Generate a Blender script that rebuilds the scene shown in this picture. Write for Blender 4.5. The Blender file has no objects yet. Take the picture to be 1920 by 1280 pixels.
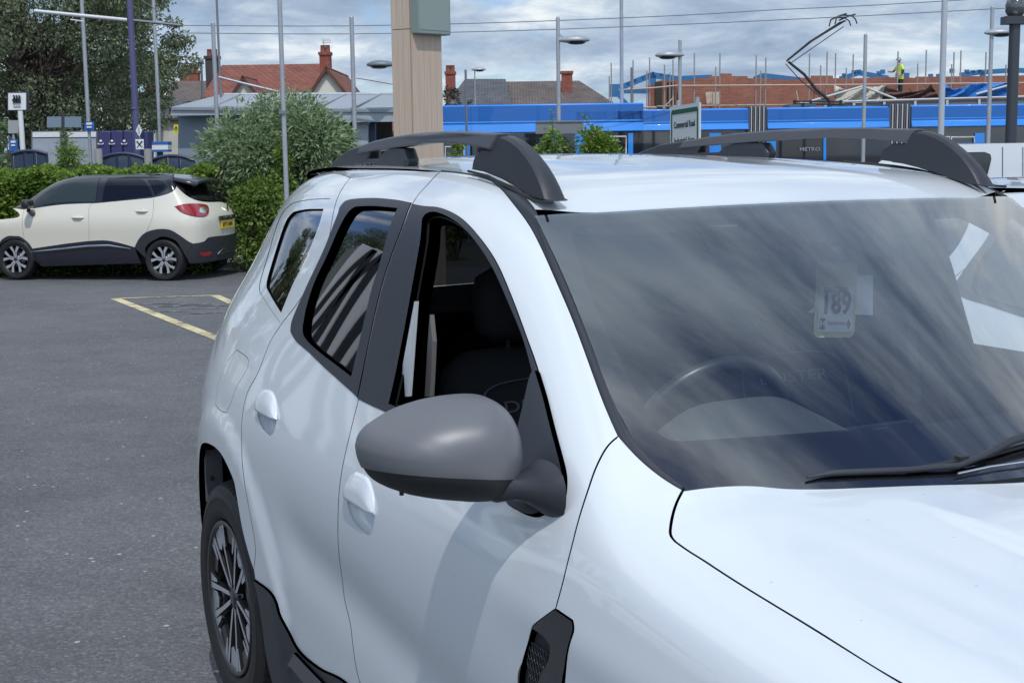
import bpy, bmesh, math, random
import numpy as np
from mathutils import Vector, Matrix
from mathutils.bvhtree import BVHTree
from mathutils.geometry import delaunay_2d_cdt
random.seed(7); rng = np.random.RandomState(7)
SC = bpy.context.scene; COL = SC.collection; D = bpy.data
rad = math.radians

# ------------------------------------------------------------------ camera
CAM_POS = np.array([-1.27677, 1.92571, 1.66256]); FOC = 2628.83       # focal length in px of a 1920 px wide frame
_Y, _P, _R = rad(26.78346), rad(8.045), rad(-0.79852)
FW = np.array([math.cos(_P)*math.cos(_Y), -math.cos(_P)*math.sin(_Y), -math.sin(_P)])
_r = np.array([-math.sin(_Y), -math.cos(_Y), 0.0]); _u = np.cross(_r, FW)
RT = _r*math.cos(_R)+_u*math.sin(_R); UP = -_r*math.sin(_R)+_u*math.cos(_R)
FH = np.array([math.cos(_Y), -math.sin(_Y), 0.0]); RH = _r
cam = D.cameras.new('camera'); camo = D.objects.new('camera', cam); COL.objects.link(camo)
cam.sensor_width = 36; cam.lens = FOC/1920*36; cam.clip_start = .05; cam.clip_end = 3000
M = Matrix(((RT[0], UP[0], -FW[0], CAM_POS[0]), (RT[1], UP[1], -FW[1], CAM_POS[1]), (RT[2], UP[2], -FW[2], CAM_POS[2]), (0, 0, 0, 1)))
camo.matrix_world = M
SC.camera = camo
cam.dof.use_dof = False

def ray(px, py): return FW+RT*((px-960)/FOC)+UP*((640-py)/FOC)
def at(px, py, ax, val):
    d = ray(px, py); t = (val-CAM_POS[ax])/d[ax]; return CAM_POS+t*d
def bg(px, py, dist):
    """the point seen at a photo pixel, at a horizontal distance ahead of the photographer"""
    d = ray(px, py); return CAM_POS+d*(dist/d.dot(FH))

# ------------------------------------------------------------------ light
SUN_DIR = np.array([.62, -.20, -1.0]); SUN_DIR /= np.linalg.norm(SUN_DIR)     # the way the light travels
sun = D.lights.new('sun', 'SUN'); sun.energy = 2.4; sun.angle = rad(.55); sun.color = (1, .965, .915)
suno = D.objects.new('sun', sun); COL.objects.link(suno)
suno.rotation_euler = Vector(SUN_DIR).to_track_quat('-Z', 'Y').to_euler()
SUN_EL = math.asin(-SUN_DIR[2]); SUN_AZ = math.atan2(-SUN_DIR[0], -SUN_DIR[1])
W = D.worlds.new('World'); SC.world = W; W.use_nodes = True
nt = W.node_tree; N = nt.nodes; L = nt.links; N.clear()
sky = N.new('ShaderNodeTexSky'); sky.sky_type = 'NISHITA'; sky.sun_disc = False
sky.sun_elevation = SUN_EL; sky.sun_rotation = SUN_AZ; sky.air_density = 1.0; sky.dust_density = .3; sky.ozone_density = 2.0
tc = N.new('ShaderNodeTexCoord'); sep = N.new('ShaderNodeSeparateXYZ'); L.new(tc.outputs['Generated'], sep.inputs[0])
def mth(nt, op, a, b=None, c=None, clamp=False):
    n = nt.nodes.new('ShaderNodeMath'); n.operation = op; n.use_clamp = clamp
    for i, v in enumerate((a, b, c)):
        if v is None: continue
        if isinstance(v, (int, float)): n.inputs[i].default_value = v
        else: nt.links.new(v, n.inputs[i])
    return n.outputs[0]
# clouds: a flat layer high above, seen in perspective
zc = mth(nt, 'ADD', mth(nt, 'MAXIMUM', sep.outputs[2], 0.0), .20)
cx = mth(nt, 'DIVIDE', sep.outputs[0], zc); cy = mth(nt, 'DIVIDE', sep.outputs[1], zc)
cmb = N.new('ShaderNodeCombineXYZ'); L.new(cx, cmb.inputs[0]); L.new(cy, cmb.inputs[1])
def noise(nt, vec, sc, det, rough=.55, dist=0, off=(0, 0, 0)):
    m = nt.nodes.new('ShaderNodeMapping'); m.inputs['Location'].default_value = off
    if vec is not None: nt.links.new(vec, m.inputs[0])
    n = nt.nodes.new('ShaderNodeTexNoise'); n.inputs['Scale'].default_value = sc; n.inputs['Detail'].default_value = det
    n.inputs['Roughness'].default_value = rough; n.inputs['Distortion'].default_value = dist
    nt.links.new(m.outputs[0], n.inputs['Vector']); return n.outputs['Fac']
def ramp(nt, fac, stops, interp='LINEAR'):
    r = nt.nodes.new('ShaderNodeValToRGB'); r.color_ramp.interpolation = interp
    e = r.color_ramp.elements
    while len(e) < len(stops): e.new(.5)
    for i, (p, c) in enumerate(stops):
        e[i].position = p; e[i].color = (*c, 1) if len(c) == 3 else c
    nt.links.new(fac, r.inputs[0]); return r.outputs[0]
CLOUD_OFF = (17.6, 3.55, 6)
n1 = noise(nt, cmb.outputs[0], .80, 10, .56, .5, CLOUD_OFF)
n2 = noise(nt, cmb.outputs[0], 2.6, 9, .62, .3, (7.3, 4.1, 2))
n3 = noise(nt, cmb.outputs[0], .9, 6, .5, .1, (1.3, 8.1, 5))
cov = ramp(nt, n1, [(.405, (0, 0, 0)), (.495, (1, 1, 1))], 'EASE')
shade = mth(nt, 'ADD', mth(nt, 'MULTIPLY', n2, .55), mth(nt, 'MULTIPLY', n3, .45))
ccol = ramp(nt, shade, [(.37, (2.8, 3.8, 5.2)), (.45, (3.9, 5.0, 6.6)), (.52, (5.6, 6.7, 8.0)), (.59, (9.2, 9.8, 10.2))])
# cloud is brighter the nearer it lies to the sun
vd = N.new('ShaderNodeVectorMath'); vd.operation = 'DOT_PRODUCT'; L.new(tc.outputs['Generated'], vd.inputs[0]); vd.inputs[1].default_value = tuple(-SUN_DIR)
glow = mth(nt, 'ADD', mth(nt, 'MULTIPLY', mth(nt, 'POWER', mth(nt, 'MAXIMUM', vd.outputs['Value'], 0.0), 1.5), 1.35), .96)
cg = N.new('ShaderNodeVectorMath'); cg.operation = 'SCALE'; L.new(ccol, cg.inputs[0]); L.new(glow, cg.inputs['Scale'])
hue = N.new('ShaderNodeMixRGB'); hue.blend_type = 'MULTIPLY'; hue.inputs[0].default_value = 1; L.new(sky.outputs[0], hue.inputs[1]); hue.inputs[2].default_value = (.74, .86, 1.14, 1)
mx = N.new('ShaderNodeMixRGB'); L.new(cov, mx.inputs[0]); L.new(hue.outputs[0], mx.inputs[1]); L.new(cg.outputs[0], mx.inputs[2])
bgn = N.new('ShaderNodeBackground'); bgn.inputs[1].default_value = .10
L.new(mx.outputs[0], bgn.inputs[0]); wo = N.new('ShaderNodeOutputWorld'); L.new(bgn.outputs[0], wo.inputs[0])
SC.view_settings.view_transform = 'Standard'; SC.view_settings.look = 'None'; SC.view_settings.gamma = 1
SC.view_settings.exposure = 0; SC.view_settings.use_curve_mapping = False
SC.cycles.max_bounces = 8; SC.cycles.transparent_max_bounces = 24; SC.cycles.use_denoising = True

# ------------------------------------------------------------------ materials
_m = {}
def mat(name, col=(.5, .5, .5), rough=.5, metal=0, spec=.5, coat=0, bump=0, bscale=50, var=0, vscale=3, emit=None, alpha=None, noisecol=None):
    if name in _m: return _m[name]
    m = D.materials.new(name); m.use_nodes = True; t = m.node_tree; b = t.nodes['Principled BSDF']
    b.inputs['Base Color'].default_value = (*col, 1); b.inputs['Roughness'].default_value = rough
    b.inputs['Metallic'].default_value = metal; b.inputs['Specular IOR Level'].default_value = spec
    if coat: b.inputs['Coat Weight'].default_value = coat; b.inputs['Coat Roughness'].default_value = .02
    g = t.nodes.new('ShaderNodeTexCoord').outputs['Object']
    if var:
        f = noise(t, g, vscale, 6, .6)
        lo = tuple(c*(1-var) for c in col) if noisecol is None else noisecol
        hi = tuple(min(1, c*(1+var)) for c in col)
        t.links.new(ramp(t, f, [(.3, lo), (.7, hi)]), b.inputs['Base Color'])
    if bump:
        bn = t.nodes.new('ShaderNodeBump'); bn.inputs['Strength'].default_value = bump; bn.inputs['Distance'].default_value = .01
        t.links.new(noise(t, g, bscale, 4, .6), bn.inputs['Height']); t.links.new(bn.outputs[0], b.inputs['Normal'])
    if emit: b.inputs['Emission Color'].default_value = (*emit, 1); b.inputs['Emission Strength'].default_value = 1
    _m[name] = m; return m
def glass(name, tint=(.8, .85, .85), refl=1.0, ior=1.5):
    """thin pane: mirror reflection by Fresnel, the rest passes straight through, tinted"""
    if name in _m: return _m[name]
    m = D.materials.new(name); m.use_nodes = True; t = m.node_tree; t.nodes.clear()
    tr = t.nodes.new('ShaderNodeBsdfTransparent'); tr.inputs[0].default_value = (*tint, 1)
    gl = t.nodes.new('ShaderNodeBsdfGlossy'); gl.inputs['Roughness'].default_value = .01; gl.inputs[0].default_value = (1, 1, 1, 1)
    fr = t.nodes.new('ShaderNodeFresnel'); fr.inputs[0].default_value = ior
    k = mth(t, 'MULTIPLY', fr.outputs[0], refl, clamp=True)
    mix = t.nodes.new('ShaderNodeMixShader'); t.links.new(k, mix.inputs[0]); t.links.new(tr.outputs[0], mix.inputs[1]); t.links.new(gl.outputs[0], mix.inputs[2])
    o = t.nodes.new('ShaderNodeOutputMaterial'); t.links.new(mix.outputs[0], o.inputs[0]); _m[name] = m; return m

# ------------------------------------------------------------------ object helpers
ORG = {}
def _org(p):
    while p is not None and p.parent is not None: p = p.parent
    return ORG.get(p.name, np.zeros(3)) if p is not None else np.zeros(3)
def obj(name, V, F, m, parent=None, smooth=False, normals=None, fm=None):
    V = np.asarray(V, float).reshape(-1, 3)
    if parent is not None: V = V-_org(parent)
    me = D.meshes.new(name); me.from_pydata(V.tolist(), [], [list(map(int, f)) for f in F])
    ms = m if isinstance(m, (list, tuple)) else [m]
    for k in ms: me.materials.append(k)
    if fm is not None: me.polygons.foreach_set('material_index', list(fm))
    if smooth: me.polygons.foreach_set('use_smooth', [True]*len(me.polygons))
    me.update()
    if normals is not None: me.normals_split_custom_set_from_vertices(np.asarray(normals).tolist())
    o = D.objects.new(name, me); COL.objects.link(o)
    if parent is not None: o.parent = parent
    return o
def tag(o, label=None, cat=None, group=None, kind=None):
    for k, v in (('label', label), ('category', cat), ('group', group), ('kind', kind)):
        if v is not None: o[k] = v
    return o
def thing(name, loc, label, cat, group=None, rz=0, local=False):
    o = D.objects.new(name, None); COL.objects.link(o); o.location = tuple(loc); o.rotation_euler = (0, 0, rz); o.empty_display_size = .2
    ORG[o.name] = np.zeros(3) if local else np.array(loc, float)
    return tag(o, label, cat, group)
def copytree(o, parent=None):
    c = o.copy(); COL.objects.link(c)
    if parent is not None: c.parent = parent
    elif o.name in ORG: ORG[c.name] = ORG[o.name]
    for ch in list(o.children): copytree(ch, c)
    return c
class MB:
    """collects simple shapes, then links them as one mesh object"""
    def __init__(s): s.V = []; s.F = []; s.M = []; s.S = []
    def add(s, V, F, mi=0, sm=False):
        n = len(s.V); s.V += [tuple(map(float, v)) for v in V]; s.F += [tuple(n+i for i in f) for f in F]; s.M += [mi]*len(F); s.S += [sm]*len(F); return s
    def hexa(s, p, mi=0):
        return s.add(p, [(3, 2, 1, 0), (4, 5, 6, 7), (0, 1, 5, 4), (1, 2, 6, 5), (2, 3, 7, 6), (3, 0, 4, 7)], mi)
    def box(s, c, d, mi=0, ax=None, rz=0):
        """centre, full sizes, optional axes"""
        c = np.array(c, float); d = np.array(d, float)/2
        if ax is None: ax = (np.array([math.cos(rz), math.sin(rz), 0]), np.array([-math.sin(rz), math.cos(rz), 0]), np.array([0, 0, 1.]))
        X, Y, Z = (np.array(a, float)*k for a, k in zip(ax, d))
        return s.hexa([c-X-Y-Z, c+X-Y-Z, c+X+Y-Z, c-X+Y-Z, c-X-Y+Z, c+X-Y+Z, c+X+Y+Z, c-X+Y+Z], mi)
    def tube(s, pts, r, n=8, mi=0, cap=True, sm=True):
        pts = [np.array(p, float) for p in pts]; R = r if isinstance(r, (list, tuple)) else [r]*len(pts); V = []; F = []
        prev = None
        for i, p in enumerate(pts):
            t = pts[min(i+1, len(pts)-1)]-pts[max(i-1, 0)]; t /= max(np.linalg.norm(t), 1e-9)
            if prev is None: a = np.cross(t, [0, 0, 1.] if abs(t[2]) < .9 else [1., 0, 0])
            else: a = prev-t*prev.dot(t)
            a /= max(np.linalg.norm(a), 1e-9); prev = a; b = np.cross(t, a)
            for k in range(n):
                q = 2*math.pi*k/n; V.append(p+R[i]*(a*math.cos(q)+b*math.sin(q)))
        for i in range(len(pts)-1):
            for k in range(n): F.append((i*n+k, i*n+(k+1) % n, (i+1)*n+(k+1) % n, (i+1)*n+k))
        s.add(V, F, mi, sm)
        if cap: s.add(V[:n], [tuple(range(n))[::-1]], mi); s.add(V[-n:], [tuple(range(n))], mi)
        return s
    def prism(s, poly, dvec, mi=0, mi_side=None):
        """flat outline swept along dvec"""
        P0 = [np.array(p, float) for p in poly]; n = len(P0); dv = np.array(dvec, float); V = P0+[p+dv for p in P0]
        s.add(V, [tuple(range(n))[::-1], tuple(range(n, 2*n))], mi)
        return s.add(V, [(i, (i+1) % n, n+(i+1) % n, n+i) for i in range(n)], mi if mi_side is None else mi_side)
    def lathe(s, prof, c=(0, 0, 0), ax=(0, 0, 1), n=24, mi=0, sm=True, a0=0, a1=2*math.pi):
        """profile of (radius, height) about an axis"""
        ax = np.array(ax, float); ax /= np.linalg.norm(ax); a = np.cross(ax, [0, 0, 1.] if abs(ax[2]) < .9 else [1., 0, 0]); a /= np.linalg.norm(a); b = np.cross(ax, a)
        full = abs(a1-a0-2*math.pi) < 1e-6; m = n if full else n+1; V = []; F = []
        for r_, h in prof:
            for k in range(m):
                q = a0+(a1-a0)*k/n; V.append(np.array(c)+ax*h+r_*(a*math.cos(q)+b*math.sin(q)))
        for i in range(len(prof)-1):
            for k in range(n):
                k2 = (k+1) % m; F.append((i*m+k, i*m+k2, (i+1)*m+k2, (i+1)*m+k))
        return s.add(V, F, mi, sm)
    def build(s, name, m, parent=None, normals=None):
        o = obj(name, s.V, s.F, m, parent, fm=s.M); o.data.polygons.foreach_set('use_smooth', s.S); o.data.update(); return o
def bevel(o, w=.004, seg=2, ang=40):
    b = o.modifiers.new('bevel', 'BEVEL'); b.width = w; b.segments = seg; b.limit_method = 'ANGLE'; b.angle_limit = rad(ang); b.harden_normals = False
    o.data.polygons.foreach_set('use_smooth', [True]*len(o.data.polygons))
    o.data.set_sharp_from_angle(angle=rad(50)); return o
_fonts = {}
def text(name, s, size, m, parent, mtx, depth=.0006, align='CENTER', xs=1.0, bold=0):
    c = D.curves.new(name, 'FONT'); c.body = s; c.size = size; c.align_x = align; c.align_y = 'CENTER'; c.extrude = depth; c.offset = bold; c.resolution_u = 3
    o = D.objects.new(name, c); COL.objects.link(o)
    dg = bpy.context.evaluated_depsgraph_get(); me = D.meshes.new_from_object(o.evaluated_get(dg)); D.objects.remove(o)
    me.materials.clear(); me.materials.append(m)
    mm = Matrix(mtx) @ Matrix.Diagonal((xs, 1, 1, 1)); me.transform(mm)
    if parent is not None:
        g = _org(parent); me.transform(Matrix.Translation((-g[0], -g[1], -g[2])))
    o = D.objects.new(name, me); COL.objects.link(o); o.parent = parent; return o
def frame(o, X, Y):
    X = np.array(X, float); X /= np.linalg.norm(X); Y = np.array(Y, float); Y -= X*X.dot(Y); Y /= np.linalg.norm(Y); Z = np.cross(X, Y)
    return ((X[0], Y[0], Z[0], o[0]), (X[1], Y[1], Z[1], o[1]), (X[2], Y[2], Z[2], o[2]), (0, 0, 0, 1))
# ================================================================== the white car
def bs(t):
    return np.stack([(1-t)**3, 3*t**3-6*t**2+4, -3*t**3+3*t**2+3*t+1, t**3], -1)/6
class Surf:
    def __init__(s, net, disp=None):
        n = np.asarray(net, float)
        n = np.concatenate([2*n[:1]-n[1:2], n, 2*n[-1:]-n[-2:-1]], 0)
        n = np.concatenate([2*n[:, :1]-n[:, 1:2], n, 2*n[:, -1:]-n[:, -2:-1]], 1)
        s.n = n; s.nu = n.shape[0]-3; s.nv = n.shape[1]-3; s.disp = disp
    def ev(s, u, v):
        u = np.clip(np.asarray(u, float), 0, s.nu-1e-6); v = np.clip(np.asarray(v, float), 0, s.nv-1e-6)
        i = u.astype(int); j = v.astype(int); bu = bs(u-i); bv = bs(v-j); P = 0
        for a in range(4):
            for b in range(4): P = P+(bu[..., a]*bv[..., b])[..., None]*s.n[i+a, j+b]
        return s.disp(P) if s.disp else P
    def jac(s, u, v, e=2e-3):
        return (s.ev(u+e, v)-s.ev(u-e, v))/(2*e), (s.ev(u, v+e)-s.ev(u, v-e))/(2*e)
    def nrm(s, u, v):
        a, b = s.jac(u, v, .01); n = np.cross(a, b); n /= np.maximum(np.linalg.norm(n, axis=-1, keepdims=True), 1e-12)
        return n*s.sgn
    def prep(s, du=.125, dv=.125, out=(0, 1, .3)):
        U = np.arange(0, s.nu+1e-6, du); Vv = np.arange(0, s.nv+1e-6, dv); s.U, s.Vg = np.meshgrid(U, Vv, indexing='ij')
        s.P = s.ev(s.U, s.Vg); a, b = U.size, Vv.size; F = []
        for i in range(a-1):
            for j in range(b-1):
                k = i*b+j; F += [(k, k+b, k+b+1), (k, k+b+1, k+1)]
        s.F = F; s.fl = s.P.reshape(-1, 3); s.uv = np.stack([s.U.ravel(), s.Vg.ravel()], 1)
        s.bvh = BVHTree.FromPolygons([Vector(p) for p in s.fl], F)
        s.sgn = 1; n = s.nrm(np.array(s.nu/2.), np.array(s.nv/2.)); s.sgn = 1 if n.dot(np.array(out)) > 0 else -1
        s.au = np.median(np.linalg.norm(np.diff(s.P, axis=0), axis=-1))/du; s.av = np.median(np.linalg.norm(np.diff(s.P, axis=1), axis=-1))/dv
        return s
    def px(s, x, y):
        d = ray(x, y); loc, n, i, _ = s.bvh.ray_cast(Vector(CAM_POS), Vector(d/np.linalg.norm(d)))
        if loc is None:                                   # grazes past: take the nearest point of the surface
            dn = d/np.linalg.norm(d); w = s.fl-CAM_POS; t = w@dn; k = np.argmin(np.linalg.norm(w-t[:, None]*dn, axis=1)/np.maximum(t, .1))
            s.miss = np.linalg.norm(w[k]-t[k]*dn)*FOC/t[k]; return s.uv[k].copy()
        return s.refine(np.array(loc), s.F[i])
    def refine(s, p, tri):
        a, b, c = (s.fl[k] for k in tri); A = np.stack([b-a, c-a], 1); w, *_ = np.linalg.lstsq(A, p-a, rcond=None)
        uv = s.uv[tri[0]]+w[0]*(s.uv[tri[1]]-s.uv[tri[0]])+w[1]*(s.uv[tri[2]]-s.uv[tri[0]])
        for _ in range(2):
            ju, jv = s.jac(uv[0], uv[1]); q = s.ev(uv[0], uv[1]); d, *_ = np.linalg.lstsq(np.stack([ju, jv], 1), p-q, rcond=None); uv = uv+np.clip(d, -.3, .3)
        return uv
    def xz(s, x, z, ia=0, ib=2):
        k = np.argmin((s.fl[:, ia]-x)**2+(s.fl[:, ib]-z)**2); uv = s.uv[k].copy()
        for _ in range(6):
            ju, jv = s.jac(uv[0], uv[1]); q = s.ev(uv[0], uv[1]); A = np.array([[ju[ia], jv[ia]], [ju[ib], jv[ib]]])
            d, *_ = np.linalg.lstsq(A, np.array([x-q[ia], z-q[ib]]), rcond=None); uv = uv+np.clip(d, -.4, .4)
        return uv
def smooth_pts(pts, step, metric):
    pts = [np.asarray(p, float) for p in pts]
    if len(pts) == 2: P = pts
    else:
        P = []; n = len(pts)
        for i in range(n-1):
            p0 = pts[i-1] if i else 2*pts[0]-pts[1]; p1 = pts[i]; p2 = pts[i+1]; p3 = pts[i+2] if i+2 < n else 2*pts[-1]-pts[-2]
            for t in np.linspace(0, 1, 9)[:-1]:
                P.append(.5*((2*p1)+(-p0+p2)*t+(2*p0-5*p1+4*p2-p3)*t*t+(-p0+3*p1-3*p2+p3)*t**3))
        P.append(pts[-1])
    P = np.array(P); d = np.linalg.norm(np.diff(P*metric, axis=0), axis=1); c = np.concatenate([[0], np.cumsum(d)])
    k = max(1, int(round(c[-1]/step))); t = np.linspace(0, c[-1], k+1)
    return np.stack([np.interp(t, c, P[:, 0]), np.interp(t, c, P[:, 1])], 1)
def loop_of(s, segs, step):
    """segs: list of point lists; each is one smooth run, corners lie where runs meet"""
    met = np.array([s.au, s.av]); R = []
    for g in segs:
        q = smooth_pts(g, step, met)
        R.append(q[:-1])
    L_ = np.concatenate(R); keep = [0]
    for i in range(1, len(L_)):
        if np.linalg.norm((L_[i]-L_[keep[-1]])*met) > step*.3: keep.append(i)
    if np.linalg.norm((L_[keep[-1]]-L_[0])*met) < step*.3 and len(keep) > 3: keep.pop()
    return L_[keep]
def area2(P): x, y = P[:, 0], P[:, 1]; return .5*np.sum(x*np.roll(y, -1)-np.roll(x, -1)*y)
def inpoly(P, pts):
    x, y = pts[:, 0][:, None], pts[:, 1][:, None]; a = P; b = np.roll(P, -1, 0)
    c = ((a[:, 1] > y) != (b[:, 1] > y)) & (x < (b[:, 0]-a[:, 0])*(y-a[:, 1])/(b[:, 1]-a[:, 1]+1e-15)+a[:, 0])
    return c.sum(1) % 2 == 1
def inset_uv(s, Lp, d):
    """move a loop sideways by d metres on the surface (positive: towards its inside)"""
    if not d: return Lp
    P = s.ev(Lp[:, 0], Lp[:, 1]); t = np.roll(P, -1, 0)-np.roll(P, 1, 0); t /= np.maximum(np.linalg.norm(t, axis=1, keepdims=True), 1e-9)
    N_ = s.nrm(Lp[:, 0], Lp[:, 1]); O = np.cross(N_, t)
    ju, jv = s.jac(Lp[:, 0], Lp[:, 1]); out = Lp.copy(); met = np.array([s.au, s.av])
    for i in range(len(Lp)):
        w, *_ = np.linalg.lstsq(np.stack([ju[i], jv[i]], 1), O[i]*d, rcond=None); out[i] += np.clip(w, -.5, .5)
    if abs(area2(out*met)) > abs(area2(Lp*met)):
        out = 2*Lp-out
    return out
def panel(s, name, outer, m, parent, holes=(), gap=.0018, off=0., grid=.03, step=.012, depth=.016, hgap=0., flange=True, hflange=True, round_=.0022, mir=False):
    met = np.array([s.au, s.av]); o = loop_of(s, outer, step) if isinstance(outer, list) else outer
    o = inset_uv(s, o, gap); hs = []
    for h in holes:
        q = loop_of(s, h, step) if isinstance(h, list) else h; hs.append(inset_uv(s, q, -hgap) if hgap else q)
    loops = [o]+hs; A = o*met
    lo, hi = A.min(0), A.max(0); gx, gy = np.meshgrid(np.arange(lo[0]+grid/2, hi[0], grid), np.arange(lo[1]+grid/2, hi[1], grid*.87), indexing='ij')
    gx = gx+(np.arange(gx.shape[1]) % 2)*grid/2
    G = np.stack([gx.ravel(), gy.ravel()], 1); k = inpoly(A, G)
    for h in hs: k &= ~inpoly(h*met, G)
    G = G[k]; B = np.concatenate([l*met for l in loops])
    if len(G):
        dmin = np.full(len(G), 1e9)
        for q in range(0, len(B), 200): dmin = np.minimum(dmin, np.linalg.norm(G[:, None]-B[None, q:q+200], axis=2).min(1))
        G = G[dmin > min(grid*.45, step)]
    pts = np.concatenate([B, G]); E = []; n = 0
    for l in loops: E += [(n+i, n+(i+1) % len(l)) for i in range(len(l))]; n += len(l)
    r_ = delaunay_2d_cdt([Vector(p) for p in pts], E, [], 0, 1e-7)
    V2 = np.array([tuple(v) for v in r_[0]]); F = [tuple(f) for f in r_[2]]
    C = np.array([V2[list(f)].mean(0) for f in F]); k = inpoly(A, C)
    for h in hs: k &= ~inpoly(h*met, C)
    F = [f for f, q in zip(F, k) if q]
    uv = V2/met; P = s.ev(uv[:, 0], uv[:, 1]); Nn = s.nrm(uv[:, 0], uv[:, 1])
    flip = []
    for f in F:
        a, b, c = P[f[0]], P[f[1]], P[f[2]]; nn = np.cross(b-a, c-a); flip.append(f if nn.dot(Nn[f[0]]) > 0 else f[::-1])
    F = flip; P = P+Nn*off; VV = [P]; NN = [Nn]; n = len(P)
    for li, l in enumerate(loops):
        if (li == 0 and not flange) or (li > 0 and not hflange): continue
        if area2(l*met) < 0: l = l[::-1]
        p = s.ev(l[:, 0], l[:, 1]); N_ = s.nrm(l[:, 0], l[:, 1]); t = np.roll(p, -1, 0)-np.roll(p, 1, 0); t /= np.maximum(np.linalg.norm(t, axis=1, keepdims=True), 1e-9)
        O = np.cross(t, N_)*s_sign(s); O = O if li == 0 else -O; p = p+N_*off; m_ = len(l); r0 = round_
        rings = [(p, N_), (p+O*r0*.3-N_*r0*.25, N_+O*.6), (p+O*r0*.5-N_*r0, O+N_*.15), (p+O*r0*.5-N_*depth, O)]
        for q, nn in rings: VV.append(q); NN.append(nn/np.linalg.norm(nn, axis=1, keepdims=True))
        for a in range(3):
            for i in range(m_):
                j = (i+1) % m_; f = (n+a*m_+i, n+a*m_+j, n+(a+1)*m_+j, n+(a+1)*m_+i)
                allp = np.concatenate(VV) if False else None
                F.append(f if (li == 0) == (s_sign(s) > 0) else f[::-1])
        n += 4*m_
    VV = np.concatenate(VV); NN = np.concatenate(NN)
    ob = obj(name, VV, F, m, parent, True, NN)
    if mir: mirror_of(name, VV, F, m, parent, NN)
    return ob
def s_sign(s):
    return s.sgn
def mirror_of(name, V, F, m, parent, NN=None):
    V = np.array(V)*[1, -1, 1]; F = [tuple(f)[::-1] for f in F]
    return obj(name, V, F, m, parent, NN is not None, None if NN is None else np.array(NN)*[1, -1, 1])
def mir_obj(o, parent, name=None):
    """a copy of a part on the other flank"""
    me = o.data.copy(); me.transform(Matrix.Translation((-_org(parent)[0], -_org(parent)[1], -_org(parent)[2])) @ Matrix.Diagonal((1, -1, 1, 1)) @ Matrix.Translation(tuple(_org(parent))))
    me.flip_normals(); c = D.objects.new(name or o.name.split('.')[0], me); COL.objects.link(c); c.parent = parent
    for md in o.modifiers:
        b = c.modifiers.new(md.name, md.type)
        if md.type == 'BEVEL': b.width = md.width; b.segments = md.segments; b.limit_method = md.limit_method; b.angle_limit = md.angle_limit
        else: b.thickness = md.thickness; b.offset = md.offset
    return c
def sst(x): x = np.clip(x, 0, 1); return x*x*(3-2*x)

WX, WZ, WHY = 2.674, .345, .87           # rear wheel centre
def side_disp(P):
    P = P.copy(); x, y, z = P[..., 0], P[..., 1], P[..., 2]
    for cx_ in (WX, 0.0):
        d = np.hypot(x-cx_, z-WZ); k = sst((.60-d)/.075)*sst((1.0-z)/.12)*sst((z-.05)/.1)*sst((y-.6)/.15)
        P[..., 1] += .013*k
    # a long shallow scoop low on the doors
    k = np.exp(-((z-.56-.10*(x-.8))/.085)**2)*sst((x-.62)/.25)*sst((2.18-x)/.25); P[..., 1] -= .012*k
    # crease running out of the front arch into the door
    k = np.exp(-((z-.86-.05*x)/.05)**2)*sst((1.1-x)/.6)*sst((x+.2)/.3); P[..., 1] += .006*k
    return P
def col(x, lo, up, dx=None):
    """lo: y at z=.20,.35,.5,.68,.85,.97 ; up: (y, z) above"""
    R = [(x, y, z) for y, z in zip(lo, (.20, .35, .5, .68, .85, .97))]+[(x, y, z) for y, z in up]
    return R
NET = []
NET.append([(-.80, y, z) for y, z in ((.55, .2), (.60, .35), (.63, .5), (.64, .68), (.62, .82), (.60, .87), (.58, .895), (.56, .905), (.54, .91), (.52, .915), (.50, .92))])
NET.append([(-.62, y, z) for y, z in ((.78, .2), (.82, .35), (.84, .5), (.85, .68), (.835, .83), (.815, .895), (.79, .93), (.765, .945), (.74, .952), (.715, .957), (.68, .96))])
NET.append([(-.3, y, z) for y, z in ((.84, .2), (.87, .35), (.885, .5), (.89, .68), (.89, .85), (.885, .92), (.865, .965), (.835, .985), (.80, .993), (.765, .997), (.70, 1.0))])
NET.append([(0, y, z) for y, z in ((.86, .2), (.88, .35), (.892, .5), (.90, .68), (.903, .86), (.895, .94), (.875, .985), (.845, 1.005), (.81, 1.014), (.775, 1.018), (.71, 1.02))])
NET.append([(.28, y, z) for y, z in ((.86, .2), (.88, .35), (.89, .5), (.897, .68), (.902, .86), (.895, .95), (.875, 1.0), (.845, 1.022), (.81, 1.032), (.77, 1.036), (.70, 1.04))])
NET.append([(.48, y, z) for y, z in ((.86, .2), (.875, .35), (.885, .5), (.895, .68), (.90, .86), (.893, .955), (.876, 1.015), (.85, 1.045), (.81, 1.06), (.76, 1.062), (.69, 1.07))])
NET.append([(.64, y, z) for y, z in ((.86, .2), (.873, .35), (.882, .5), (.892, .68), (.90, .86), (.89, .96), (.867, 1.03), (.84, 1.075), (.805, 1.11), (.755, 1.13), (.69, 1.14))])
NET.append([(.80, y, z) for y, z in ((.86, .2), (.872, .35), (.878, .5), (.888, .68), (.90, .86), (.888, .965), (.855, 1.05), (.82, 1.12), (.785, 1.185), (.735, 1.24), (.665, 1.26))])
NET.append(col(1.0, (.86, .87, .875, .886, .90, .888), ((.842, 1.075), (.802, 1.18), (.762, 1.285), (.705, 1.38), (.64, 1.41))))
NET.append(col(1.2, (.857, .87, .873, .885, .90, .887), ((.840, 1.085), (.798, 1.21), (.755, 1.36), (.695, 1.485), (.62, 1.53))))
NET.append(col(1.42, (.855, .87, .872, .885, .90, .887), ((.840, 1.095), (.798, 1.235), (.752, 1.40), (.698, 1.535), (.605, 1.592))))
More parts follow.
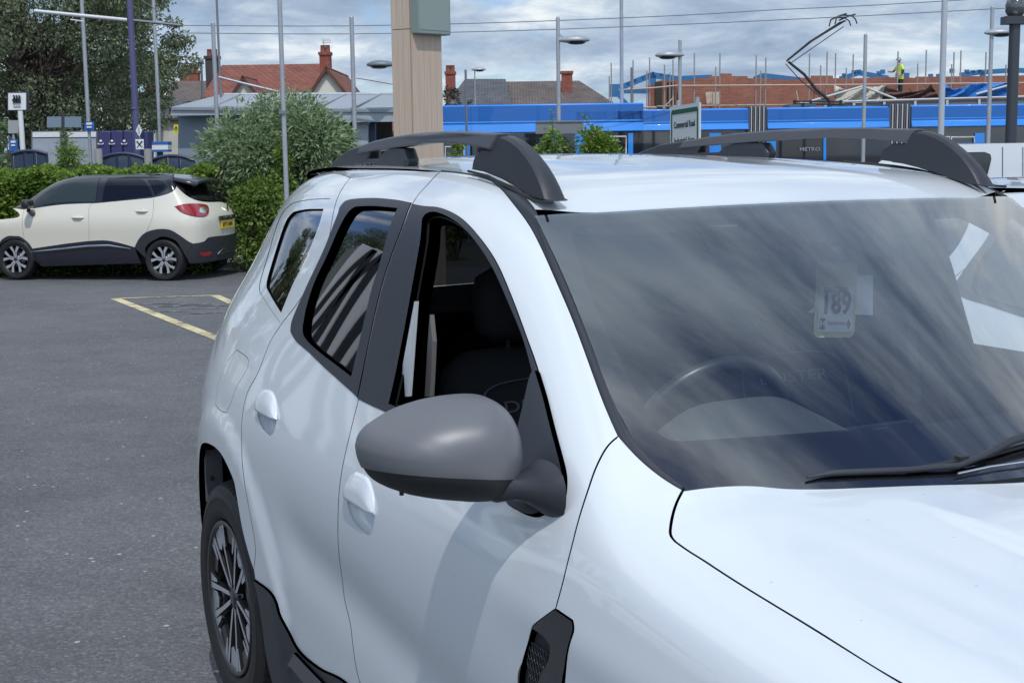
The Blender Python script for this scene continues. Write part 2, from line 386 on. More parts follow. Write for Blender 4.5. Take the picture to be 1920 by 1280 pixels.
NET.append(col(1.72, (.855, .87, .872, .885, .90, .887), ((.840, 1.115), (.795, 1.26), (.750, 1.42), (.700, 1.545), (.60, 1.608))))
NET.append(col(2.08, (.86, .872, .88, .89, .903, .892), ((.840, 1.135), (.795, 1.28), (.748, 1.42), (.698, 1.54), (.59, 1.61))))
NET.append(col(2.45, (.87, .882, .890, .898, .905, .895), ((.838, 1.15), (.777, 1.29), (.728, 1.42), (.678, 1.53), (.57, 1.60))))
NET.append(col(2.78, (.865, .88, .888, .895, .90, .885), ((.818, 1.155), (.745, 1.29), (.69, 1.41), (.64, 1.51), (.54, 1.582))))
NET.append(col(3.02, (.83, .85, .86, .862, .856, .833), ((.782, 1.15), (.683, 1.28), (.615, 1.39), (.56, 1.485), (.485, 1.56))))
NET.append(col(3.22, (.76, .79, .805, .81, .805, .775), ((.695, 1.14), (.60, 1.27), (.545, 1.375), (.49, 1.465), (.425, 1.535))))
NET.append(col(3.37, (.64, .69, .71, .715, .71, .68), ((.60, 1.13), (.50, 1.25), (.455, 1.35), (.41, 1.44), (.36, 1.505))))
NET.append(col(3.44, (.48, .52, .54, .55, .54, .51), ((.44, 1.12), (.36, 1.24), (.32, 1.34), (.29, 1.42), (.25, 1.485))))
for r_ in NET:
    a, b = r_[-2], r_[-1]; r_.append((b[0], b[1]-.09, b[2]+.012)); r_[-1] = tuple(r_[-1])
SS = Surf(NET, side_disp).prep(.125, .125, (0, 1, .2))
p = SS.px; q = SS.xz
def arc(cx_, cz_, r, a0, a1, n):
    return [q(cx_+r*math.cos(rad(a)), cz_+r*math.sin(rad(a))) for a in np.linspace(a0, a1, n)]

white = mat('white_paint', (.65, .69, .715), .35, coat=1, spec=.5)
def road_film(m):
    """sparse road specks and a thin film of dirt along the bottom of the body"""
    t = m.node_tree; b = t.nodes['Principled BSDF']; co = t.nodes.new('ShaderNodeTexCoord').outputs['Object']; sp = t.nodes.new('ShaderNodeSeparateXYZ'); t.links.new(co, sp.inputs[0])
    low = mth(t, 'SUBTRACT', 1.0, mth(t, 'MULTIPLY', sp.outputs[2], 1.15), clamp=True)
    v = t.nodes.new('ShaderNodeTexVoronoi'); v.inputs['Scale'].default_value = 60; t.links.new(co, v.inputs['Vector']); c = t.nodes.new('ShaderNodeSeparateColor'); t.links.new(v.outputs['Color'], c.inputs[0])
    spk = mth(t, 'MULTIPLY', mth(t, 'GREATER_THAN', mth(t, 'ADD', c.outputs[0], mth(t, 'MULTIPLY', low, .10)), .985), mth(t, 'LESS_THAN', v.outputs['Distance'], .13))
    film = mth(t, 'MULTIPLY', mth(t, 'MULTIPLY', low, low), mth(t, 'MULTIPLY', noise(t, co, 7, 7, .65), .9))
    k = mth(t, 'ADD', mth(t, 'MULTIPLY', spk, .45), mth(t, 'MULTIPLY', film, .45), clamp=True)
    mx_ = t.nodes.new('ShaderNodeMixRGB'); t.links.new(k, mx_.inputs[0]); mx_.inputs[1].default_value = (.65, .69, .715, 1); mx_.inputs[2].default_value = (.20, .20, .20, 1); t.links.new(mx_.outputs[0], b.inputs['Base Color'])
    t.links.new(mth(t, 'ADD', mth(t, 'MULTIPLY', noise(t, co, 3, 5, .6), .05), mth(t, 'MULTIPLY', film, .4)), b.inputs['Coat Roughness'])
road_film(white)
black_pl = mat('dark_grey_plastic', (.026, .029, .036), .42, bump=.05, bscale=900)
satin = mat('satin_grey_trim', (.085, .088, .098), .42, bump=.03, bscale=700)
rubber = mat('rubber', (.016, .016, .017), .62)
gloss_black = mat('gloss_black_trim', (.02, .02, .023), .12, coat=.6)
frit = mat('ceramic_black_band', (.02, .02, .024), .05, coat=1)
cabin = mat('cabin_black', (.018, .019, .022), .7)
cloth = mat('seat_cloth', (.022, .023, .028), .85, bump=.2, bscale=600)
chrome = mat('bright_metal', (.75, .76, .78), .18, metal=1)
ws_glass = glass('windscreen_glass', (.88, .94, .95), 3.1)
sd_glass = glass('side_glass', (.55, .60, .60), 1.6)
pv_glass = glass('privacy_glass', (.07, .075, .08), 1.7)

car = thing('parked_car', (1.3, 0, 0), 'white car filling the foreground, its near front window wound down', 'car')

# ---- shared lines on the flank, traced once
l_fend = [p(1160, 817), p(1138, 838), p(1118, 875), p(1098, 932), p(1075, 1012), p(1058, 1080), p(1042, 1141)]
vent_r = [p(1042, 1141), p(1074, 1163)], [p(1074, 1163), p(1076, 1172), p(1075, 1185), p(1062, 1240), q(.60, .78)]
l_b = [p(826, 322), p(803, 345), p(784, 366), p(775, 380)]
l_b2 = [p(775, 380), p(755, 430), p(722, 522), p(700, 612), p(672, 750)]
l_b3 = [p(672, 750), p(652, 830), p(641, 882), p(634, 960), p(634, 1014), p(644, 1108), p(658, 1176), p(674, 1276), q(1.50, .42)]
l_r = [p(657, 334), p(632, 374), p(618, 440), p(600, 500), p(562, 562), p(529, 606), p(507, 640), p(484, 698), p(461, 745), p(453, 830), p(459, 905), p(471, 975), p(479, 1025), p(476, 1068)]
pts_top = [p(1128, 742), p(1080, 612), p(1040, 518), p(1000, 433), p(990, 417), p(962, 380), p(932, 347), p(912, 335), p(877, 327)]
TOPZ = lambda x, z: q(x, z)
l_top_rear = [p(800, 320)]
arch_px = [p(377, 836), p(391, 832), p(413, 849), p(436, 895), p(443, 926), p(454, 990), p(468, 1044), p(479, 1086)]
clad_top = [p(479, 1086), p(513, 1114), p(530, 1160), p(560, 1215), p(600, 1251), q(1.70, .425), q(1.50, .42), q(1.2, .41), q(.9, .40), q(.55, .40)]
GAPD = .018
def pp(*a): return [p(*k) if len(k) == 2 else k for k in a]
# openings
fd_open = [[p(730, 757), p(745, 690), p(770, 560), p(788, 460), p(793, 410)], [p(793, 410), p(802, 400), p(822, 399), p(860, 419), p(891, 451), p(926, 505), p(954, 567), p(982, 636), p(1000, 700)], [p(1000, 700), q(.775, 1.13)], [q(.775, 1.13), q(.95, 1.115), q(1.2, 1.118), p(730, 757)]]
fd_trim = [[p(671, 748), p(700, 612), p(722, 522), p(755, 430), p(774, 382)], [p(774, 382), p(797, 386), p(826, 389), p(863, 406), p(897, 440), p(932, 490), p(960, 553), p(988, 628), p(1010, 690), p(1036, 780), p(1052, 850)], [p(1052, 850), q(.72, 1.10)], [q(.72, 1.10), q(.9, 1.08), q(1.2, 1.085), p(735, 779), p(696, 761), p(671, 748)]]
rd_open = [[p(660, 706), p(680, 620), p(697, 547), p(716, 485), p(747, 391)], [p(747, 391), p(700, 387), p(668, 388)], [p(668, 388), p(656, 396), p(641, 420), p(616, 476), p(591, 529), p(576, 575), p(569, 612)], [p(569, 612), p(572, 632), p(600, 660), p(660, 706)]]
rd_trim = [[p(671, 746), p(699, 612), p(721, 522), p(754, 430), p(773, 380)], [p(773, 380), p(749, 375)], [p(749, 375), p(704, 371), p(662, 373), p(648, 377)], [p(648, 377), p(637, 390), p(632, 407), p(610, 463), p(575, 538), p(549, 598), p(545, 622)], [p(545, 622), p(556, 641), p(579, 661), p(610, 691), p(671, 746)]]
qg_open = [[p(606, 391), p(572, 392), p(549, 397)], [p(549, 397), p(535, 415), p(513, 479), p(500, 524), p(499, 540)], [p(499, 540), p(526, 586)], [p(526, 586), p(547, 535), p(572, 485), p(596, 425), p(606, 391)]]
qg_frame = [[p(619, 372), p(580, 374), p(547, 381)], [p(547, 381), p(526, 405), p(503, 475), p(488, 525), p(486, 545)], [p(486, 545), p(526, 606)], [p(526, 606), p(556, 545), p(583, 488), p(607, 430), p(619, 372)]]
flap = [[p(444, 655), p(463, 669), p(466, 684), p(455, 706), p(443, 727), p(433, 755), p(424, 774)], [p(424, 774), p(414, 770), p(403, 758)], [p(403, 758), p(409, 720), p(425, 680), p(444, 655)]]
def handle_loop(cx_, cy_, ax_, s=1.0):
    return [p(cx_+a*s, cy_+b*s) for a, b in ax_]
fh_px = [(667, 883), (690, 895), (701, 925), (704, 960), (701, 990), (692, 1006), (672, 990), (657, 968), (649, 931), (652, 898)]
rh_px = [(497, 730), (510, 733), (518, 752), (520, 783), (514, 812), (504, 819), (492, 806), (482, 778), (484, 748), (488, 733)]
fh = [[p(*a) for a in fh_px]+[p(*fh_px[0])]]; rh = [[p(*a) for a in rh_px]+[p(*rh_px[0])]]

top_fd = [p(1160, 817), p(1128, 742), p(1080, 612), p(1040, 518), p(1000, 433), p(990, 417), p(962, 380), p(932, 347), p(912, 335), p(877, 327), p(826, 322)]
top_rd = [p(826, 322), p(740, 325), p(657, 334)]
vent_l = [p(1042, 1141), p(1021, 1156), p(1003, 1170), p(998, 1176), p(985, 1230), p(972, 1280), q(.73, .62), q(.72, .56)]
arch_mid = p(476, 1068)
panel(SS, 'front_door', [top_fd, l_b, l_b2, l_b3, [q(1.50, .42), q(1.2, .41), q(.73, .40)], [q(.73, .40), q(.72, .56)], vent_l[::-1], l_fend[::-1]], white, car, [fd_trim, fh], hgap=-.004, hflange=False, mir=False)
panel(SS, 'rear_door', [top_rd, l_r, [l_r[-1], p(479, 1086)], clad_top[0:7], [q(1.50, .42), *l_b3[::-1][1:]], l_b2[::-1], l_b[::-1]], white, car, [rd_trim, rh], hgap=-.004, hflange=False)
TAILU = SS.nu-.02
quarter_out = [l_r, [l_r[-1], p(468, 1044), p(454, 990), p(443, 926), p(436, 895), p(413, 849), p(391, 832), p(377, 836), q(2.96, .69), q(3.03, .57), q(3.06, .45), q(3.055, .36)],
    [q(3.055, .36), q(3.36, .36)], [q(3.36, .36), q(3.42, .50), q(3.425, .9), q(3.41, 1.13), q(3.35, 1.30), q(3.33, 1.42), q(3.24, 1.50)], [q(3.24, 1.50), q(3.0, 1.567), q(2.6, 1.588), l_r[0]]]
panel(SS, 'rear_quarter_panel', quarter_out, white, car, [qg_frame, flap], hflange=False)
panel(SS, 'fuel_flap', flap, white, car, gap=.0018)
panel(SS, 'quarter_window_surround', qg_frame, white, car, [qg_open], off=-.0015, gap=0, flange=False, hflange=False)
panel(SS, 'quarter_window', qg_open, pv_glass, car, off=-.007, gap=-.004, flange=False)
panel(SS, 'rear_door_window_trim', rd_trim, black_pl, car, [rd_open], off=.0022, gap=.0022, depth=.02)
panel(SS, 'rear_door_window', rd_open, pv_glass, car, off=-.010, gap=-.006, flange=False)
panel(SS, 'front_door_window_trim', fd_trim, black_pl, car, [fd_open], off=.0022, gap=.0022, depth=.014)
vt = [[p(1042, 1141), p(1074, 1163)], [p(1074, 1163), p(1075, 1185), p(1062, 1240), q(.605, .78), q(.62, .62), q(.64, .56)], [q(.64, .56), q(.72, .56)], vent_l[::-1]]
vt_in = [[p(1000, 1177), p(1021, 1192), p(1033, 1208)], [p(1033, 1208), p(1031, 1235), p(1012, 1280), q(.66, .70), q(.675, .60)], [q(.675, .60), q(.705, .60)], [q(.705, .60), q(.71, .70), p(975, 1280), p(1000, 1177)]]
panel(SS, 'wing_vent_trim', vt, gloss_black, car, [vt_in], off=.002, gap=.001, depth=.02)
panel(SS, 'wing_vent_mesh', vt_in, cabin, car, off=-.008, gap=-.003, flange=False)
hex_ = MB()
ctr = loop_of(SS, vt_in, .01)
for i in range(14):
    for j in range(7):
        x_ = .655+.0105*j+(i % 2)*.005; z_ = .62+.0165*i
        uv = SS.xz(x_, z_)
        if not inpoly(ctr, uv[None])[0]: continue
        o_ = SS.ev(*uv); n_ = SS.nrm(*uv)
        R_ = [o_-n_*.003+np.array([math.cos(a)*.0062, 0, math.sin(a)*.0095]) for a in np.linspace(0, 2*math.pi, 7)]
        hex_.tube(R_, .0011, 4, cap=False)
hex_.build('vent_honeycomb', gloss_black, car)
cl = [clad_top, [q(.55, .40), q(.55, .23)], [q(.55, .23), q(2.24, .23)], [q(2.24, .23), q(2.268, .30), q(2.278, .40), q(2.292, .46), clad_top[0]]]
panel(SS, 'sill_cladding', cl, black_pl, car, off=.007, gap=.0005, depth=.03)
cl2 = [[q(2.04, .385), q(1.7, .375), q(.6, .345)], [q(.6, .345), q(.6, .29)], [q(.6, .29), q(1.7, .315), q(2.1, .335)], [q(2.1, .335), q(2.04, .385)]]
panel(SS, 'sill_insert', cl2, satin, car, off=.014, gap=0, depth=.008)
# front wing
hood_line = [p(1690, 1280), p(1500, 1163), p(1340, 1064), p(1290, 1032), p(1266, 1015)]
hood_cor = [p(1266, 1015), p(1257, 1003), p(1257, 985), p(1265, 950), p(1280, 918)]
q2 = lambda x, y: SS.xz(x, y, 0, 1)
hood_front = [q2(-.76, .52), q2(-.62, .675), q2(-.4, .745), q2(-.2, .772), p(1690, 1280)]
ws_corner = [p(1280, 918), p(1240, 893), p(1200, 860), p(1160, 817)]
farch = [q(.41*math.cos(rad(a)), .39+.41*math.sin(rad(a))) for a in np.linspace(0, 180, 15)]
panel(SS, 'front_wing', [l_fend, vent_r[0], vent_r[1], [q(.60, .78), q(.60, .62), q(.62, .56)], [q(.62, .56), q(.62, .40)], [q(.62, .40), q(.41, .39)], farch, [q(-.41, .39), q(-.70, .39)], [q(-.70, .39), q(-.76, .6), q2(-.76, .52)], hood_front, hood_line, hood_cor, ws_corner], white, car)
# mirrored flank, whole
flank = [c for c in list(car.children) if c.name.split('.')[0] in ('front_door', 'rear_door', 'rear_quarter_panel', 'front_wing', 'quarter_window_surround', 'quarter_window', 'rear_door_window_trim', 'rear_door_window', 'front_door_window_trim', 'sill_cladding', 'wing_vent_trim')]
for c in flank: mir_obj(c, car)

# inner shell: the dark structure behind the gaps
Nn_ = None
sh_out = [[SS.uv[np.argmin(np.abs(SS.fl[:, 0]+.55)+np.abs(SS.fl[:, 2]-.3))]*0+a for a in (q(.62, .28), q(.62, .60), q(.64, 1.06))], [q(.64, 1.06), p(1150, 815), p(1120, 742), p(1070, 612), p(1030, 518), p(990, 433), p(955, 385), p(926, 352), p(880, 331), p(740, 330), p(657, 340), q(2.6, 1.58), q(3.0, 1.56)], [q(3.0, 1.56), q(3.3, 1.40), q(3.40, 1.0), q(3.40, .40)], [q(3.40, .40), q(3.09, .38)], [q(3.09, .38), q(3.05, .60), q(2.93, .75), q(2.75, .85), q(2.58, .85), q(2.42, .78), q(2.34, .66), q(2.26, .50), q(2.24, .28)], [q(2.24, .28), q(.62, .28)]]
sh = panel(SS, 'inner_body_shell', sh_out, rubber, car, [fd_open, rd_open, qg_open, fh, rh], off=-.016, gap=0, hgap=.004, depth=.03)
mir_obj(sh, car)

# handles
def handle(loop_px, split_px, nm):
    """body-coloured grip over a round finger scoop"""
    lp = loop_of(SS, [[p(*a) for a in loop_px]+[p(*loop_px[0])]], .006)
    P = SS.ev(lp[:, 0], lp[:, 1]); N_ = SS.nrm(lp[:, 0], lp[:, 1]); c = P.mean(0); n_ = N_.mean(0); n_ /= np.linalg.norm(n_)
    V = []; F = []; k = len(P); rings = [(1.0, .0), (.97, -.006), (.88, -.016), (.7, -.025), (.4, -.031), (.0, -.033)]
    for s_, d_ in rings: V += [c+(a-c)*s_+n_*d_ for a in P]
    for r_ in range(len(rings)-1):
        for i in range(k): F.append((r_*k+i, r_*k+(i+1) % k, (r_+1)*k+(i+1) % k, (r_+1)*k+i))
    V = np.array(V); b = obj('handle_scoop', V, F, white, car, True); b.data.flip_normals() if False else None
    # grip: the upper half bulges outwards
    a0, a1 = (SS.ev(*p(*split_px[0])), SS.ev(*p(*split_px[1])))
    dl = a1-a0; dl /= np.linalg.norm(dl); upv = np.cross(n_, dl); upv *= np.sign(upv[2]); upv /= np.linalg.norm(upv)
    hh = np.array([(a-a0).dot(upv) for a in P])
    top = P.copy(); L_ = []
    for a, h in zip(P, hh):
        if h > -.004: L_.append(a)
    # order along dl for the arc
    ang = [(lambda w: w+2*math.pi if w < -math.pi/2 else w)(math.atan2((a-c).dot(upv), (a-c).dot(dl))) for a in L_]; L_ = [a for _, a in sorted(zip(ang, L_), key=lambda t: t[0])]
    lo = [a0+(a1-a0)*t-upv*.012*math.sin(math.pi*t) for t in np.linspace(0, 1, 12)]
    V = []; F = []; m_ = len(L_)
    # grid between the arc (right to left) and the lower lip (left to right reversed)
    if (L_[0]-a1).dot(L_[0]-a1) < (L_[0]-a0).dot(L_[0]-a0): lo = lo[::-1]
    R_ = 10
    cs = np.linspace(0, 1, m_)
    low = [np.array([np.interp(t, np.linspace(0, 1, 12), [w[j] for w in lo]) for j in range(3)]) for t in cs]
    for r_ in range(R_):
        t = r_/(R_-1)
        for i in range(m_):
            b_ = L_[i]*(1-t)+low[i]*t; e_ = math.sin(math.pi*min(1, cs[i]))**.5
            e_ = max(0, 1-abs(2*cs[i]-1)**5)**.5; hh_ = .013*math.sin(min(t/.55, 1)*math.pi/2)*e_
            if r_ == R_-1: hh_ = -.010*e_; b_ = low[i]*.96+L_[i]*.04
            V.append(b_+n_*(.001+hh_))
    for r_ in range(R_-1):
        for i in range(m_-1): F.append((r_*m_+i, r_*m_+i+1, (r_+1)*m_+i+1, (r_+1)*m_+i))
    g = obj(nm, V, F, white, car, True); so = g.modifiers.new('s', 'SOLIDIFY'); so.thickness = .006; so.offset = -1
    bm = bmesh.new(); bm.from_mesh(g.data); bmesh.ops.recalc_face_normals(bm, faces=bm.faces); bm.normal_update()
    if sum((f.normal.dot(Vector(n_)) for f in bm.faces)) < 0: bmesh.ops.reverse_faces(bm, faces=bm.faces)
    bm.to_mesh(g.data); bm.free()
    return g
handle(fh_px, ((648, 928), (702, 962)), 'door_handle')
handle(rh_px, ((482, 766), (520, 786)), 'door_handle')

# ---- bonnet
XS = [-1.0, -.9, -.78, -.62, -.3, 0, .28, .46, .60, .75]; ZC = [.78, .87, .935, .985, 1.032, 1.058, 1.078, 1.092, 1.104, 1.125]; ZE = [.74, .82, .895, .957, 1.0, 1.02, 1.037, 1.062, 1.10, 1.14]
YS = [-.95, -.86, -.75, -.66, -.5, -.34, -.17, 0, .17, .34, .5, .66, .75, .86, .95]
def hz(i, y):
    a = min(1, abs(y)/.75); z = ZC[i]+(ZE[i]-ZC[i])*a**3.2
    if abs(y) > .75: z -= (abs(y)-.75)*.35
    return z
def hood_disp(P):
    P = P.copy(); x, y = P[..., 0], np.abs(P[..., 1]); f = sst((.42-x)/.25)
    ye = .385-.06*sst((.2-x)/.8)
    P[..., 2] += .013*f*sst((ye-y)/.030)
    P[..., 2] -= .007*np.exp(-((y-.60)/.07)**2)*sst((.55-x)/.4)
    for X_, E_ in _bx: P[..., 2] += np.interp(x, X_, E_)*sst((y-.42)/.26)
    return P
_bx = []
HFIX = None
HS = Surf([[(x, y, hz(i, y)) for y in YS] for i, x in enumerate(XS)], hood_disp).prep(.125, .125, (0, 0, 1))
# pull the bonnet's edge to the height of the wing next to it
for _k in range(2):
    _x = []; _e = []
    for a_ in hood_front[1:]+hood_line+hood_cor[1:]:
        w_ = SS.ev(*a_); v_ = HS.xz(w_[0], w_[1], 0, 1); _x.append(w_[0]); _e.append(w_[2]-HS.ev(*v_)[2])
    _o = np.argsort(_x); _bx.append((np.array(_x)[_o], np.array(_e)[_o]))
    HS.prep(.125, .125, (0, 0, 1))
h2 = lambda uv: HS.xz(*SS.ev(*uv)[[0, 1]], 0, 1)
def hxy(x, y): return HS.xz(x, y, 0, 1)
rear_edge = [h2(hood_cor[-1]), hxy(.553, .575), hxy(.521, .491), hxy(.462, .316), hxy(.395, .127), hxy(.383, 0), hxy(.395, -.127), hxy(.462, -.316), hxy(.521, -.491), hxy(.553, -.575)]
def my(pts): return [hxy(*(HS.ev(*a)[:2]*[1, -1])) for a in pts[::-1]]
e1 = [h2(a) for a in hood_front+hood_line[1:]]; e2 = [h2(a) for a in hood_cor]
rear = rear_edge+[my([rear_edge[0]])[0]]
panel(HS, 'bonnet', [e1, e2, rear, my(e2), my(e1), [my(e1)[-1], hxy(-.82, .3), hxy(-.84, 0), hxy(-.82, -.3), e1[0]][:0] or [my(e1)[-1], hxy(-.84, 0), e1[0]]], white, car, gap=.0028, grid=.028, depth=.02, off=-.001)

# ---- windscreen
GN = []
for t in np.linspace(-.12, 1, 8):
    R_ = []
    for s_ in (-1.12, -.95, -.75, -.5, -.25, 0, .25, .5, .75, .95, 1.12):
        yb, yt = .735*s_, .648*s_
        B = np.array([.47+.27*yb*yb, yb, 1.10]); T = np.array([1.13+.04*(yt/.65)**2, yt, 1.531-.011*(yt/.65)**2])
        P_ = B+(T-B)*t; P_ = P_+np.array([-.5, 0, .85])*.004*4*t*(1-t); R_.append(P_)
    GN.append(R_)
GS = Surf(GN).prep(.125, .125, (-.5, 0, 1)); g = GS.px
def gyz(y, z): return GS.xz(y, z, 1, 2)
w_out = [[gyz(0, 1.075), gyz(.62, 1.085), g(1278, 914), g(1240, 887), g(1202, 850), g(1180, 815)], [g(1180, 815), g(1140, 735), g(1096, 618), g(1052, 512), g(1018, 440), g(1001, 406)], [g(1001, 406), g(1200, 393), g(1450, 380), g(1560, 377)]]
def mirg(pts): return [gyz(-GS.ev(*a)[1], GS.ev(*a)[2]) for a in pts[::-1]]
half = w_out[2][:-2]
w_top = half+mirg(half)
W_OUT = [w_out[0], w_out[1], w_top, mirg(w_out[1]), mirg(w_out[0])]
panel(GS, 'windscreen', W_OUT, ws_glass, car, gap=.001, flange=False, grid=.05, off=.003)
ci = [g(1070, 440), g(1090, 500), g(1110, 560), g(1147, 640), g(1180, 710), g(1214, 775), g(1235, 812)]
clear = [[g(1235, 812), g(1252, 824), g(1280, 827)], [g(1280, 827), g(1420, 818), g(1560, 808), g(1700, 799), gyz(-.2, 1.165)], [gyz(-.2, 1.165), gyz(-.60, 1.165)], mirg(ci), [mirg(ci)[-1], gyz(-.56, 1.49), gyz(-.50, 1.497)],
    [gyz(-.50, 1.497), gyz(-.22, 1.504)], [gyz(-.22, 1.504), g(1723, 433)], [g(1723, 433), g(1690, 441), g(1676, 455), g(1692, 480)], [g(1692, 480), g(1660, 482), g(1634, 480), g(1576, 455), g(1509, 451), g(1430, 412)], [g(1430, 412), g(1300, 412), g(1120, 421)], [g(1120, 421), g(1085, 426), g(1070, 440)], ci]
clear = [c for c in clear if len(c) > 1]
panel(GS, 'windscreen_black_border', W_OUT, frit, car, [clear], gap=.002, flange=False, hflange=False, grid=.05, off=.0005)

# ---- roof
RX = [1.02, 1.14, 1.26, 1.38, 1.55, 1.8, 2.1, 2.5, 2.85, 3.1, 3.28, 3.42]
RC = [1.485, 1.526, 1.576, 1.597, 1.612, 1.625, 1.632, 1.632, 1.62, 1.603, 1.585, 1.55]
RE = [1.468, 1.511, 1.555, 1.576, 1.590, 1.602, 1.606, 1.600, 1.580, 1.556, 1.532, 1.49]
RY = [-.8, -.7, -.62, -.54, -.4, -.2, 0, .2, .4, .54, .62, .7, .8]
def rz_(i, y):
    a = abs(y)/.62; return RC[i]-(RC[i]-RE[i])*min(a, 1)**2.2-max(0, a-1)*.08
def roof_disp(P):
    P = P.copy(); y = np.abs(P[..., 1]); x = P[..., 0]
    for y0 in (.16, .36): P[..., 2] -= .0035*np.exp(-((y-y0)/.018)**2)*sst((x-1.4)/.3)*sst((3.0-x)/.2)
    return P
RS = Surf([[(x, y, rz_(i, y)) for y in RY] for i, x in enumerate(RX)], roof_disp).prep(.125, .125, (0, 0, 1))
r2 = lambda x, y: RS.xz(x, y, 0, 1)
tp3 = [SS.ev(*a) for a in top_fd[5:]+top_rd[1:]]
edge_xy = [(a[0], a[1]-w_) for a, w_ in zip(tp3, (.013, .018, .016, .010, .008, .006, .005, .005, .005))]+[(2.6, .545), (2.9, .50), (3.1, .45), (3.24, .405)]
ed = [r2(*a) for a in edge_xy]; edm = [r2(a, -b) for a, b in edge_xy[::-1]]
fr_ = [edm[-1]]+[r2(GS.ev(*a)[0]-.002, GS.ev(*a)[1]) for a in w_top[::-1][1:-1]]+[ed[0]]
panel(RS, 'roof', [ed, [ed[-1], r2(3.30, .2), r2(3.31, 0), r2(3.30, -.2), edm[0]], edm, fr_], white, car, gap=.001, grid=.04, depth=.012)
# ditch moulding and windscreen side seal: one long rubber strip each side
def strip(nm, A, B, m, h=.002, dn=.006):
    V = []; F = []; n = len(A)
    for a, b in zip(A, B):
        w_ = b-a; up_ = np.array([-.25, .25, .93]); V += [a-up_*dn, a+up_*h, (a+b)/2+up_*(h+.002), b+up_*h, b-up_*dn]
    for i in range(n-1):
        for k in range(4): F.append((i*5+k, i*5+k+1, (i+1)*5+k+1, (i+1)*5+k))
    o_ = obj(nm, V, F, m, car, True); mir_obj(o_, car); return o_
def poly3(P, n):
    P = np.array(P); d = np.concatenate([[0], np.cumsum(np.linalg.norm(np.diff(P, axis=0), axis=1))]); t = np.linspace(0, d[-1], n)
    return np.stack([np.interp(t, d, P[:, k]) for k in range(3)], 1)
A_ = [SS.ev(*a) for a in [p(1280, 917), p(1240, 893), p(1200, 860), p(1160, 817), *top_fd[1:], *top_rd[1:]]]+[SS.ev(*q(2.6, 1.588)), SS.ev(*q(3.0, 1.567))]
B_ = [GS.ev(*a) for a in (g(1280, 914), g(1243, 884), g(1208, 848), g(1182, 812), g(1146, 737), g(1096, 610), g(1056, 514))]+[GS.ev(*g(1016, 428)), RS.ev(*ed[0])+np.array([-.006, 0, 0])]+[RS.ev(*a) for a in ed[1:]]
def spl(P, n=6):
    P = [np.array(a) for a in P]; R_ = []
    for i in range(len(P)-1):
        p0 = P[i-1] if i else 2*P[0]-P[1]; p1 = P[i]; p2 = P[i+1]; p3 = P[i+2] if i+2 < len(P) else 2*P[-1]-P[-2]
        for t in np.linspace(0, 1, n+1)[:-1]: R_.append(.5*((2*p1)+(-p0+p2)*t+(2*p0-5*p1+4*p2-p3)*t*t+(-p0+3*p1-3*p2+p3)*t**3))
    R_.append(P[-1]); return R_
m_ = 14; strip('screen_and_roof_seal', spl(A_[:m_]), spl(B_[:m_]), black_pl)
n_ = min(len(A_), len(B_)); strip('roof_joint', spl(A_[13:n_]), spl(B_[13:n_]), white, -.004, .010)
# ---- door mirror
def _mc(px, py):
    d = ray(px, py); n_ = np.array([1, -.22, 0]); t = (.862-.22-n_.dot(CAM_POS))/n_.dot(d); w_ = CAM_POS+d*t; return (w_[1], w_[2])
MC = [_mc(*a) for a in ((667, 835), (672, 816), (684, 800), (702, 787), (730, 770), (760, 758), (795, 748), (830, 742), (862, 739), (888, 739.5), (910, 745), (930, 757), (944, 775), (954, 800), (959, 830), (959, 860), (952, 890), (938, 915), (915, 930), (870, 934), (835, 932), (800, 929), (760, 923), (735, 916), (712, 907), (694, 895), (680, 877), (671, 857))]
_MCOLD = [(1.147, 1.178), (1.137, 1.197), (1.112, 1.216), (1.085, 1.230), (1.055, 1.240), (1.02, 1.2465), (.985, 1.248), (.95, 1.247), (.92, 1.242), (.898, 1.230), (.880, 1.208), (.870, 1.180), (.866, 1.150), (.868, 1.120), (.878, 1.100), (.90, 1.088), (.94, 1.079), (.985, 1.076), (1.03, 1.080), (1.075, 1.091), (1.11, 1.108), (1.135, 1.135), (1.145, 1.158)]
MC = np.array(spl([np.array(a) for a in MC+[MC[0]]], 3)[:-1]); mc_c = np.array([1.0, 1.152])
def dome(keep, grow, nm, m, x0=.862, dep=.135):
    V = []; F = []; k = len(MC); H = np.linspace(0, 1, 15); R_ = []
    for h in H:
        sc = math.cos(h*math.pi/2)**.9; xf = x0-dep*max(0, 1-sc**2.7)**(1/2.0)
        w = mc_c+(MC-mc_c)*sc*(1+grow)
        tilt = (w[:, 0]-1.0)*.22                      # outer end swept back
        R_.append(np.stack([np.full(k, xf)+tilt*(1-.0*h), w[:, 0], w[:, 1]], 1))
    V = np.concatenate(R_)
    line = lambda y: 1.122+(y-.93)*.10+max(0, y-1.06)*.30      # where the cap meets the lower shell
    for r_ in range(len(H)-1):
        for i in range(k):
            f = (r_*k+i, r_*k+(i+1) % k, (r_+1)*k+(i+1) % k, (r_+1)*k+i); c = V[list(f)].mean(0)
            F.append(f)
    return V, F
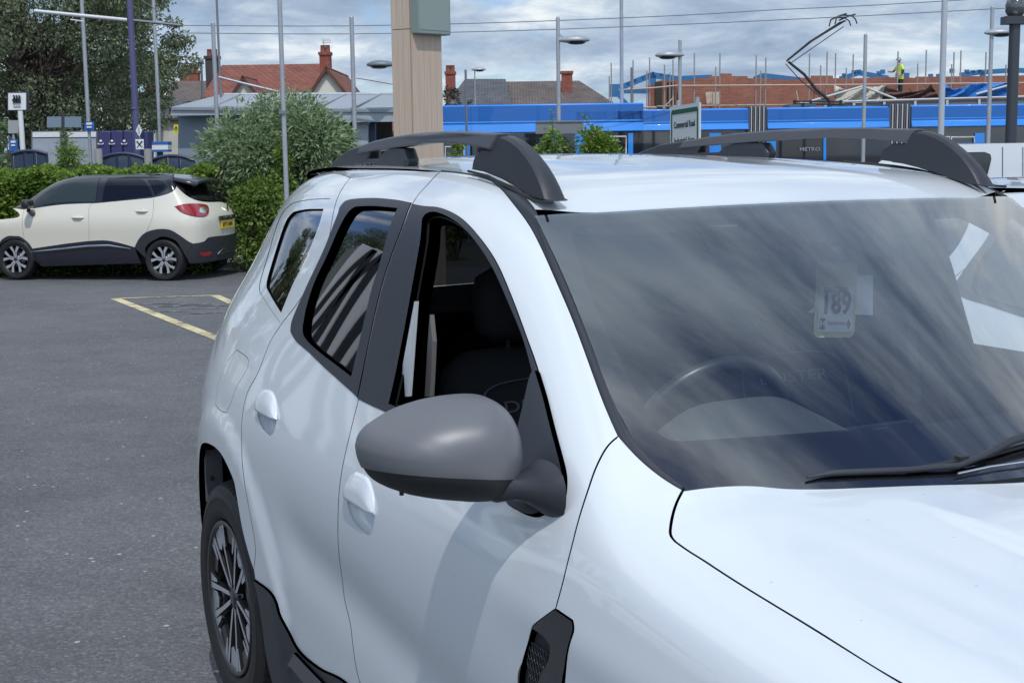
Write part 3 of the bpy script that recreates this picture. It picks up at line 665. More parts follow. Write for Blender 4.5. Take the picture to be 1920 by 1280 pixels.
for keep, gr, nm, m in ((True, .012, 'mirror_cap', mat('mirror_grey', (.14, .145, .155), .42, metal=.15, bump=.05, bscale=1500)), (False, -.006, 'mirror_lower_shell', rubber)):
    V, F = dome(keep, gr, nm, m)
    V = np.array(V); k = len(MC); o_ = obj(nm, V, F, m, car, True); bm = bmesh.new(); bm.from_mesh(o_.data); bmesh.ops.remove_doubles(bm, verts=bm.verts, dist=.0004); gq = _org(car)
    bmesh.ops.bisect_plane(bm, geom=bm.verts[:]+bm.edges[:]+bm.faces[:], dist=1e-5, plane_co=Vector((.78-gq[0], .93-gq[1], 1.113-gq[2])), plane_no=Vector((.10, -.14, 1)), clear_inner=keep, clear_outer=not keep)
    bmesh.ops.recalc_face_normals(bm, faces=bm.faces)
    if sum(f.normal.x*f.calc_area() for f in bm.faces) > 0: bmesh.ops.reverse_faces(bm, faces=bm.faces)
    bmesh.ops.remove_doubles(bm, verts=bm.verts, dist=.0004); loose = [v for v in bm.verts if not v.link_faces]; bmesh.ops.delete(bm, geom=loose, context='VERTS')
    bm.to_mesh(o_.data); bm.free(); o_.data.polygons.foreach_set('use_smooth', [True]*len(o_.data.polygons))
    mir_obj(o_, car)
back = np.stack([.862+(MC[:, 0]-1.0)*.22-.004, (MC[:, 0]-1.0)*.97+1.0, (MC[:, 1]-1.155)*.97+1.155], 1)
mb = MB(); mb.add(list(back), [tuple(range(len(back)))]); o_ = mb.build('mirror_back_plate', rubber, car); mir_obj(o_, car)
# foot of the mirror: arm and the triangle on the door corner
sl = [[p(1011, 700), p(1026, 750), p(1040, 806), p(1054, 858), p(1061, 888)], [p(1061, 888), p(1062, 910), p(1060, 930), p(1045, 950), p(1018, 964)], [p(1018, 964), p(1000, 966), p(980, 958), p(958, 938)], [p(958, 938), p(968, 880), p(978, 815), p(990, 762), p(1003, 708)], [p(1003, 708), p(1006, 700), p(1011, 700)]]
sl = [[p(1011, 700), p(1026, 750), p(1040, 806), p(1054, 858), p(1061, 888), p(1062, 910), p(1059, 932), p(1045, 950), p(1018, 964), p(1000, 966), p(980, 957), p(958, 938), p(966, 880), p(978, 815), p(990, 762), p(1003, 706), p(1011, 700)]]
o_ = panel(SS, 'mirror_sail', sl, black_pl, car, off=.012, gap=0, depth=.03, round_=.005); mir_obj(o_, car)
a1 = at(1005, 915, 1, .875); a0 = np.array([.80, .93, 1.10])
mb = MB()
secs = [((.815, .99, 1.110), .020, .016), ((.80, .96, 1.10), .028, .020), ((.775, .93, 1.095), .034, .024), ((.757, .908, 1.098), .034, .021), ((.744, .890, 1.097), .038, .024), ((.736, .876, 1.095), .046, .031), ((.732, .864, 1.094), .056, .040), ((.730, .850, 1.093), .064, .048)]
V = []; F = []; n = 20
for (c_, rx, rz2) in secs:
    for k in range(n): a = 2*math.pi*k/n; V.append((c_[0]+rx*math.copysign(abs(math.cos(a))**.8, math.cos(a)), c_[1], c_[2]+rz2*math.copysign(abs(math.sin(a))**.8, math.sin(a))))
for i in range(len(secs)-1):
    for k in range(n): F.append((i*n+k, (i+1)*n+k, (i+1)*n+(k+1) % n, i*n+(k+1) % n))
mb.add(V, F, 0, True); o_ = mb.build('mirror_arm', black_pl, car); mir_obj(o_, car)
MB().lathe([(0, -.02), (.004, -.02), (.004, .002), (0, .002)], (.845, 1.065, 1.086), (0, 0, -1), 10).build('mirror_sensor', black_pl, car)

# ---- roof rails
YO, YI = .600, .560
def rail_y(x): return float(np.interp(x, [1.6, 2.85], [.600, .515]))        # the rails close in towards the tail
def outline(pts, y):
    R_ = []
    for a, b in pts:
        w_ = at(a, b, 1, y)
        for _ in range(6): w_ = at(a, b, 1, y-YO+rail_y(w_[0]))
        R_.append(w_)
    return R_
foot = [(1059, 374), (1050, 352), (1040, 334), (1025, 312), (1008, 293), (990, 276), (970, 263), (950, 256), (931, 254), (921, 263), (917, 282), (897, 282), (886, 292), (883, 305), (882, 318), (905, 323), (935, 335), (960, 348), (985, 362), (1008, 373), (1032, 378)]
V = [at(a, b, 1, YI+(YO-YI)*float(sst(i/11))) for i, (a, b) in enumerate(foot)]; mb = MB(); dy = np.array([0, YI-YO, 0])
# front foot: narrower at the crown, wide at the base
def foot_mesh(pts, name, m, parent, lo=None):
    P0 = np.array(pts); n = len(P0); zc_ = P0[:, 2]; z0, z1 = zc_.min(), zc_.max(); V = []
    for t, (ya, sh_) in enumerate(((YO+.004, 1), (YO-.003, .0), (YI+.003, 0), (YI-.004, 1))):
        for a in P0:
            h = (a[2]-z0)/(z1-z0); yy = ya
            if t in (0, 3):
                yy = ya; b = a.copy()
            V.append(np.array([a[0], ya-YO+rail_y(a[0])+(-.010 if t < 2 else .006)*h, a[2]]))
    V = np.array(V); c = P0.mean(0)
    for t in (0, 3):
        blk = V[t*n:(t+1)*n]; d = c-blk; d[:, 1] = 0; L_ = np.linalg.norm(d, axis=1, keepdims=True); V[t*n:(t+1)*n] = blk+d/np.maximum(L_, 1e-6)*.007
    F = [tuple(range(n)), tuple(range(3*n, 4*n))[::-1]]
    for t in range(3):
        for i in range(n): F.append((t*n+i, (t+1)*n+i, (t+1)*n+(i+1) % n, t*n+(i+1) % n))
    o_ = obj(name, V, F, m, parent, True); bm = bmesh.new(); bm.from_mesh(o_.data); bmesh.ops.recalc_face_normals(bm, faces=bm.faces); bm.to_mesh(o_.data); bm.free()
    o_.data.set_sharp_from_angle(angle=rad(38)); bv = o_.modifiers.new('bevel', 'BEVEL'); bv.width = .004; bv.segments = 3; bv.limit_method = 'ANGLE'; bv.angle_limit = rad(38); return o_
rail_parts = []
rail_parts.append(foot_mesh(V, 'roof_rail_foot', black_pl, car))
bar_t = [(928, 250.5), (900, 249.5), (862, 247), (825, 246.5), (790, 248), (762, 251), (728, 256.5), (697, 264), (672, 273)]
bar_b = [(667, 288), (690, 284), (722, 279), (760, 274), (790, 269.5), (820, 268), (862, 271), (895, 276), (918, 281)]
rail_parts.append(foot_mesh(outline(bar_t+bar_b, YO+.003), 'roof_rail_bar', satin, car))
rf = [(697, 265), (672, 272), (650, 280), (636, 291), (625, 303), (617, 318), (613, 331), (640, 330), (700, 321), (740, 317), (786, 312), (788, 300), (782, 278), (760, 276), (722, 281), (716, 286), (711, 297), (688, 299), (690, 287)]
rfo = [outline([(a, b)], YI if a > 730 else YO)[0] for a, b in rf]
for i in range(len(rfo)):
    if rf[i][0] <= 640:      # the tail runs on behind the roof's own horizon
        k = (640-rf[i][0])/27; rfo[i] = rfo[i]+np.array([.03*k, 0, -.004*k])
rail_parts.append(foot_mesh(rfo, 'roof_rail_foot', black_pl, car))
for o_ in rail_parts: mir_obj(o_, car)
base = MB(); bp = outline([(1036, 380), (1005, 377), (980, 366), (950, 349), (915, 330), (878, 321)], YO+.006)
base.tube([a for a in bp], .003, 6); o_ = base.build('roof_rail_gasket', rubber, car); mir_obj(o_, car)
tt = outline([(695, 305)], YO)[0]
text('rail_lettering', 'DUSTER', .026, satin, car, frame((tt[0]+.02, tt[1]+.0022, tt[2]-.010), (-1, 0, .035), (0, 0, 1)), .0008, xs=2.1)

# ---- wheels
tyre_m = mat('tyre_rubber', (.011, .011, .012), .58, bump=.1, bscale=300, var=.3, vscale=40)
alloy = mat('alloy_face', (.40, .42, .45), .25, metal=.25, coat=.6); alloy_blk = mat('alloy_black', (.014, .014, .016), .3, coat=.4)
disc_m = mat('brake_disc', (.25, .25, .26), .35, metal=1)
def wheel(cx_, cz_, side, R=.345, W_=.215, rim=.228, y0=.885, parent=None, spin=0.0, style=0, det=True):
    """axis along y; outer face at y0"""
    s_ = side; k = R/.345
    ty = MB(); pr = [(rim-.004, -.028), (rim+.006, -.008), (rim+.022, 0), (rim+.045, .003), (rim+.066, .001), (rim+.069, .0025), (rim+.073, -.001), (R-.024, -.006), (R-.012, -.014), (R-.009, -.026), (R-.009, -.04), (R-.009, -W_+.03), (R-.014, -W_+.008), (R-.05, -W_-.006), (rim+.03, -W_-.003), (rim, -W_+.025)]
    ax = (0, s_, 0); c = (cx_, y0*s_, cz_)
    ty.lathe(pr, c, ax, 72)
    if det:
        nb = 74
        for i in range(nb):
            for rib, (h0, h1, sk) in enumerate(((-.012, -.047, 0), (-.055, -.088, .5), (-.096, -.126, 0), (-.134, -.166, .5), (-.174, -.205, 0))):
                a0 = 2*math.pi*(i+sk*.5)/nb; a1 = a0+2*math.pi/nb*.80; r0 = R-.011; r1 = R+(.0015 if rib not in (0, 4) else 0)
                Vv = []
                for rr in (r0, r1):
                    for a, h in ((a0, h0), (a1, h0), (a1+.012, h1), (a0+.012, h1)):
                        rq = rr-(.010 if (rib == 0 and h == h0) else 0)
                        Vv.append((cx_+rq*math.cos(a), (y0+h)*s_, cz_+rq*math.sin(a)))
                ty.hexa(Vv)
    tyo = ty.build('tyre', tyre_m, parent)
    rm = MB(); rm.lathe([(rim-.004, -.02), (rim+.002, -.006), (rim-.002, -.001), (rim-.010, -.003), (rim-.014, -.012), (rim-.022, -.05), (rim-.03, -.12), (rim-.02, -W_+.02)], c, ax, 72, 1)
    rm.lathe([(.0, -.016), (.022, -.014), (.030, -.022), (.034, -.04)], c, ax, 24, 1)
    def sp(poly, h_in, h_out, th, mi=0, mside=1):
        P0 = [];
        for (r_, a_) in poly:
            h = h_in+(h_out-h_in)*min(1, r_/rim); P0.append(np.array([cx_+r_*math.cos(a_+spin), (y0+h)*s_, cz_+r_*math.sin(a_+spin)]))
        rm.prism(P0, np.array([0, -th*s_, 0]), mi, mside)
    for j in range(5):
        b = 2*math.pi*j/5
        if style == 0:
            for q_ in (-1, 1):
                sp([(.026, b+q_*.10), (.050, b+q_*.42), (.120, b+q_*.30), (.222, b+q_*.265), (.222, b+q_*.175), (.120, b+q_*.19), (.06, b+q_*.16)], -.020, -.008, .024)
                sp([(.222, b+q_*.275), (.150, b+q_*.34), (.150, b+q_*.40), (.222, b+q_*.40)], -.012, -.009, .010)
            sp([(.223, b-.15), (.165, b-.14), (.150, b), (.165, b+.14), (.223, b+.15)], -.014, -.012, .012)
            sp([(.222, b+.48), (.165, b+.50), (.165, b+2*math.pi/5-.50), (.222, b+2*math.pi/5-.48)], -.020, -.014, .012, 1)
        else:
            for q_ in (-1, 1):
                sp([(.02, b), (.05, b+q_*.55), (.115, b+q_*.26), (.215, b+q_*.42), (.222, b+q_*.20), (.135, b+q_*.04)], -.016, -.006, .025)
        sp([(.012+.028, b+.63-.1), (.012+.028, b+.63+.1), (.05, b+.63)], -.02, -.02, .01, 1)
    ro = rm.build('rim', [alloy, alloy_blk], parent)
    ds = MB().lathe([(.0, -.075), (.145, -.075), (.145, -.10), (0, -.10)], c, ax, 40); ds.lathe([(0, -.045), (.06, -.05), (.065, -.075)], c, ax, 20)
    dso = ds.build('brake_disc', disc_m, parent)
    return tyo, ro, dso
for cx_, sd in ((WX, 1), (WX, -1), (0., 1), (0., -1)):
    wheel(cx_, WZ, sd, parent=car, spin=.95)
for cx_, sd in ((2.665, 1), (2.665, -1), (0, 1), (0, -1)):
    lin = MB(); lin.lathe([(.395, .0), (.395, -.26), (.05, -.27)], (cx_, .815*sd, .40), (0, sd, 0), 40, a0=-.1, a1=math.pi+.1); lin.build('arch_liner', rubber, car)
fl_ = at(389, 890, 1, .86); mb = MB(); mb.box(fl_+np.array([.0, -.02, 0]), (.012, .055, .17)); mb.lathe([(0, 0), (.008, 0), (.008, .004), (0, .005)], fl_+np.array([-.007, -.01, -.01]), (-1, 0, 0), 8, 1)
bevel(mb.build('lit_liner_plate', [satin, rubber], car), .004)  # grey plate standing in for the sunlit rear of the arch liner

# ---- ends of the car, mostly out of the frame
TS = Surf([[(xx-.10*abs(yy/.62)**3, yy*wd, zz) for yy in (-.66, -.5, -.3, 0, .3, .5, .66)] for zz, xx, wd in ((.30, 3.42, .9), (.36, 3.45, .95), (.5, 3.49, 1), (.9, 3.50, 1), (1.13, 3.47, .9), (1.3, 3.42, .72), (1.45, 3.34, .62), (1.54, 3.25, .55), (1.575, 3.15, .5))]).prep(.125, .125, (1, 0, 0))
tw = [[TS.xz(-.40, 1.15, 1, 2), TS.xz(0, 1.14, 1, 2), TS.xz(.40, 1.15, 1, 2)], [TS.xz(.40, 1.15, 1, 2), TS.xz(.33, 1.46, 1, 2)], [TS.xz(.33, 1.46, 1, 2), TS.xz(0, 1.475, 1, 2), TS.xz(-.33, 1.46, 1, 2)], [TS.xz(-.33, 1.46, 1, 2), TS.xz(-.40, 1.15, 1, 2)]]
U1, V1 = TS.nu-.01, TS.nv-.01
a_, b_, c_, d_ = (np.array(v_, float) for v_ in ((.01, .01), (U1, .01), (U1, V1), (.01, V1)))
panel(TS, 'tailgate', [[a_, b_], [b_, c_], [c_, d_], [d_, a_]], white, car, [tw], grid=.06, gap=0)
panel(TS, 'rear_window', tw, pv_glass, car, off=-.004, gap=-.004, flange=False)
FSf = Surf([[(xx+.20*abs(yy/.75)**2.6, yy, zz) for yy in (-.84, -.7, -.4, 0, .4, .7, .84)] for zz, xx in ((.20, -.80), (.28, -.86), (.45, -.90), (.62, -.90), (.75, -.88), (.84, -.86), (.90, -.80))]).prep(.125, .125, (-1, 0, 0))
U1, V1 = FSf.nu-.01, FSf.nv-.01
a_, b_, c_, d_ = (np.array(v_, float) for v_ in ((.01, .01), (U1, .01), (U1, V1), (.01, V1)))
gr_ = [[FSf.xz(-.5, .60, 1, 2), FSf.xz(.5, .60, 1, 2)], [FSf.xz(.5, .60, 1, 2), FSf.xz(.46, .76, 1, 2)], [FSf.xz(.46, .76, 1, 2), FSf.xz(-.46, .76, 1, 2)], [FSf.xz(-.46, .76, 1, 2), FSf.xz(-.5, .60, 1, 2)]]
panel(FSf, 'front_bumper', [[a_, b_], [b_, c_], [c_, d_], [d_, a_]], white, car, [gr_], grid=.08, gap=0)
panel(FSf, 'grille', gr_, gloss_black, car, off=-.02, gap=-.02, flange=False, grid=.1)
for sd in (1, -1):
    hl = MB(); hl.box((-.70, .66*sd, .74), (.12, .18, .12)); bevel(hl.build('headlight', mat('headlight', (.5, .52, .55), .08, coat=1), car), .03, 3)

# ---- cabin
liner_m = mat('headliner', (.30, .31, .31), .9)
dash_m = mat('dashboard', (.085, .092, .095), .62, bump=.15, bscale=500)
hl_out = [[r2(1.17, .58), r2(1.17, 0), r2(1.17, -.58)], [r2(1.17, -.58), r2(2.0, -.56), r2(3.1, -.42)], [r2(3.1, -.42), r2(3.2, 0), r2(3.1, .42)], [r2(3.1, .42), r2(2.0, .56), r2(1.17, .58)]]
panel(RS, 'headliner', hl_out, liner_m, car, off=-.035, gap=0, flange=False, grid=.15)
fb = MB(); fb.box((1.9, 0, .33), (2.75, 1.5, .04)); fb.box((.60, 0, .62), (.03, 1.5, .62)); fb.box((1.3, 0, .24), (4.0, 1.2, .1)); fb.box((3.38, 0, .7), (.03, 1.1, .7)); fb.box((2.95, 0, .72), (.75, 1.15, .02))
for sd in (1, -1): fb.box((1.45, .80*sd, .70), (1.75, .04, .66)); fb.box((2.75, .72*sd, .80), (.8, .06, .5))
fb.build('cabin_shell', cabin, car)
V = []; F = []; YD = np.linspace(-.74, .74, 60)
for y in YD:
    b = math.exp(-((y-.33)/.20)**4); pr = [(.58, 1.075), (.66, 1.078), (.76, 1.075), (.84, 1.075+.07*b), (.92, 1.07+.095*b), (.955, 1.055+.085*b), (.965, 1.03+.05*b), (.95, .97), (.99, .88), (.97, .70), (.85, .62)]
    if y < -.05: pr[4] = (.92, 1.065); pr[5] = (.97, 1.045)
    V += [(a, y, c) for a, c in pr]
k = 11
for i in range(len(YD)-1):
    for j in range(k-1): F.append((i*k+j, i*k+j+1, (i+1)*k+j+1, (i+1)*k+j))
do = obj('dashboard', V, F, dash_m, car, True); do.data.set_sharp_from_angle(angle=rad(45))
mb = MB(); mb.box((.80, -.42, 1.079), (.05, .36, .006));
for i in range(14): mb.box((.80, -.58+.024*i, 1.084), (.03, .010, .003), 1)
mb.box((.93, .0, 1.03), (.02, .24, .09), 1); mb.build('dashboard_vents', [dash_m, cabin], do)
# steering wheel
cw = np.array([1.03, .325, 1.06]); nx = np.array([math.cos(rad(24)), 0, math.sin(rad(24))]); e1_ = np.array([0, 1., 0]); e2_ = np.cross(nx, e1_); e2_ *= np.sign(e2_[2])
sw = MB(); sw.tube([cw+.185*(e1_*math.cos(a)+e2_*math.sin(a)) for a in np.linspace(0, 2*math.pi, 49)], .0155, 12, cap=False)
for a in (0, math.pi, -math.pi/2): sw.tube([cw-nx*.02, cw-nx*.01+.09*(e1_*math.cos(a)+e2_*math.sin(a)), cw+.18*(e1_*math.cos(a)+e2_*math.sin(a))], [.03, .02, .012], 8)
sw.lathe([(0, .03), (.05, .025), (.065, 0), (.06, -.04)], cw-nx*.01, nx, 20); sw.tube([cw-nx*.03, cw-nx*.2], .03, 10)
sw.build('steering_wheel', mat('wheel_leather', (.03, .03, .032), .32), car)
# seats
def loft(secs, nm, m, n=20, ex=.55, cap=True):
    """secs: centre, half width y, half depth x, local up-tilted; superellipse sections stacked"""
    V = []; F = []
    for c_, hy, hx in secs:
        for k in range(n):
            a = 2*math.pi*k/n; ca, sa = math.cos(a), math.sin(a); V.append((c_[0]+hx*math.copysign(abs(ca)**ex, ca), c_[1]+hy*math.copysign(abs(sa)**ex, sa), c_[2]))
    for i in range(len(secs)-1):
        for k in range(n): F.append((i*n+k, i*n+(k+1) % n, (i+1)*n+(k+1) % n, (i+1)*n+k))
    if cap: F += [tuple(range(n))[::-1], tuple(range((len(secs)-1)*n, len(secs)*n))]
    return obj(nm, V, F, m, car, True)
def seat(y, x0=1.62, letters=True):
    loft([((x0-.03, y, .62), .22, .07), ((x0+.01, y, .8), .25, .075), ((x0+.05, y, .95), .255, .07), ((x0+.085, y, 1.06), .245, .06), ((x0+.105, y, 1.13), .22, .052), ((x0+.115, y, 1.165), .17, .035), ((x0+.118, y, 1.172), .12, .015)], 'seat_backrest', cloth)
    loft([((x0+.10, y, 1.195), .10, .03), ((x0+.095, y, 1.22), .135, .05), ((x0+.10, y, 1.29), .14, .055), ((x0+.11, y, 1.345), .125, .05), ((x0+.115, y, 1.37), .08, .025)], 'headrest', cloth)
    loft([((x0-.28, y, .52), .25, .26), ((x0-.27, y, .60), .26, .27), ((x0-.26, y, .655), .24, .25), ((x0-.25, y, .665), .18, .2)], 'seat_cushion', cloth)
    hp = MB()
    for k in (-.05, .05): hp.tube([(x0+.11, y+k, 1.15), (x0+.105, y+k, 1.24)], .006, 6)
    hp.build('headrest_post', chrome, car)
    # piped seam of the shoulder panel
    sm = MB(); pts = [np.array([x0-.028, y+.17, .93]), np.array([x0+.012, y+.165, 1.06]), np.array([x0+.03, y+.13, 1.095]), np.array([x0+.037, y+.05, 1.105]), np.array([x0+.037, y-.05, 1.105]), np.array([x0+.03, y-.13, 1.095]), np.array([x0+.012, y-.165, 1.06]), np.array([x0-.028, y-.17, .93])]
    sm.tube(spl(pts, 5), .0022, 5); sm.build('seat_piping', mat('piping_grey', (.16, .165, .18), .6), car)
    if letters: text('seat_lettering', 'DUSTER', .040, mat('lettering_grey', (.16, .165, .175), .6), car, frame((x0+.0125, y, 1.045), (0, -1, 0), (.30, 0, 1)), .001, xs=1.55)
seat(.37); seat(-.37)
for y in (-.45, 0, .45):
    loft([((2.42, y, .62), .20, .07), ((2.50, y, .95), .21, .07), ((2.53, y, 1.08), .19, .05), ((2.535, y, 1.10), .12, .02)], 'rear_backrest', cloth); loft([((2.53, y, 1.13), .09, .03), ((2.53, y, 1.20), .11, .045), ((2.54, y, 1.26), .08, .03)], 'rear_headrest', cloth)
loft([((2.18, 0, .52), .62, .26), ((2.19, 0, .64), .62, .26)], 'rear_cushion', cloth)
# trim on the middle posts, belts, mirror on the screen, grab handles
for sd in (1, -1):
    mb = MB(); pts = [np.array([1.64, .775, .95]), np.array([1.64, .745, 1.15]), np.array([1.65, .70, 1.35]), np.array([1.66, .63, 1.53])]
    for i in range(3):
        a, b = pts[i].copy(), pts[i+1].copy(); a[1] *= sd; b[1] *= sd; mb.box((a+b)/2, (.085, .03, np.linalg.norm(b-a)+.02), 0, (np.array([1., 0, 0]), np.cross((b-a)/np.linalg.norm(b-a), [1., 0, 0]), (b-a)/np.linalg.norm(b-a)))
    bevel(mb.build('middle_post_trim', liner_m, car), .01)
    mb = MB(); mb.prism([(1.68, .71*sd, 1.40), (1.72, .70*sd, 1.40), (1.74, .69*sd, .75), (1.70, .70*sd, .75)], (0, -.002*sd, 0)); mb.build('seat_belt', mat('belt_webbing', (.09, .09, .09), .7), car)
    mb = MB(); mb.tube([(1.16, .60*sd, 1.485), (.98, .64*sd, 1.35), (.80, .68*sd, 1.22)], .022, 8); mb.build('front_post_trim', liner_m, car)
mb = MB(); cm = GS.ev(*gyz(-.05, 1.45))+np.array([.10, 0, -.02])
mb.box(cm+np.array([.02, 0, .01]), (.03, .23, .065)); mb.tube([GS.ev(*gyz(-.05, 1.49))+np.array([.02, 0, -.01]), cm], .012, 8); bevel(mb.build('interior_mirror', cabin, car), .012, 3)
mb = MB(); mb.box(GS.ev(*gyz(-.07, 1.465))+np.array([.05, 0, -.035]), (.14, .20, .05)); bevel(mb.build('sensor_pod', cabin, car), .02, 3)
for sd in (1, -1): bevel(MB().box((1.24, .33*sd, 1.485), (.16, .36, .018)).build('sun_visor', liner_m, car), .008, 3)
MB().prism([at(a, b, 1, .80) for a, b in ((744, 743), (764, 743), (770, 660), (777, 565))], (0, -.01, 0)).build('pale_window_strip', white, car)  # narrow white strip added just inside the open front window
MB().prism([at(a, b, 1, .745) for a, b in ((796, 743), (806, 743), (809, 690), (811, 640), (806, 590), (802, 640))], (0, -.01, 0)).build('beige_window_strip', mat('beige_strip', (.16, .155, .15), .7), car)  # narrow beige strip added deeper inside the same opening
# ---- cowl and wipers
cv = MB(); CW = [(.30+.40*abs(y)**1.9, y, 1.068-.01*abs(y)) for y in np.linspace(-.60, .60, 21)]
V = []; F = []
for a in CW: V += [(a[0]+.035, a[1], a[2]+.004), (a[0]+.10, a[1], a[2]-.004), (a[0]+.24, a[1], a[2]+.010)]
for i in range(20):
    for k in range(2): F.append((i*3+k, i*3+k+1, i*3+3+k+1, i*3+3+k))
obj('scuttle_panel', V, F, black_pl, car, True)
gn = np.array([-.52, 0, .85])
def onglass(px, py, h=.0): return GS.ev(*g(px, py))+gn*h
wp = MB()
wp.tube([onglass(1510, 903, .010), onglass(1540, 897, .010), onglass(1560, 895, .011), onglass(1700, 890, .012), onglass(1790, 884, .014), onglass(1835, 870, .020), onglass(1880, 849, .027), onglass(1935, 832, .03), onglass(2010, 838, .02)], [.002, .004, .0055, .0055, .006, .006, .008, .009, .013], 8)
wp.build('wiper_arm', black_pl, car)
wb = MB(); wb.tube([onglass(1700, 886, .008), onglass(1800, 871, .010), onglass(1860, 858, .011), onglass(1990, 822, .010), onglass(2300, 780, .008)], [.003, .004, .0045, .0045, .003], 6); wb.box(onglass(1797, 872, .013), (.016, .018, .014)); wb.build('wiper_blade', rubber, car)
wb = MB(); wb.tube([onglass(1790, 897, .012), onglass(1850, 884, .012), onglass(1935, 872, .012)], .0025, 6); wb.build('wiper_spring_rod', chrome, car)
# ---- hanging tag on the interior mirror
tx0 = np.array([1.12, -.078, 0]); tgc = np.array([1.12, -.077, 1.318]); tX = np.array([-.12, -1, -.06]); tX /= np.linalg.norm(tX); tY = np.array([0.03, -.05, 1.]); tY -= tX*tX.dot(tY); tY /= np.linalg.norm(tY); tN = np.cross(tX, tY)
def rrect(w, h, r, n=5, top=True):
    P_ = []
    for cx_, cy_, a0 in ((w/2-r, -h/2+r, -90), (w/2-r, h/2-r, 0), (-w/2+r, h/2-r, 90), (-w/2+r, -h/2+r, 180)):
        for k in range(n+1): a = rad(a0+90*k/n); P_.append((cx_+r*math.cos(a), cy_+r*math.sin(a)))
    return P_
yel = mat('tag_yellow', (.72, .66, .32), .5); wht = mat('tag_white', (.88, .90, .90), .5); ink = mat('tag_ink', (.008, .012, .022), .6)
tg = thing('price_tag', tgc, 'cream and white paper number tag 189 hanging behind the windscreen', 'tag')
def flat(parent, c, X, Y, poly, m, nm, th=.0008):
    N_ = np.cross(X, Y); MBx = MB().prism([c+X*a+Y*b for a, b in poly], N_*th); return MBx.build(nm, m, parent)
flat(tg, tgc, tX, tY, rrect(.104, .172, .014), yel, 'holder')
fz = tgc+tN*.0012
flat(tg, fz-tY*.024+tN*.001, tX, tY, rrect(.088, .100, .004), wht, 'card')
flat(tg, fz+tY*.018+tN*.0022-tX*.002, tX, tY, rrect(.062, .011, .004), ink, 'strip', .0005)
text('strip_lettering', 'YOU SEARCH FOR', .0085, wht, tg, frame(fz+tY*.018+tN*.003-tX*.002, tX, tY), .0002)
text('number', '189', .066, ink, tg, frame(fz-tY*.013+tN*.0025, tX, tY), .0004, xs=.78, bold=.0016)
flat(tg, fz-tY*.056-tX*.033+tN*.0022, tX, tY, rrect(.014, .024, .002), ink, 'badge', .0005)
text('badge_lettering', 'H', .018, wht, tg, frame(fz-tY*.056-tX*.033+tN*.003, tX, tY), .0002, bold=.0006)
text('small_lettering', 'hendersons', .013, ink, tg, frame(fz-tY*.054+tX*.004+tN*.0025, tX, tY), .0002, xs=.75)
text('emblem', '◊', .022, ink, tg, frame(fz-tY*.056+tX*.034+tN*.0025, tX, tY), .0002) if False else flat(tg, fz-tY*.056+tX*.034+tN*.0022, tX, tY, [(0, -.011), (.006, 0), (0, .011), (-.006, 0)], ink, 'emblem', .0004)
pn = thing('paper_note', tgc+tX*.05+tY*.015-tN*.004, 'pale folded paper sheet tucked behind the number tag', 'paper')
flat(pn, tgc+tX*.055-tY*.002-tN*.004, tX, tY, [(-.12, -.03), (.045, -.035), (.040, .055), (-.02, .05), (-.075, .01)], wht, 'sheet', .001)
# ================================================================== ground
def fdist(x, y): return (x-CAM_POS[0])*FH[0]+(y-CAM_POS[1])*FH[1]
def gz_d(d): return np.interp(d, [-100, 5.2, 7, 21, 27, 38, 60, 400], [0, 0, -.03, -.39, -.50, -.90, -1.0, -1.0])
def gz(x, y): return float(gz_d(fdist(x, y)))
def gpx(px, py, dz=0):
    d = ray(px, py); lo, hi = 1., 300.
    for _ in range(50):
        t = (lo+hi)/2; P_ = CAM_POS+d*t
        if P_[2] > gz(P_[0], P_[1]): lo = t
        else: hi = t
    P_ = CAM_POS+d*lo; P_[2] = gz(P_[0], P_[1])+dz; return P_
def gpt(px, dist):
    """ground point under a photo column at a distance"""
    P_ = bg(px, 300, dist); P_[2] = gz(P_[0], P_[1]); return P_
def fl(dist, lat, z=None):
    P_ = CAM_POS+FH*dist+RH*lat; P_[2] = float(gz_d(dist)) if z is None else z; return P_

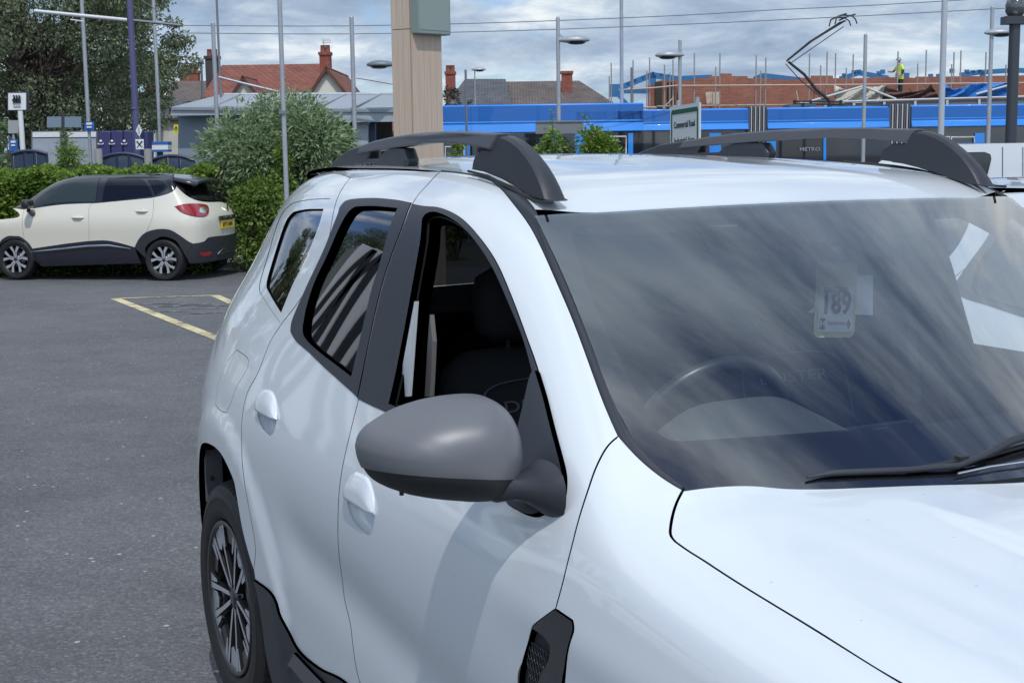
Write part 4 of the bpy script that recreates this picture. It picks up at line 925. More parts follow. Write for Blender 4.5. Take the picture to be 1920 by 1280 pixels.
def asphalt_mat():
    m = D.materials.new('asphalt'); m.use_nodes = True; t = m.node_tree; b = t.nodes['Principled BSDF']; co = t.nodes.new('ShaderNodeTexCoord').outputs['Object']
    big = noise(t, co, .35, 6, .6, .6); med = noise(t, co, 2.2, 5, .6, .3, (4, 1, 0)); fine = noise(t, co, 55, 4, .8)
    v = t.nodes.new('ShaderNodeTexVoronoi'); v.inputs['Scale'].default_value = 85; t.links.new(co, v.inputs['Vector'])
    v2 = t.nodes.new('ShaderNodeTexVoronoi'); v2.inputs['Scale'].default_value = 26; t.links.new(co, v2.inputs['Vector'])
    base = ramp(t, mth(t, 'ADD', mth(t, 'MULTIPLY', big, .5), mth(t, 'MULTIPLY', med, .5)), [(.34, (.096, .098, .103)), (.5, (.122, .124, .129)), (.66, (.150, .152, .156))])
    cellc = t.nodes.new('ShaderNodeSeparateColor'); t.links.new(v.outputs['Color'], cellc.inputs[0])
    stone = ramp(t, cellc.outputs[0], [(0, (.75, .75, .75)), (.55, (.98, .98, .98)), (.86, (1.15, 1.14, 1.12)), (1, (1.55, 1.52, 1.48))])
    c1 = t.nodes.new('ShaderNodeMixRGB'); c1.blend_type = 'MULTIPLY'; c1.inputs[0].default_value = 1; t.links.new(base, c1.inputs[1]); t.links.new(stone, c1.inputs[2])
    # pale chips, sparse
    c2c = t.nodes.new('ShaderNodeSeparateColor'); t.links.new(v2.outputs['Color'], c2c.inputs[0])
    chip = mth(t, 'MULTIPLY', mth(t, 'GREATER_THAN', c2c.outputs[1], .975), mth(t, 'LESS_THAN', v2.outputs['Distance'], .26))
    c2 = t.nodes.new('ShaderNodeMixRGB'); t.links.new(chip, c2.inputs[0]); t.links.new(c1.outputs[0], c2.inputs[1]); c2.inputs[2].default_value = (.42, .40, .37, 1)
    t.links.new(c2.outputs[0], b.inputs['Base Color']); b.inputs['Roughness'].default_value = .8; b.inputs['Specular IOR Level'].default_value = .35
    bn = t.nodes.new('ShaderNodeBump'); bn.inputs['Strength'].default_value = .9; bn.inputs['Distance'].default_value = .006
    h = mth(t, 'ADD', mth(t, 'MULTIPLY', v.outputs['Distance'], -1.0), mth(t, 'MULTIPLY', fine, .8)); t.links.new(h, bn.inputs['Height']); t.links.new(bn.outputs[0], b.inputs['Normal'])
    _m['asphalt'] = m; return m
asph = asphalt_mat()
ds = [-60, -20, -8, -2, 0, 1.5, 3, 4.2, 5.2, 5.8, 6.4, 7, 9, 12, 16, 19, 21, 23, 24.2]; ls = [-60, -30, -15, -8, -4, 0, 4, 8, 15, 30, 60]
def sheet(dsv, lsv, name, m, dz=0):
    V = [fl(d, l)+np.array([0, 0, dz]) for d in dsv for l in lsv]; n = len(lsv); F = [(i*n+j, (i+1)*n+j, (i+1)*n+j+1, i*n+j+1) for i in range(len(dsv)-1) for j in range(n-1)]
    V2 = [tuple(v) for v in V]; o_ = obj(name, V2, [f[::-1] for f in F], m); me = o_.data
    if me.polygons[0].normal.z < 0: me.flip_normals()
    return tag(o_, kind='structure')
sheet(ds, ls, 'car_park', asph)
sheet([24.2, 27, 38, 60, 120, 400, 2500], [-2000, -400, -100, -40, -15, 0, 15, 40, 100, 400, 2000], 'ground', mat('far_ground', (.09, .095, .075), .9, var=.3, vscale=.2))
mark_y = D.materials.new('yellow_marking'); mark_y.use_nodes = True; t = mark_y.node_tree; b = t.nodes['Principled BSDF']; co = t.nodes.new('ShaderNodeTexCoord').outputs['Object']
wear = mth(t, 'ADD', mth(t, 'MULTIPLY', noise(t, co, 9, 6, .7), .6), mth(t, 'MULTIPLY', noise(t, co, 1.5, 3, .5), .4))
t.links.new(ramp(t, wear, [(.38, (.11, .10, .09)), (.46, (.42, .36, .20)), (.56, (.66, .58, .34))]), b.inputs['Base Color']); b.inputs['Roughness'].default_value = .7
mark_w = D.materials.new('worn_white_marking'); mark_w.use_nodes = True; t = mark_w.node_tree; b = t.nodes['Principled BSDF']; co = t.nodes.new('ShaderNodeTexCoord').outputs['Object']
t.links.new(ramp(t, noise(t, co, 6, 6, .7), [(.52, (.085, .086, .09)), (.64, (.36, .36, .35))]), b.inputs['Base Color']); b.inputs['Roughness'].default_value = .7
def stripe(a, b_, w, name, m, label, cat, group=None):
    a, b_ = np.array(a), np.array(b_); d = (b_-a)[:2]; L_ = np.linalg.norm(d); d /= L_; nn = np.array([-d[1], d[0]])*w/2; k = max(1, int(L_/.5)); V = []; F = []
    for i in range(k+1):
        c = a[:2]+d*L_*i/k
        for s_ in (-1, 1): x_, y_ = c+nn*s_; V.append((x_, y_, gz(x_, y_)+.005))
    for i in range(k): F.append((2*i, 2*i+1, 2*i+3, 2*i+2))
    o_ = obj(name, V, F, m)
    if o_.data.polygons[0].normal.z < 0: o_.data.flip_normals()
    return tag(o_, kind='structure')
c0 = gpx(216, 560); c1 = gpx(403, 633); c2 = gpx(402, 554); c3 = gpx(430, 566)
dr = (c1-c0)/np.linalg.norm(c1-c0); stripe(c0, c0+dr*6.2, .13, 'bay_line', mark_y, '', ''); stripe(c0, c0+(c2-c0)*1.02, .12, 'bay_line', mark_y, '', '')
stripe(c2, c2+(c3-c2)/np.linalg.norm(c3-c2)*6.0, .13, 'bay_line', mark_y, '', '')
lx = (c2-c0)/np.linalg.norm(c2-c0)
for px, py, s_ in ((290, 570, .5), (312, 575, .35), (345, 573, .6), (330, 584, .3), (372, 579, .4), (398, 574, .3), (352, 571, .5), (396, 587, .4)):
    c = gpx(px, py); stripe(c-lx*s_*.6, c+lx*s_*.6, .09, 'worn_bay_lettering', mark_w, '', '')
stripe(gpx(-20, 497), gpx(470, 504), .10, 'bay_line', mark_w, '', '')

# ================================================================== cream car with a dark roof
Gr = gpx(313, 526); Gf0 = gpx(5, 519)
axd = RH*2.535-FH*.60; axd[2] = 0; axd /= np.linalg.norm(axd); cy_ = -np.array([-axd[1], axd[0], 0])      # towards us
if cy_.dot(CAM_POS-Gr) < 0: cy_ = -cy_
O2 = Gr-axd*2.606-cy_*.80; O2[2] = Gr[2]
cap = thing('parked_car', O2+axd*1.3, 'cream hatchback with dark blue roof parked in front of the hedge', 'car')
def c2w(x, y, z): return O2+axd*x+cy_*y+np.array([0, 0, z])
def w2c(P_): d = np.array(P_)-O2; return np.array([d.dot(axd), d.dot(cy_), d[2]])
rowsz = (.18, .30, .48, .66, .82, .95, 1.06, 1.17, 1.33, 1.48, 1.575, 1.63, 1.66)
prof = (.80, .845, .865, .87, .885, .875, .845, .80, .745, .69, .63, .55, .45)
NC = []
for x, sc, zt in ((-.85, .62, .62), (-.74, .80, .66), (-.5, .93, .70), (-.2, .985, .74), (.1, 1, .80), (.35, 1, .90), (.7, 1, .98), (1.0, 1, 1.0), (1.4, 1, 1.0), (1.8, 1, 1), (2.2, 1, 1), (2.6, .995, .985), (2.85, .975, .96), (3.03, .92, .94), (3.14, .80, .92), (3.19, .60, .91), (3.22, .3, .905), (3.225, 0, .905), (3.22, -.3, .905), (3.19, -.6, .91), (3.14, -.80, .92), (3.0, -.93, .94)):
    R_ = []
    for z, pr in zip(rowsz, prof):
        zz = z if z < .95 else .95+(z-.95)*(zt-.62)/.38 if zt < 1 and x < 1 else (.95+(z-.95)*(.75+.25*zt) if z > .95 else z)
        back = 0
        if x > 2.7:           # the tail leans forward above the lamps and tucks in below
            k = min(1, (x-2.7)/.45); back = -k*(max(0, z-.98)**1.15)*.88-k*max(0, .55-z)*.15-k*.07*math.exp(-((z-.86)/.10)**2)*0
        R_.append(c2w(x+back, pr*sc, zz))
    NC.append(R_)
CS = Surf(NC).prep(.25, .25, tuple(cy_)); cp = CS.px
cream = mat('cream_paint', (.66, .63, .53), .35, coat=1); navy = mat('navy_paint', (.012, .014, .025), .25, coat=1)
def cw_(x, z):
    """point of the flank from its own length and height"""
    best = CS.fl; loc = np.stack([(best-O2)@axd, (best-O2)@cy_, best[:, 2]-O2[2]], 1); k = np.argmin((loc[:, 0]-x)**2+(loc[:, 2]-z)**2+(loc[:, 1] < 0)*9); return CS.uv[k].copy()
def cpp(*a): return [cp(x, y) for x, y in a]
belt1 = cpp((24, 391), (81, 388), (180, 381), (284, 371)); belt2 = cpp((284, 371), (331, 349)); belt3 = cpp((331, 349), (349, 366), (370, 376), (391, 379), (414, 379), (434, 378))
low1 = cpp((47, 469), (110, 459), (167, 452), (198, 451), (225, 456), (253, 464)); arch2 = cpp((253, 464), (260, 449), (273, 436), (294, 430), (318, 431), (336, 441), (352, 452), (362, 457)); low2 = cpp((362, 457), (383, 453), (393, 445), (425, 441), (455, 437))
ra = cpp((434, 378), (442, 389), (447, 405), (452, 420), (455, 437)); UE = CS.nu-1.2
rz = [np.array([UE, a[1]]) for a in (ra[0], ra[2], ra[-1])]
fa = [cw_(.36*math.cos(a), .34+.37*math.sin(a)) for a in np.linspace(.1, math.pi-.05, 9)]
K = dict(grid=.09, step=.05, gap=.002, depth=.02)
d1 = cpp((45, 393), (43, 430), (47, 469)); d2 = cpp((180, 381), (168, 386), (167, 420), (167, 452)); d3 = cpp((287, 370), (288, 385), (285, 410), (276, 433))
panel(CS, 'front_wing', [[belt1[0], d1[0]], d1, [d1[-1], fa[0]], fa, [fa[-1], cw_(-.7, .42)], [cw_(-.7, .42), cw_(-.78, .6)], [cw_(-.78, .6), cw_(-.7, .84), cw_(-.3, .96), cw_(.1, 1.02), belt1[0]]], cream, cap, **K)
panel(CS, 'front_door', [[d1[0], belt1[1], d2[0]], d2, [d2[-1], low1[1], d1[-1]], d1[::-1]], cream, cap, **K)
panel(CS, 'rear_door', [[d2[0], belt1[3], d3[0]], d3, [d3[-1], arch2[2], arch2[1], arch2[0]], [arch2[0], low1[4], low1[3], d2[-1]], d2[::-1]], cream, cap, **K)
lamp = [cpp((327, 387), (344, 383), (365, 382), (385, 384), (391, 391), (388, 404), (375, 407), (358, 405), (341, 399), (327, 387))]
panel(CS, 'rear_body', [[d3[0], belt2[0]], belt2, belt3, [belt3[-1], rz[0]], [rz[0], rz[2]], [rz[2], ra[-1]], low2[::-1], arch2[::-1][:6], [arch2[2], d3[-1]], d3[::-1]], cream, cap, [lamp], **K)
red = mat('tail_lamp_red', (.28, .012, .015), .08, coat=1)
panel(CS, 'tail_lamp', lamp, red, cap, off=.012, gap=.004, grid=.04, step=.03, depth=.03)
panel(CS, 'reversing_lamp', [cpp((374, 390), (385, 389), (388, 395), (382, 400), (373, 398), (374, 390))], chrome, cap, off=.016, gap=0, grid=.04, step=.02)
# dark lower cladding: sills and bumper
K2 = dict(grid=.1, step=.06, gap=.001, depth=.03)
panel(CS, 'sill_cladding', [low1, [low1[-1], cw_(2.24, .26)], [cw_(2.24, .26), cw_(.42, .22)], [cw_(.42, .22), low1[0]]], navy, cap, off=.004, **K2)
panel(CS, 'arch_moulding', [arch2, [arch2[-1], cw_(3.02, .40)], [cw_(3.02, .40), cw_(2.97, .34)], [cw_(2.606+.345*math.cos(a), .35+.355*math.sin(a)) for a in np.linspace(-.02, math.pi, 12)], [cw_(2.26, .35), arch2[0]]], black_pl, cap, off=.012, **K2)
panel(CS, 'arch_moulding', [[cw_(.42, .25), d1[-1]], fa+[cw_(-.40, .3)], [cw_(-.40, .3), cw_(-.33, .33)], [cw_(.335*math.cos(a), .34+.34*math.sin(a)) for a in np.linspace(math.pi, 0, 10)], [cw_(.335, .3), cw_(.42, .25)]], black_pl, cap, off=.012, **K2)
bl = [np.array([UE, cw_(2.9, .28)[1]])]
panel(CS, 'rear_bumper', [low2, [low2[-1], rz[2]], [rz[2], bl[0]], [bl[0], cw_(3.0, .28)], [cw_(3.0, .28), cw_(2.98, .40), low2[0]]], black_pl, cap, off=.02, **K2)
mb = MB(); b0 = cpp((405, 476), (414, 466), (453, 461), (456, 464), (455, 474)); mb.tube([CS.ev(*a)+CS.nrm(*a)*.03 for a in b0], .011, 6); b1 = cpp((411, 476), (418, 471), (450, 467), (451, 472)); mb.tube([CS.ev(*a)+CS.nrm(*a)*.03 for a in b1], .009, 6)
mb.build('bumper_trim', chrome, cap)
panel(CS, 'reflector', [cpp((371, 473), (393, 471), (391, 478), (377, 480), (371, 473))], red, cap, off=.024, gap=0, grid=.05, step=.03)
MB().tube([CS.ev(*cp(a, b))+cy_*.02 for a, b in ((58, 472), (110, 467), (167, 461), (205, 460), (246, 466))], [.004, .016, .018, .018, .004], 6).build('sill_glint_strip', chrome, cap)  # bright metal line stands for light reflected along the glossy sill
# glasshouse
gh_top = cpp((34, 377), (78, 350), (125, 330), (161, 325), (221, 322), (268, 323), (312, 326), (350, 332))
panel(CS, 'window_frame', [[belt1[0], gh_top[0]], gh_top, [gh_top[-1], cp(344, 345), cp(349, 364)], [cp(349, 364), belt3[0]], belt2[::-1], belt1[::-1]], gloss_black, cap, off=-.004, grid=.1, step=.06, gap=0, depth=.02)
cgl = glass('car_glass_green', (.30, .36, .34), 1.8); cgd = mat('dark_pane', (.006, .007, .010), .04)
seen = mat('pane_over_pale_cabin', (.035, .048, .048), .05)
panel(CS, 'front_door_window', [cpp((84, 384), (82, 369), (99, 355)), cpp((99, 355), (141, 338), (189, 333)), cpp((189, 333), (179, 379)), cpp((179, 379), (84, 384))], seen, cap, off=.001, grid=.1, step=.05, gap=.002, depth=.004)
panel(CS, 'rear_door_window', [cpp((203, 334), (240, 333), (268, 336)), cpp((268, 336), (286, 367)), cpp((286, 367), (191, 378)), cpp((191, 378), (203, 334))], cgd, cap, off=.001, grid=.1, step=.05, gap=.002, depth=.004)
panel(CS, 'rear_quarter_window', [cpp((276, 337), (299, 338), (315, 352)), cpp((315, 352), (290, 366)), cpp((290, 366), (276, 337))], cgd, cap, off=.001, grid=.1, step=.05, gap=.002, depth=.004)
rwl = cpp((346, 345), (349, 362), (365, 373), (391, 377), (414, 377), (429, 372)); 
panel(CS, 'rear_window', [rwl, [rwl[-1], cp(402, 343)], [cp(402, 343), rwl[0]]], cgd, cap, off=.004, grid=.08, step=.05, gap=0, depth=.02)
mb = MB(); wpt = cpp((397, 362), (410, 369), (428, 371)); mb.tube([CS.ev(*a)+CS.nrm(*a)*.03 for a in wpt], [.012, .014, .022], 6); mb.build('rear_wiper', rubber, cap)
# roof: dark blue shell with spoiler
V = []; F = []; xs = [.30, .55, .85, 1.15, 1.5, 1.9, 2.3, 2.6, 2.85, 2.98, 3.0]; zc2 = [1.09, 1.26, 1.42, 1.535, 1.605, 1.635, 1.63, 1.605, 1.565, 1.53, 1.505]; hw = [.70, .66, .62, .59, .575, .57, .57, .56, .545, .53, .50]
for x, z, w_ in zip(xs, zc2, hw):
    for k in np.linspace(-1, 1, 9): V.append(c2w(x, w_*k, z-.05*abs(k)**2.5))
for i in range(len(xs)-1):
    for j in range(8): F.append((i*9+j, (i+1)*9+j, (i+1)*9+j+1, i*9+j+1))
o_ = obj('roof_panel', V, F, navy, cap, True); o_.modifiers.new('s', 'SOLIDIFY').thickness = .04
o_ = MB().tube([c2w(2.70, 0, 1.57), c2w(2.73, 0, 1.64), c2w(2.82, 0, 1.76)], [.018, .008, .004], 6).build('aerial', rubber, cap)
# bonnet and windscreen closing the front, far flank
V = []; F = []
for x, z in ((-.80, .66), (-.74, .86), (-.4, .97), (0, 1.03), (.35, 1.09)):
    for k in np.linspace(-1, 1, 7): V.append(c2w(x, .74*k, z-.05*abs(k)**2))
for i in range(4):
    for j in range(6): F.append((i*7+j, (i+1)*7+j, (i+1)*7+j+1, i*7+j+1))
obj('bonnet', V, F, cream, cap, True)
MB().box(c2w(1.2, -.1, .50), (3.7, 1.25, .52), ax=(axd, cy_, np.array([0, 0, 1.]))).build('underbody', rubber, cap)
MB().box(c2w(1.6, -.72, .85), (2.9, .10, .40), ax=(axd, cy_, np.array([0, 0, 1.]))).build('far_flank', cream, cap)
# mirror, handles, badge, plate
mb = MB(); mc2 = c2w(w2c(CS.ev(*cp(66, 384)))[0], .98, w2c(CS.ev(*cp(66, 384)))[2]+.02)
mb.box(mc2, (.13, .22, .15), ax=(axd, cy_, np.array([0, 0, 1.]))); bevel(mb.build('door_mirror', gloss_black, cap), .045, 3)
MB().tube([mc2-cy_*.02+np.array([0, 0, -.10]), mc2-cy_*.14+np.array([0, 0, -.16])], [.035, .05], 8).build('mirror_stalk', gloss_black, cap)
for hx, hy in ((146, 408), (266, 396)):
    c = CS.ev(*cp(hx, hy)); mb = MB().tube([c-axd*.10, c-axd*.05+cy_*.03, c+axd*.05+cy_*.03, c+axd*.10], [.014, .020, .020, .014], 8); mb.build('door_handle', cream, cap)
    MB().lathe([(0, 0.004), (.045, .004), (.05, 0)], c+cy_*.002, cy_, 14).build('handle_scoop', cream, cap)
rn = axd; pl = CS.ev(*cp(425, 420)); uu = CS.nrm(*cp(425, 420)); 
xr = np.cross(np.array([0, 0, 1.]), uu); xr /= np.linalg.norm(xr); yr = np.cross(uu, xr)
mb = MB().box(pl+uu*.012, (.52, .115, .012), ax=(xr, yr, uu)); mb.build('number_plate', mat('plate_yellow', (.75, .52, .05), .4), cap)
text('plate_lettering', 'KP17 ABN', .088, ink, cap, frame(pl+uu*.020, xr, yr), .001, xs=1.0, bold=.003)
bp2 = CS.ev(*cp(424, 407)); mb = MB().box(bp2+uu*.02, (.62, .065, .03), ax=(xr, yr, uu)); mb.build('tailgate_strip', gloss_black, cap)
text('strip_lettering', 'CAPTUR', .06, chrome, cap, frame(bp2+uu*.037, xr, yr), .002, xs=1.6, bold=.001)
bd = CS.ev(*cp(425, 392)); MB().prism([bd+uu*.01+yr*.085, bd+uu*.01+xr*.035, bd+uu*.01-yr*.085, bd+uu*.01-xr*.035], uu*.01).build('badge', chrome, cap)
# wheels of the cream car (built along y, then turned)
def wheel2(x, sd, det, z=.328):
    root = Matrix(((axd[0], cy_[0], 0, O2[0]), (axd[1], cy_[1], 0, O2[1]), (0, 0, 1, O2[2]), (0, 0, 0, 1)))
    parts = wheel(x, z, sd, R=.328, W_=.205, rim=.228, y0=.885, parent=None, spin=.35, style=1, det=det)
    for o_ in parts:
        o_.data.transform(root); o_.data.transform(Matrix.Translation(tuple(-ORG[cap.name]))); o_.parent = cap
        if root.determinant() < 0: o_.data.flip_normals()
wheel2(2.606, 1, False); wheel2(0, 1, False); wheel2(2.606, -1, False); wheel2(0, -1, False)
# ================================================================== plants
def leafmat(nm, a, b, c, tr=.40):
    m = D.materials.new(nm); m.use_nodes = True; t = m.node_tree; bs_ = t.nodes['Principled BSDF']; co = t.nodes.new('ShaderNodeTexCoord').outputs['Object']
    g_ = t.nodes.new('ShaderNodeNewGeometry').outputs['Random Per Island']
    f_ = mth(t, 'ADD', mth(t, 'MULTIPLY', g_, .55), mth(t, 'MULTIPLY', noise(t, co, 1.6, 3, .6), .45))
    cl_ = ramp(t, f_, [(.2, a), (.5, b), (.8, c)]); t.links.new(cl_, bs_.inputs['Base Color']); bs_.inputs['Roughness'].default_value = .55; bs_.inputs['Specular IOR Level'].default_value = .3
    tl = t.nodes.new('ShaderNodeBsdfTranslucent'); t.links.new(cl_, tl.inputs[0]); mx_ = t.nodes.new('ShaderNodeMixShader'); mx_.inputs[0].default_value = tr
    t.links.new(bs_.outputs[0], mx_.inputs[1]); t.links.new(tl.outputs[0], mx_.inputs[2]); t.links.new(mx_.outputs[0], t.nodes['Material Output'].inputs[0]); return m
lf_tree = leafmat('tree_leaf', (.075, .10, .055), (.15, .19, .105), (.28, .33, .19))
lf_hedge = leafmat('hedge_leaf', (.06, .12, .015), (.16, .26, .04), (.32, .44, .09))
lf_shrub = leafmat('shrub_leaf', (.12, .18, .08), (.23, .32, .16), (.42, .50, .30))
lf_light = leafmat('fresh_leaf', (.09, .15, .03), (.18, .28, .06), (.32, .44, .12))
lf_olive = leafmat('olive_leaf', (.03, .032, .022), (.07, .072, .05), (.13, .13, .10))
lf_purple = leafmat('purple_leaf', (.010, .008, .008), (.025, .018, .018), (.05, .032, .03))
bark = mat('bark', (.075, .060, .048), .9, bump=.6, bscale=20, var=.35, vscale=6)
def leaves(name, P_, Dv, L_, Wd, m, parent=None, droop=.3, fold=.18, seed=1):
    """P_: leaf base points, Dv: leaf directions; each leaf four corners with a slight fold"""
    r_ = np.random.RandomState(seed); n = len(P_); Dv = Dv/np.maximum(np.linalg.norm(Dv, axis=1, keepdims=True), 1e-9)
    Dv = Dv+np.array([0, 0, -droop]); Dv /= np.linalg.norm(Dv, axis=1, keepdims=True)
    S_ = np.cross(Dv, r_.normal(size=(n, 3))); S_ /= np.maximum(np.linalg.norm(S_, axis=1, keepdims=True), 1e-9); N_ = np.cross(Dv, S_)
    l = (L_*r_.uniform(.6, 1.25, n))[:, None]; w_ = (Wd*r_.uniform(.7, 1.2, n))[:, None]
    V = np.stack([P_, P_+Dv*l*.45+S_*w_+N_*w_*fold, P_+Dv*l-np.array([0, 0, 1.])*l*.12, P_+Dv*l*.45-S_*w_+N_*w_*fold], 1).reshape(-1, 3)
    me = D.meshes.new(name); og = _org(parent) if parent is not None else 0
    me.vertices.add(4*n); me.vertices.foreach_set('co', (V-og).ravel()); me.loops.add(4*n); me.loops.foreach_set('vertex_index', np.arange(4*n)); me.polygons.add(n); me.polygons.foreach_set('loop_start', np.arange(n)*4)
    me.materials.append(m); me.update(calc_edges=True); o_ = D.objects.new(name, me); COL.objects.link(o_)
    if parent is not None: o_.parent = parent
    return o_
def clump_points(centres, radii, per, seed=2, shell=.55):
    r_ = np.random.RandomState(seed); P_ = []; O_ = []
    for c, R_, k in zip(centres, radii, per):
        d = r_.normal(size=(k, 3)); d /= np.linalg.norm(d, axis=1, keepdims=True); rr = r_.uniform(shell, 1, k)[:, None]**.7
        P_.append(np.array(c)+d*rr*np.array(R_)); O_.append(d)
    return np.concatenate(P_), np.concatenate(O_)
def branch(mb, a, b, r0, r1, seed=0, k=4, wob=.06):
    r_ = np.random.RandomState(seed); a, b = np.array(a, float), np.array(b, float); L_ = np.linalg.norm(b-a); pts = [a+(b-a)*t+r_.normal(size=3)*wob*L_*math.sin(math.pi*t) for t in np.linspace(0, 1, k+1)]
    mb.tube(pts, [r0+(r1-r0)*t for t in np.linspace(0, 1, k+1)], 7)
def tree(base, h, cr, nclump, nleaf, leaf, m, label, cat='tree', seed=3, trunk=.22, squash=.75, lowf=.3, name='tree', group=None, droop=.35, shift=(0, 0, 0)):
    r_ = np.random.RandomState(seed); base = np.array(base, float); root = thing(name, base, label, cat, group)
    tr = MB(); top = base+np.array([0, 0, h*.62])+np.array(shift)*.4; branch(tr, base-np.array([0, 0, .3]), top, trunk, trunk*.45, seed, 5, .03)
    cs = []; rs = []
    cc = base+np.array([0, 0, h*(lowf+1)/2])+np.array(shift); hr = h*(1-lowf)/2
    for i in range(nclump):
        d = r_.normal(size=3); d /= np.linalg.norm(d); rr = r_.uniform(.25, 1)**.55; c = cc+d*rr*np.array([cr, cr, hr]); R0 = r_.uniform(.08, .20)*cr
        cs.append(c); rs.append((R0*1.25, R0*1.25, R0*squash))
        if i % 2 == 0: s0 = base+(top-base)*r_.uniform(.35, 1); branch(tr, s0, c, trunk*.22, trunk*.05, seed+i, 3, .08)
    per = np.array([r_[0]*r_[1] for r_ in rs]); per = (per/per.sum()*nleaf).astype(int)+1
    P_, O_ = clump_points(cs, rs, per, seed+9, .2)
    leaves('crown', P_, O_+r_.normal(size=O_.shape)*.5, leaf, leaf*.30, m, root, droop, seed=seed); tr.build('trunk', bark, root); return root
# big tree at the left
T0 = gpt(60, 44); tree(T0, 10.6, 4.6, 230, 72000, .115, lf_tree, 'large dark green tree towering behind the noticeboards at the left edge', seed=11, trunk=.24, lowf=.20)
T1 = gpt(-190, 50); tree(T1, 11.5, 5.0, 130, 45000, .13, lf_tree, 'tall tree mostly cut off by the left edge, behind the sign post', seed=12, trunk=.26, lowf=.16)
T2 = gpt(225, 50); tree(T2, 8.6, 2.7, 80, 24000, .12, lf_tree, 'looser green tree behind the tall purple mast with sky showing through', seed=15, trunk=.16, lowf=.25, shift=(0, 0, .2))
def bush(px0, px1, pyt, pyb, dist, n, leaf, m, label, seed=5, name='shrub', cat='shrub', stems=True, dep=1.0, droop=.4, group=None, wr=.24):
    """a bush filling a stretch of the view at a distance"""
    r_ = np.random.RandomState(seed); a = bg(px0, pyb, dist); b = bg(px1, pyb, dist); t_ = bg((px0+px1)/2, pyt, dist); w_ = np.linalg.norm((b-a)[:2]); base = (a+b)/2; g_ = gz(base[0], base[1]); base[2] = g_; h = t_[2]-g_
    root = thing(name, base, label, cat, group); cs = []; rs = []; zb = a[2]-g_; zb = min(zb, h*.3)
    for i in range(max(16, int(w_*26))):
        u = r_.uniform(-1, 1); v = r_.uniform(0, 1)**.8; wtop = math.sqrt(max(0, 1-(max(0, v-.35)/.70)**2.6)); R0 = r_.uniform(.13, .25)*min(w_, h)*.8
        c = base+RH*(u*(w_/2-R0)*wtop)+FH*(r_.uniform(-1, 1)*dep*.4*wtop)+np.array([0, 0, zb*0+.12*h+v*(h*.90-R0)]); cs.append(c); rs.append((R0*.9, R0*.9, R0))
    P_, O_ = clump_points(cs, rs, [max(1, n//len(cs))]*len(cs), seed, .3)
    O_ = O_*.8+np.array([0, 0, .5])+r_.normal(size=O_.shape)*.35
    # upright shoots breaking the outline
    if stems:
        k = int(w_*9); sp_ = []; so_ = []; mbs = MB()
        for i in range(k):
            c = cs[r_.randint(len(cs))]+np.array([0, 0, .1]); tip = c+RH*r_.normal()*.18+np.array([0, 0, r_.uniform(.2, .42)*min(1, h*.5)]); mbs.tube([c, tip], [.006, .003], 4)
            for q_ in np.linspace(.15, 1, 9):
                for s_ in (-1, 1): sp_.append(c+(tip-c)*q_); so_.append(RH*s_*r_.uniform(.3, 1)+FH*r_.normal()*.6+np.array([0, 0, .6]))
        P_ = np.concatenate([P_, np.array(sp_)]); O_ = np.concatenate([O_, np.array(so_)]); 
        for i in range(6): branch(mbs, base+RH*r_.normal()*.15, cs[r_.randint(len(cs))], .03, .008, i)
        mbs.build('stems', bark, root)
    leaves('foliage', P_, O_, leaf, leaf*wr, m, root, droop, seed=seed); return root
bush(356, 700, 166, 440, 24.6, 32000, .125, lf_shrub, 'tall grey-green bushy shrub beyond the cream car, left of the wooden pillar', 21, dep=1.3, wr=.15)
bush(400, 590, 325, 440, 23.8, 4500, .10, lf_light, 'low bright green growth at the foot of the tall shrub', 22, dep=.6, wr=.2)
bush(500, 565, 270, 400, 23.9, 1500, .10, lf_light, 'small patch of fresh green shoots in front of the tall shrub', 23, dep=.4, wr=.2)
bush(80, 172, 262, 330, 25.5, 3200, .09, lf_light, 'round pale green bush between the noticeboards and the hedge', 24, dep=.8, wr=.13)
bush(-30, 22, 215, 330, 25.5, 2200, .09, lf_shrub, 'pale green bush at the left edge beside the sign post', 25, dep=.8)
bush(985, 1062, 236, 330, 26, 2600, .09, lf_light, 'bright bush below the lamp post, seen over the white roof', 26, dep=.6)
bush(1045, 1190, 240, 330, 27, 5200, .09, lf_hedge, 'low dark green bush in front of the tram right of the lamp post', 27, dep=.6)
bush(822, 884, 266, 330, 26, 1800, .09, lf_light, 'small green bush seen under the near roof rail', 28, dep=.6)
bush(820, 886, 158, 215, 52, 2600, .12, lf_olive, 'grey-brown bush in front of the slate roof, right of the wooden pillar', 29, dep=1.5, droop=.2)
tree(gpt(1408, 90), 6.9, 2.2, 40, 7000, .16, lf_purple, 'round dark purple-leaved tree rising behind the brick wall', seed=31, trunk=.15, lowf=.35, name='tree')
tree(gpt(1095, 95), 5.6, 1.9, 26, 4500, .16, lf_tree, 'dark green treetop behind the right chimney of the slate roof', seed=33, trunk=.15, lowf=.3)
tree(gpt(1128, 97), 5.2, 1.0, 14, 2000, .16, lf_tree, 'small dark treetop just left of the blue steel frame', seed=34, trunk=.12, lowf=.3)
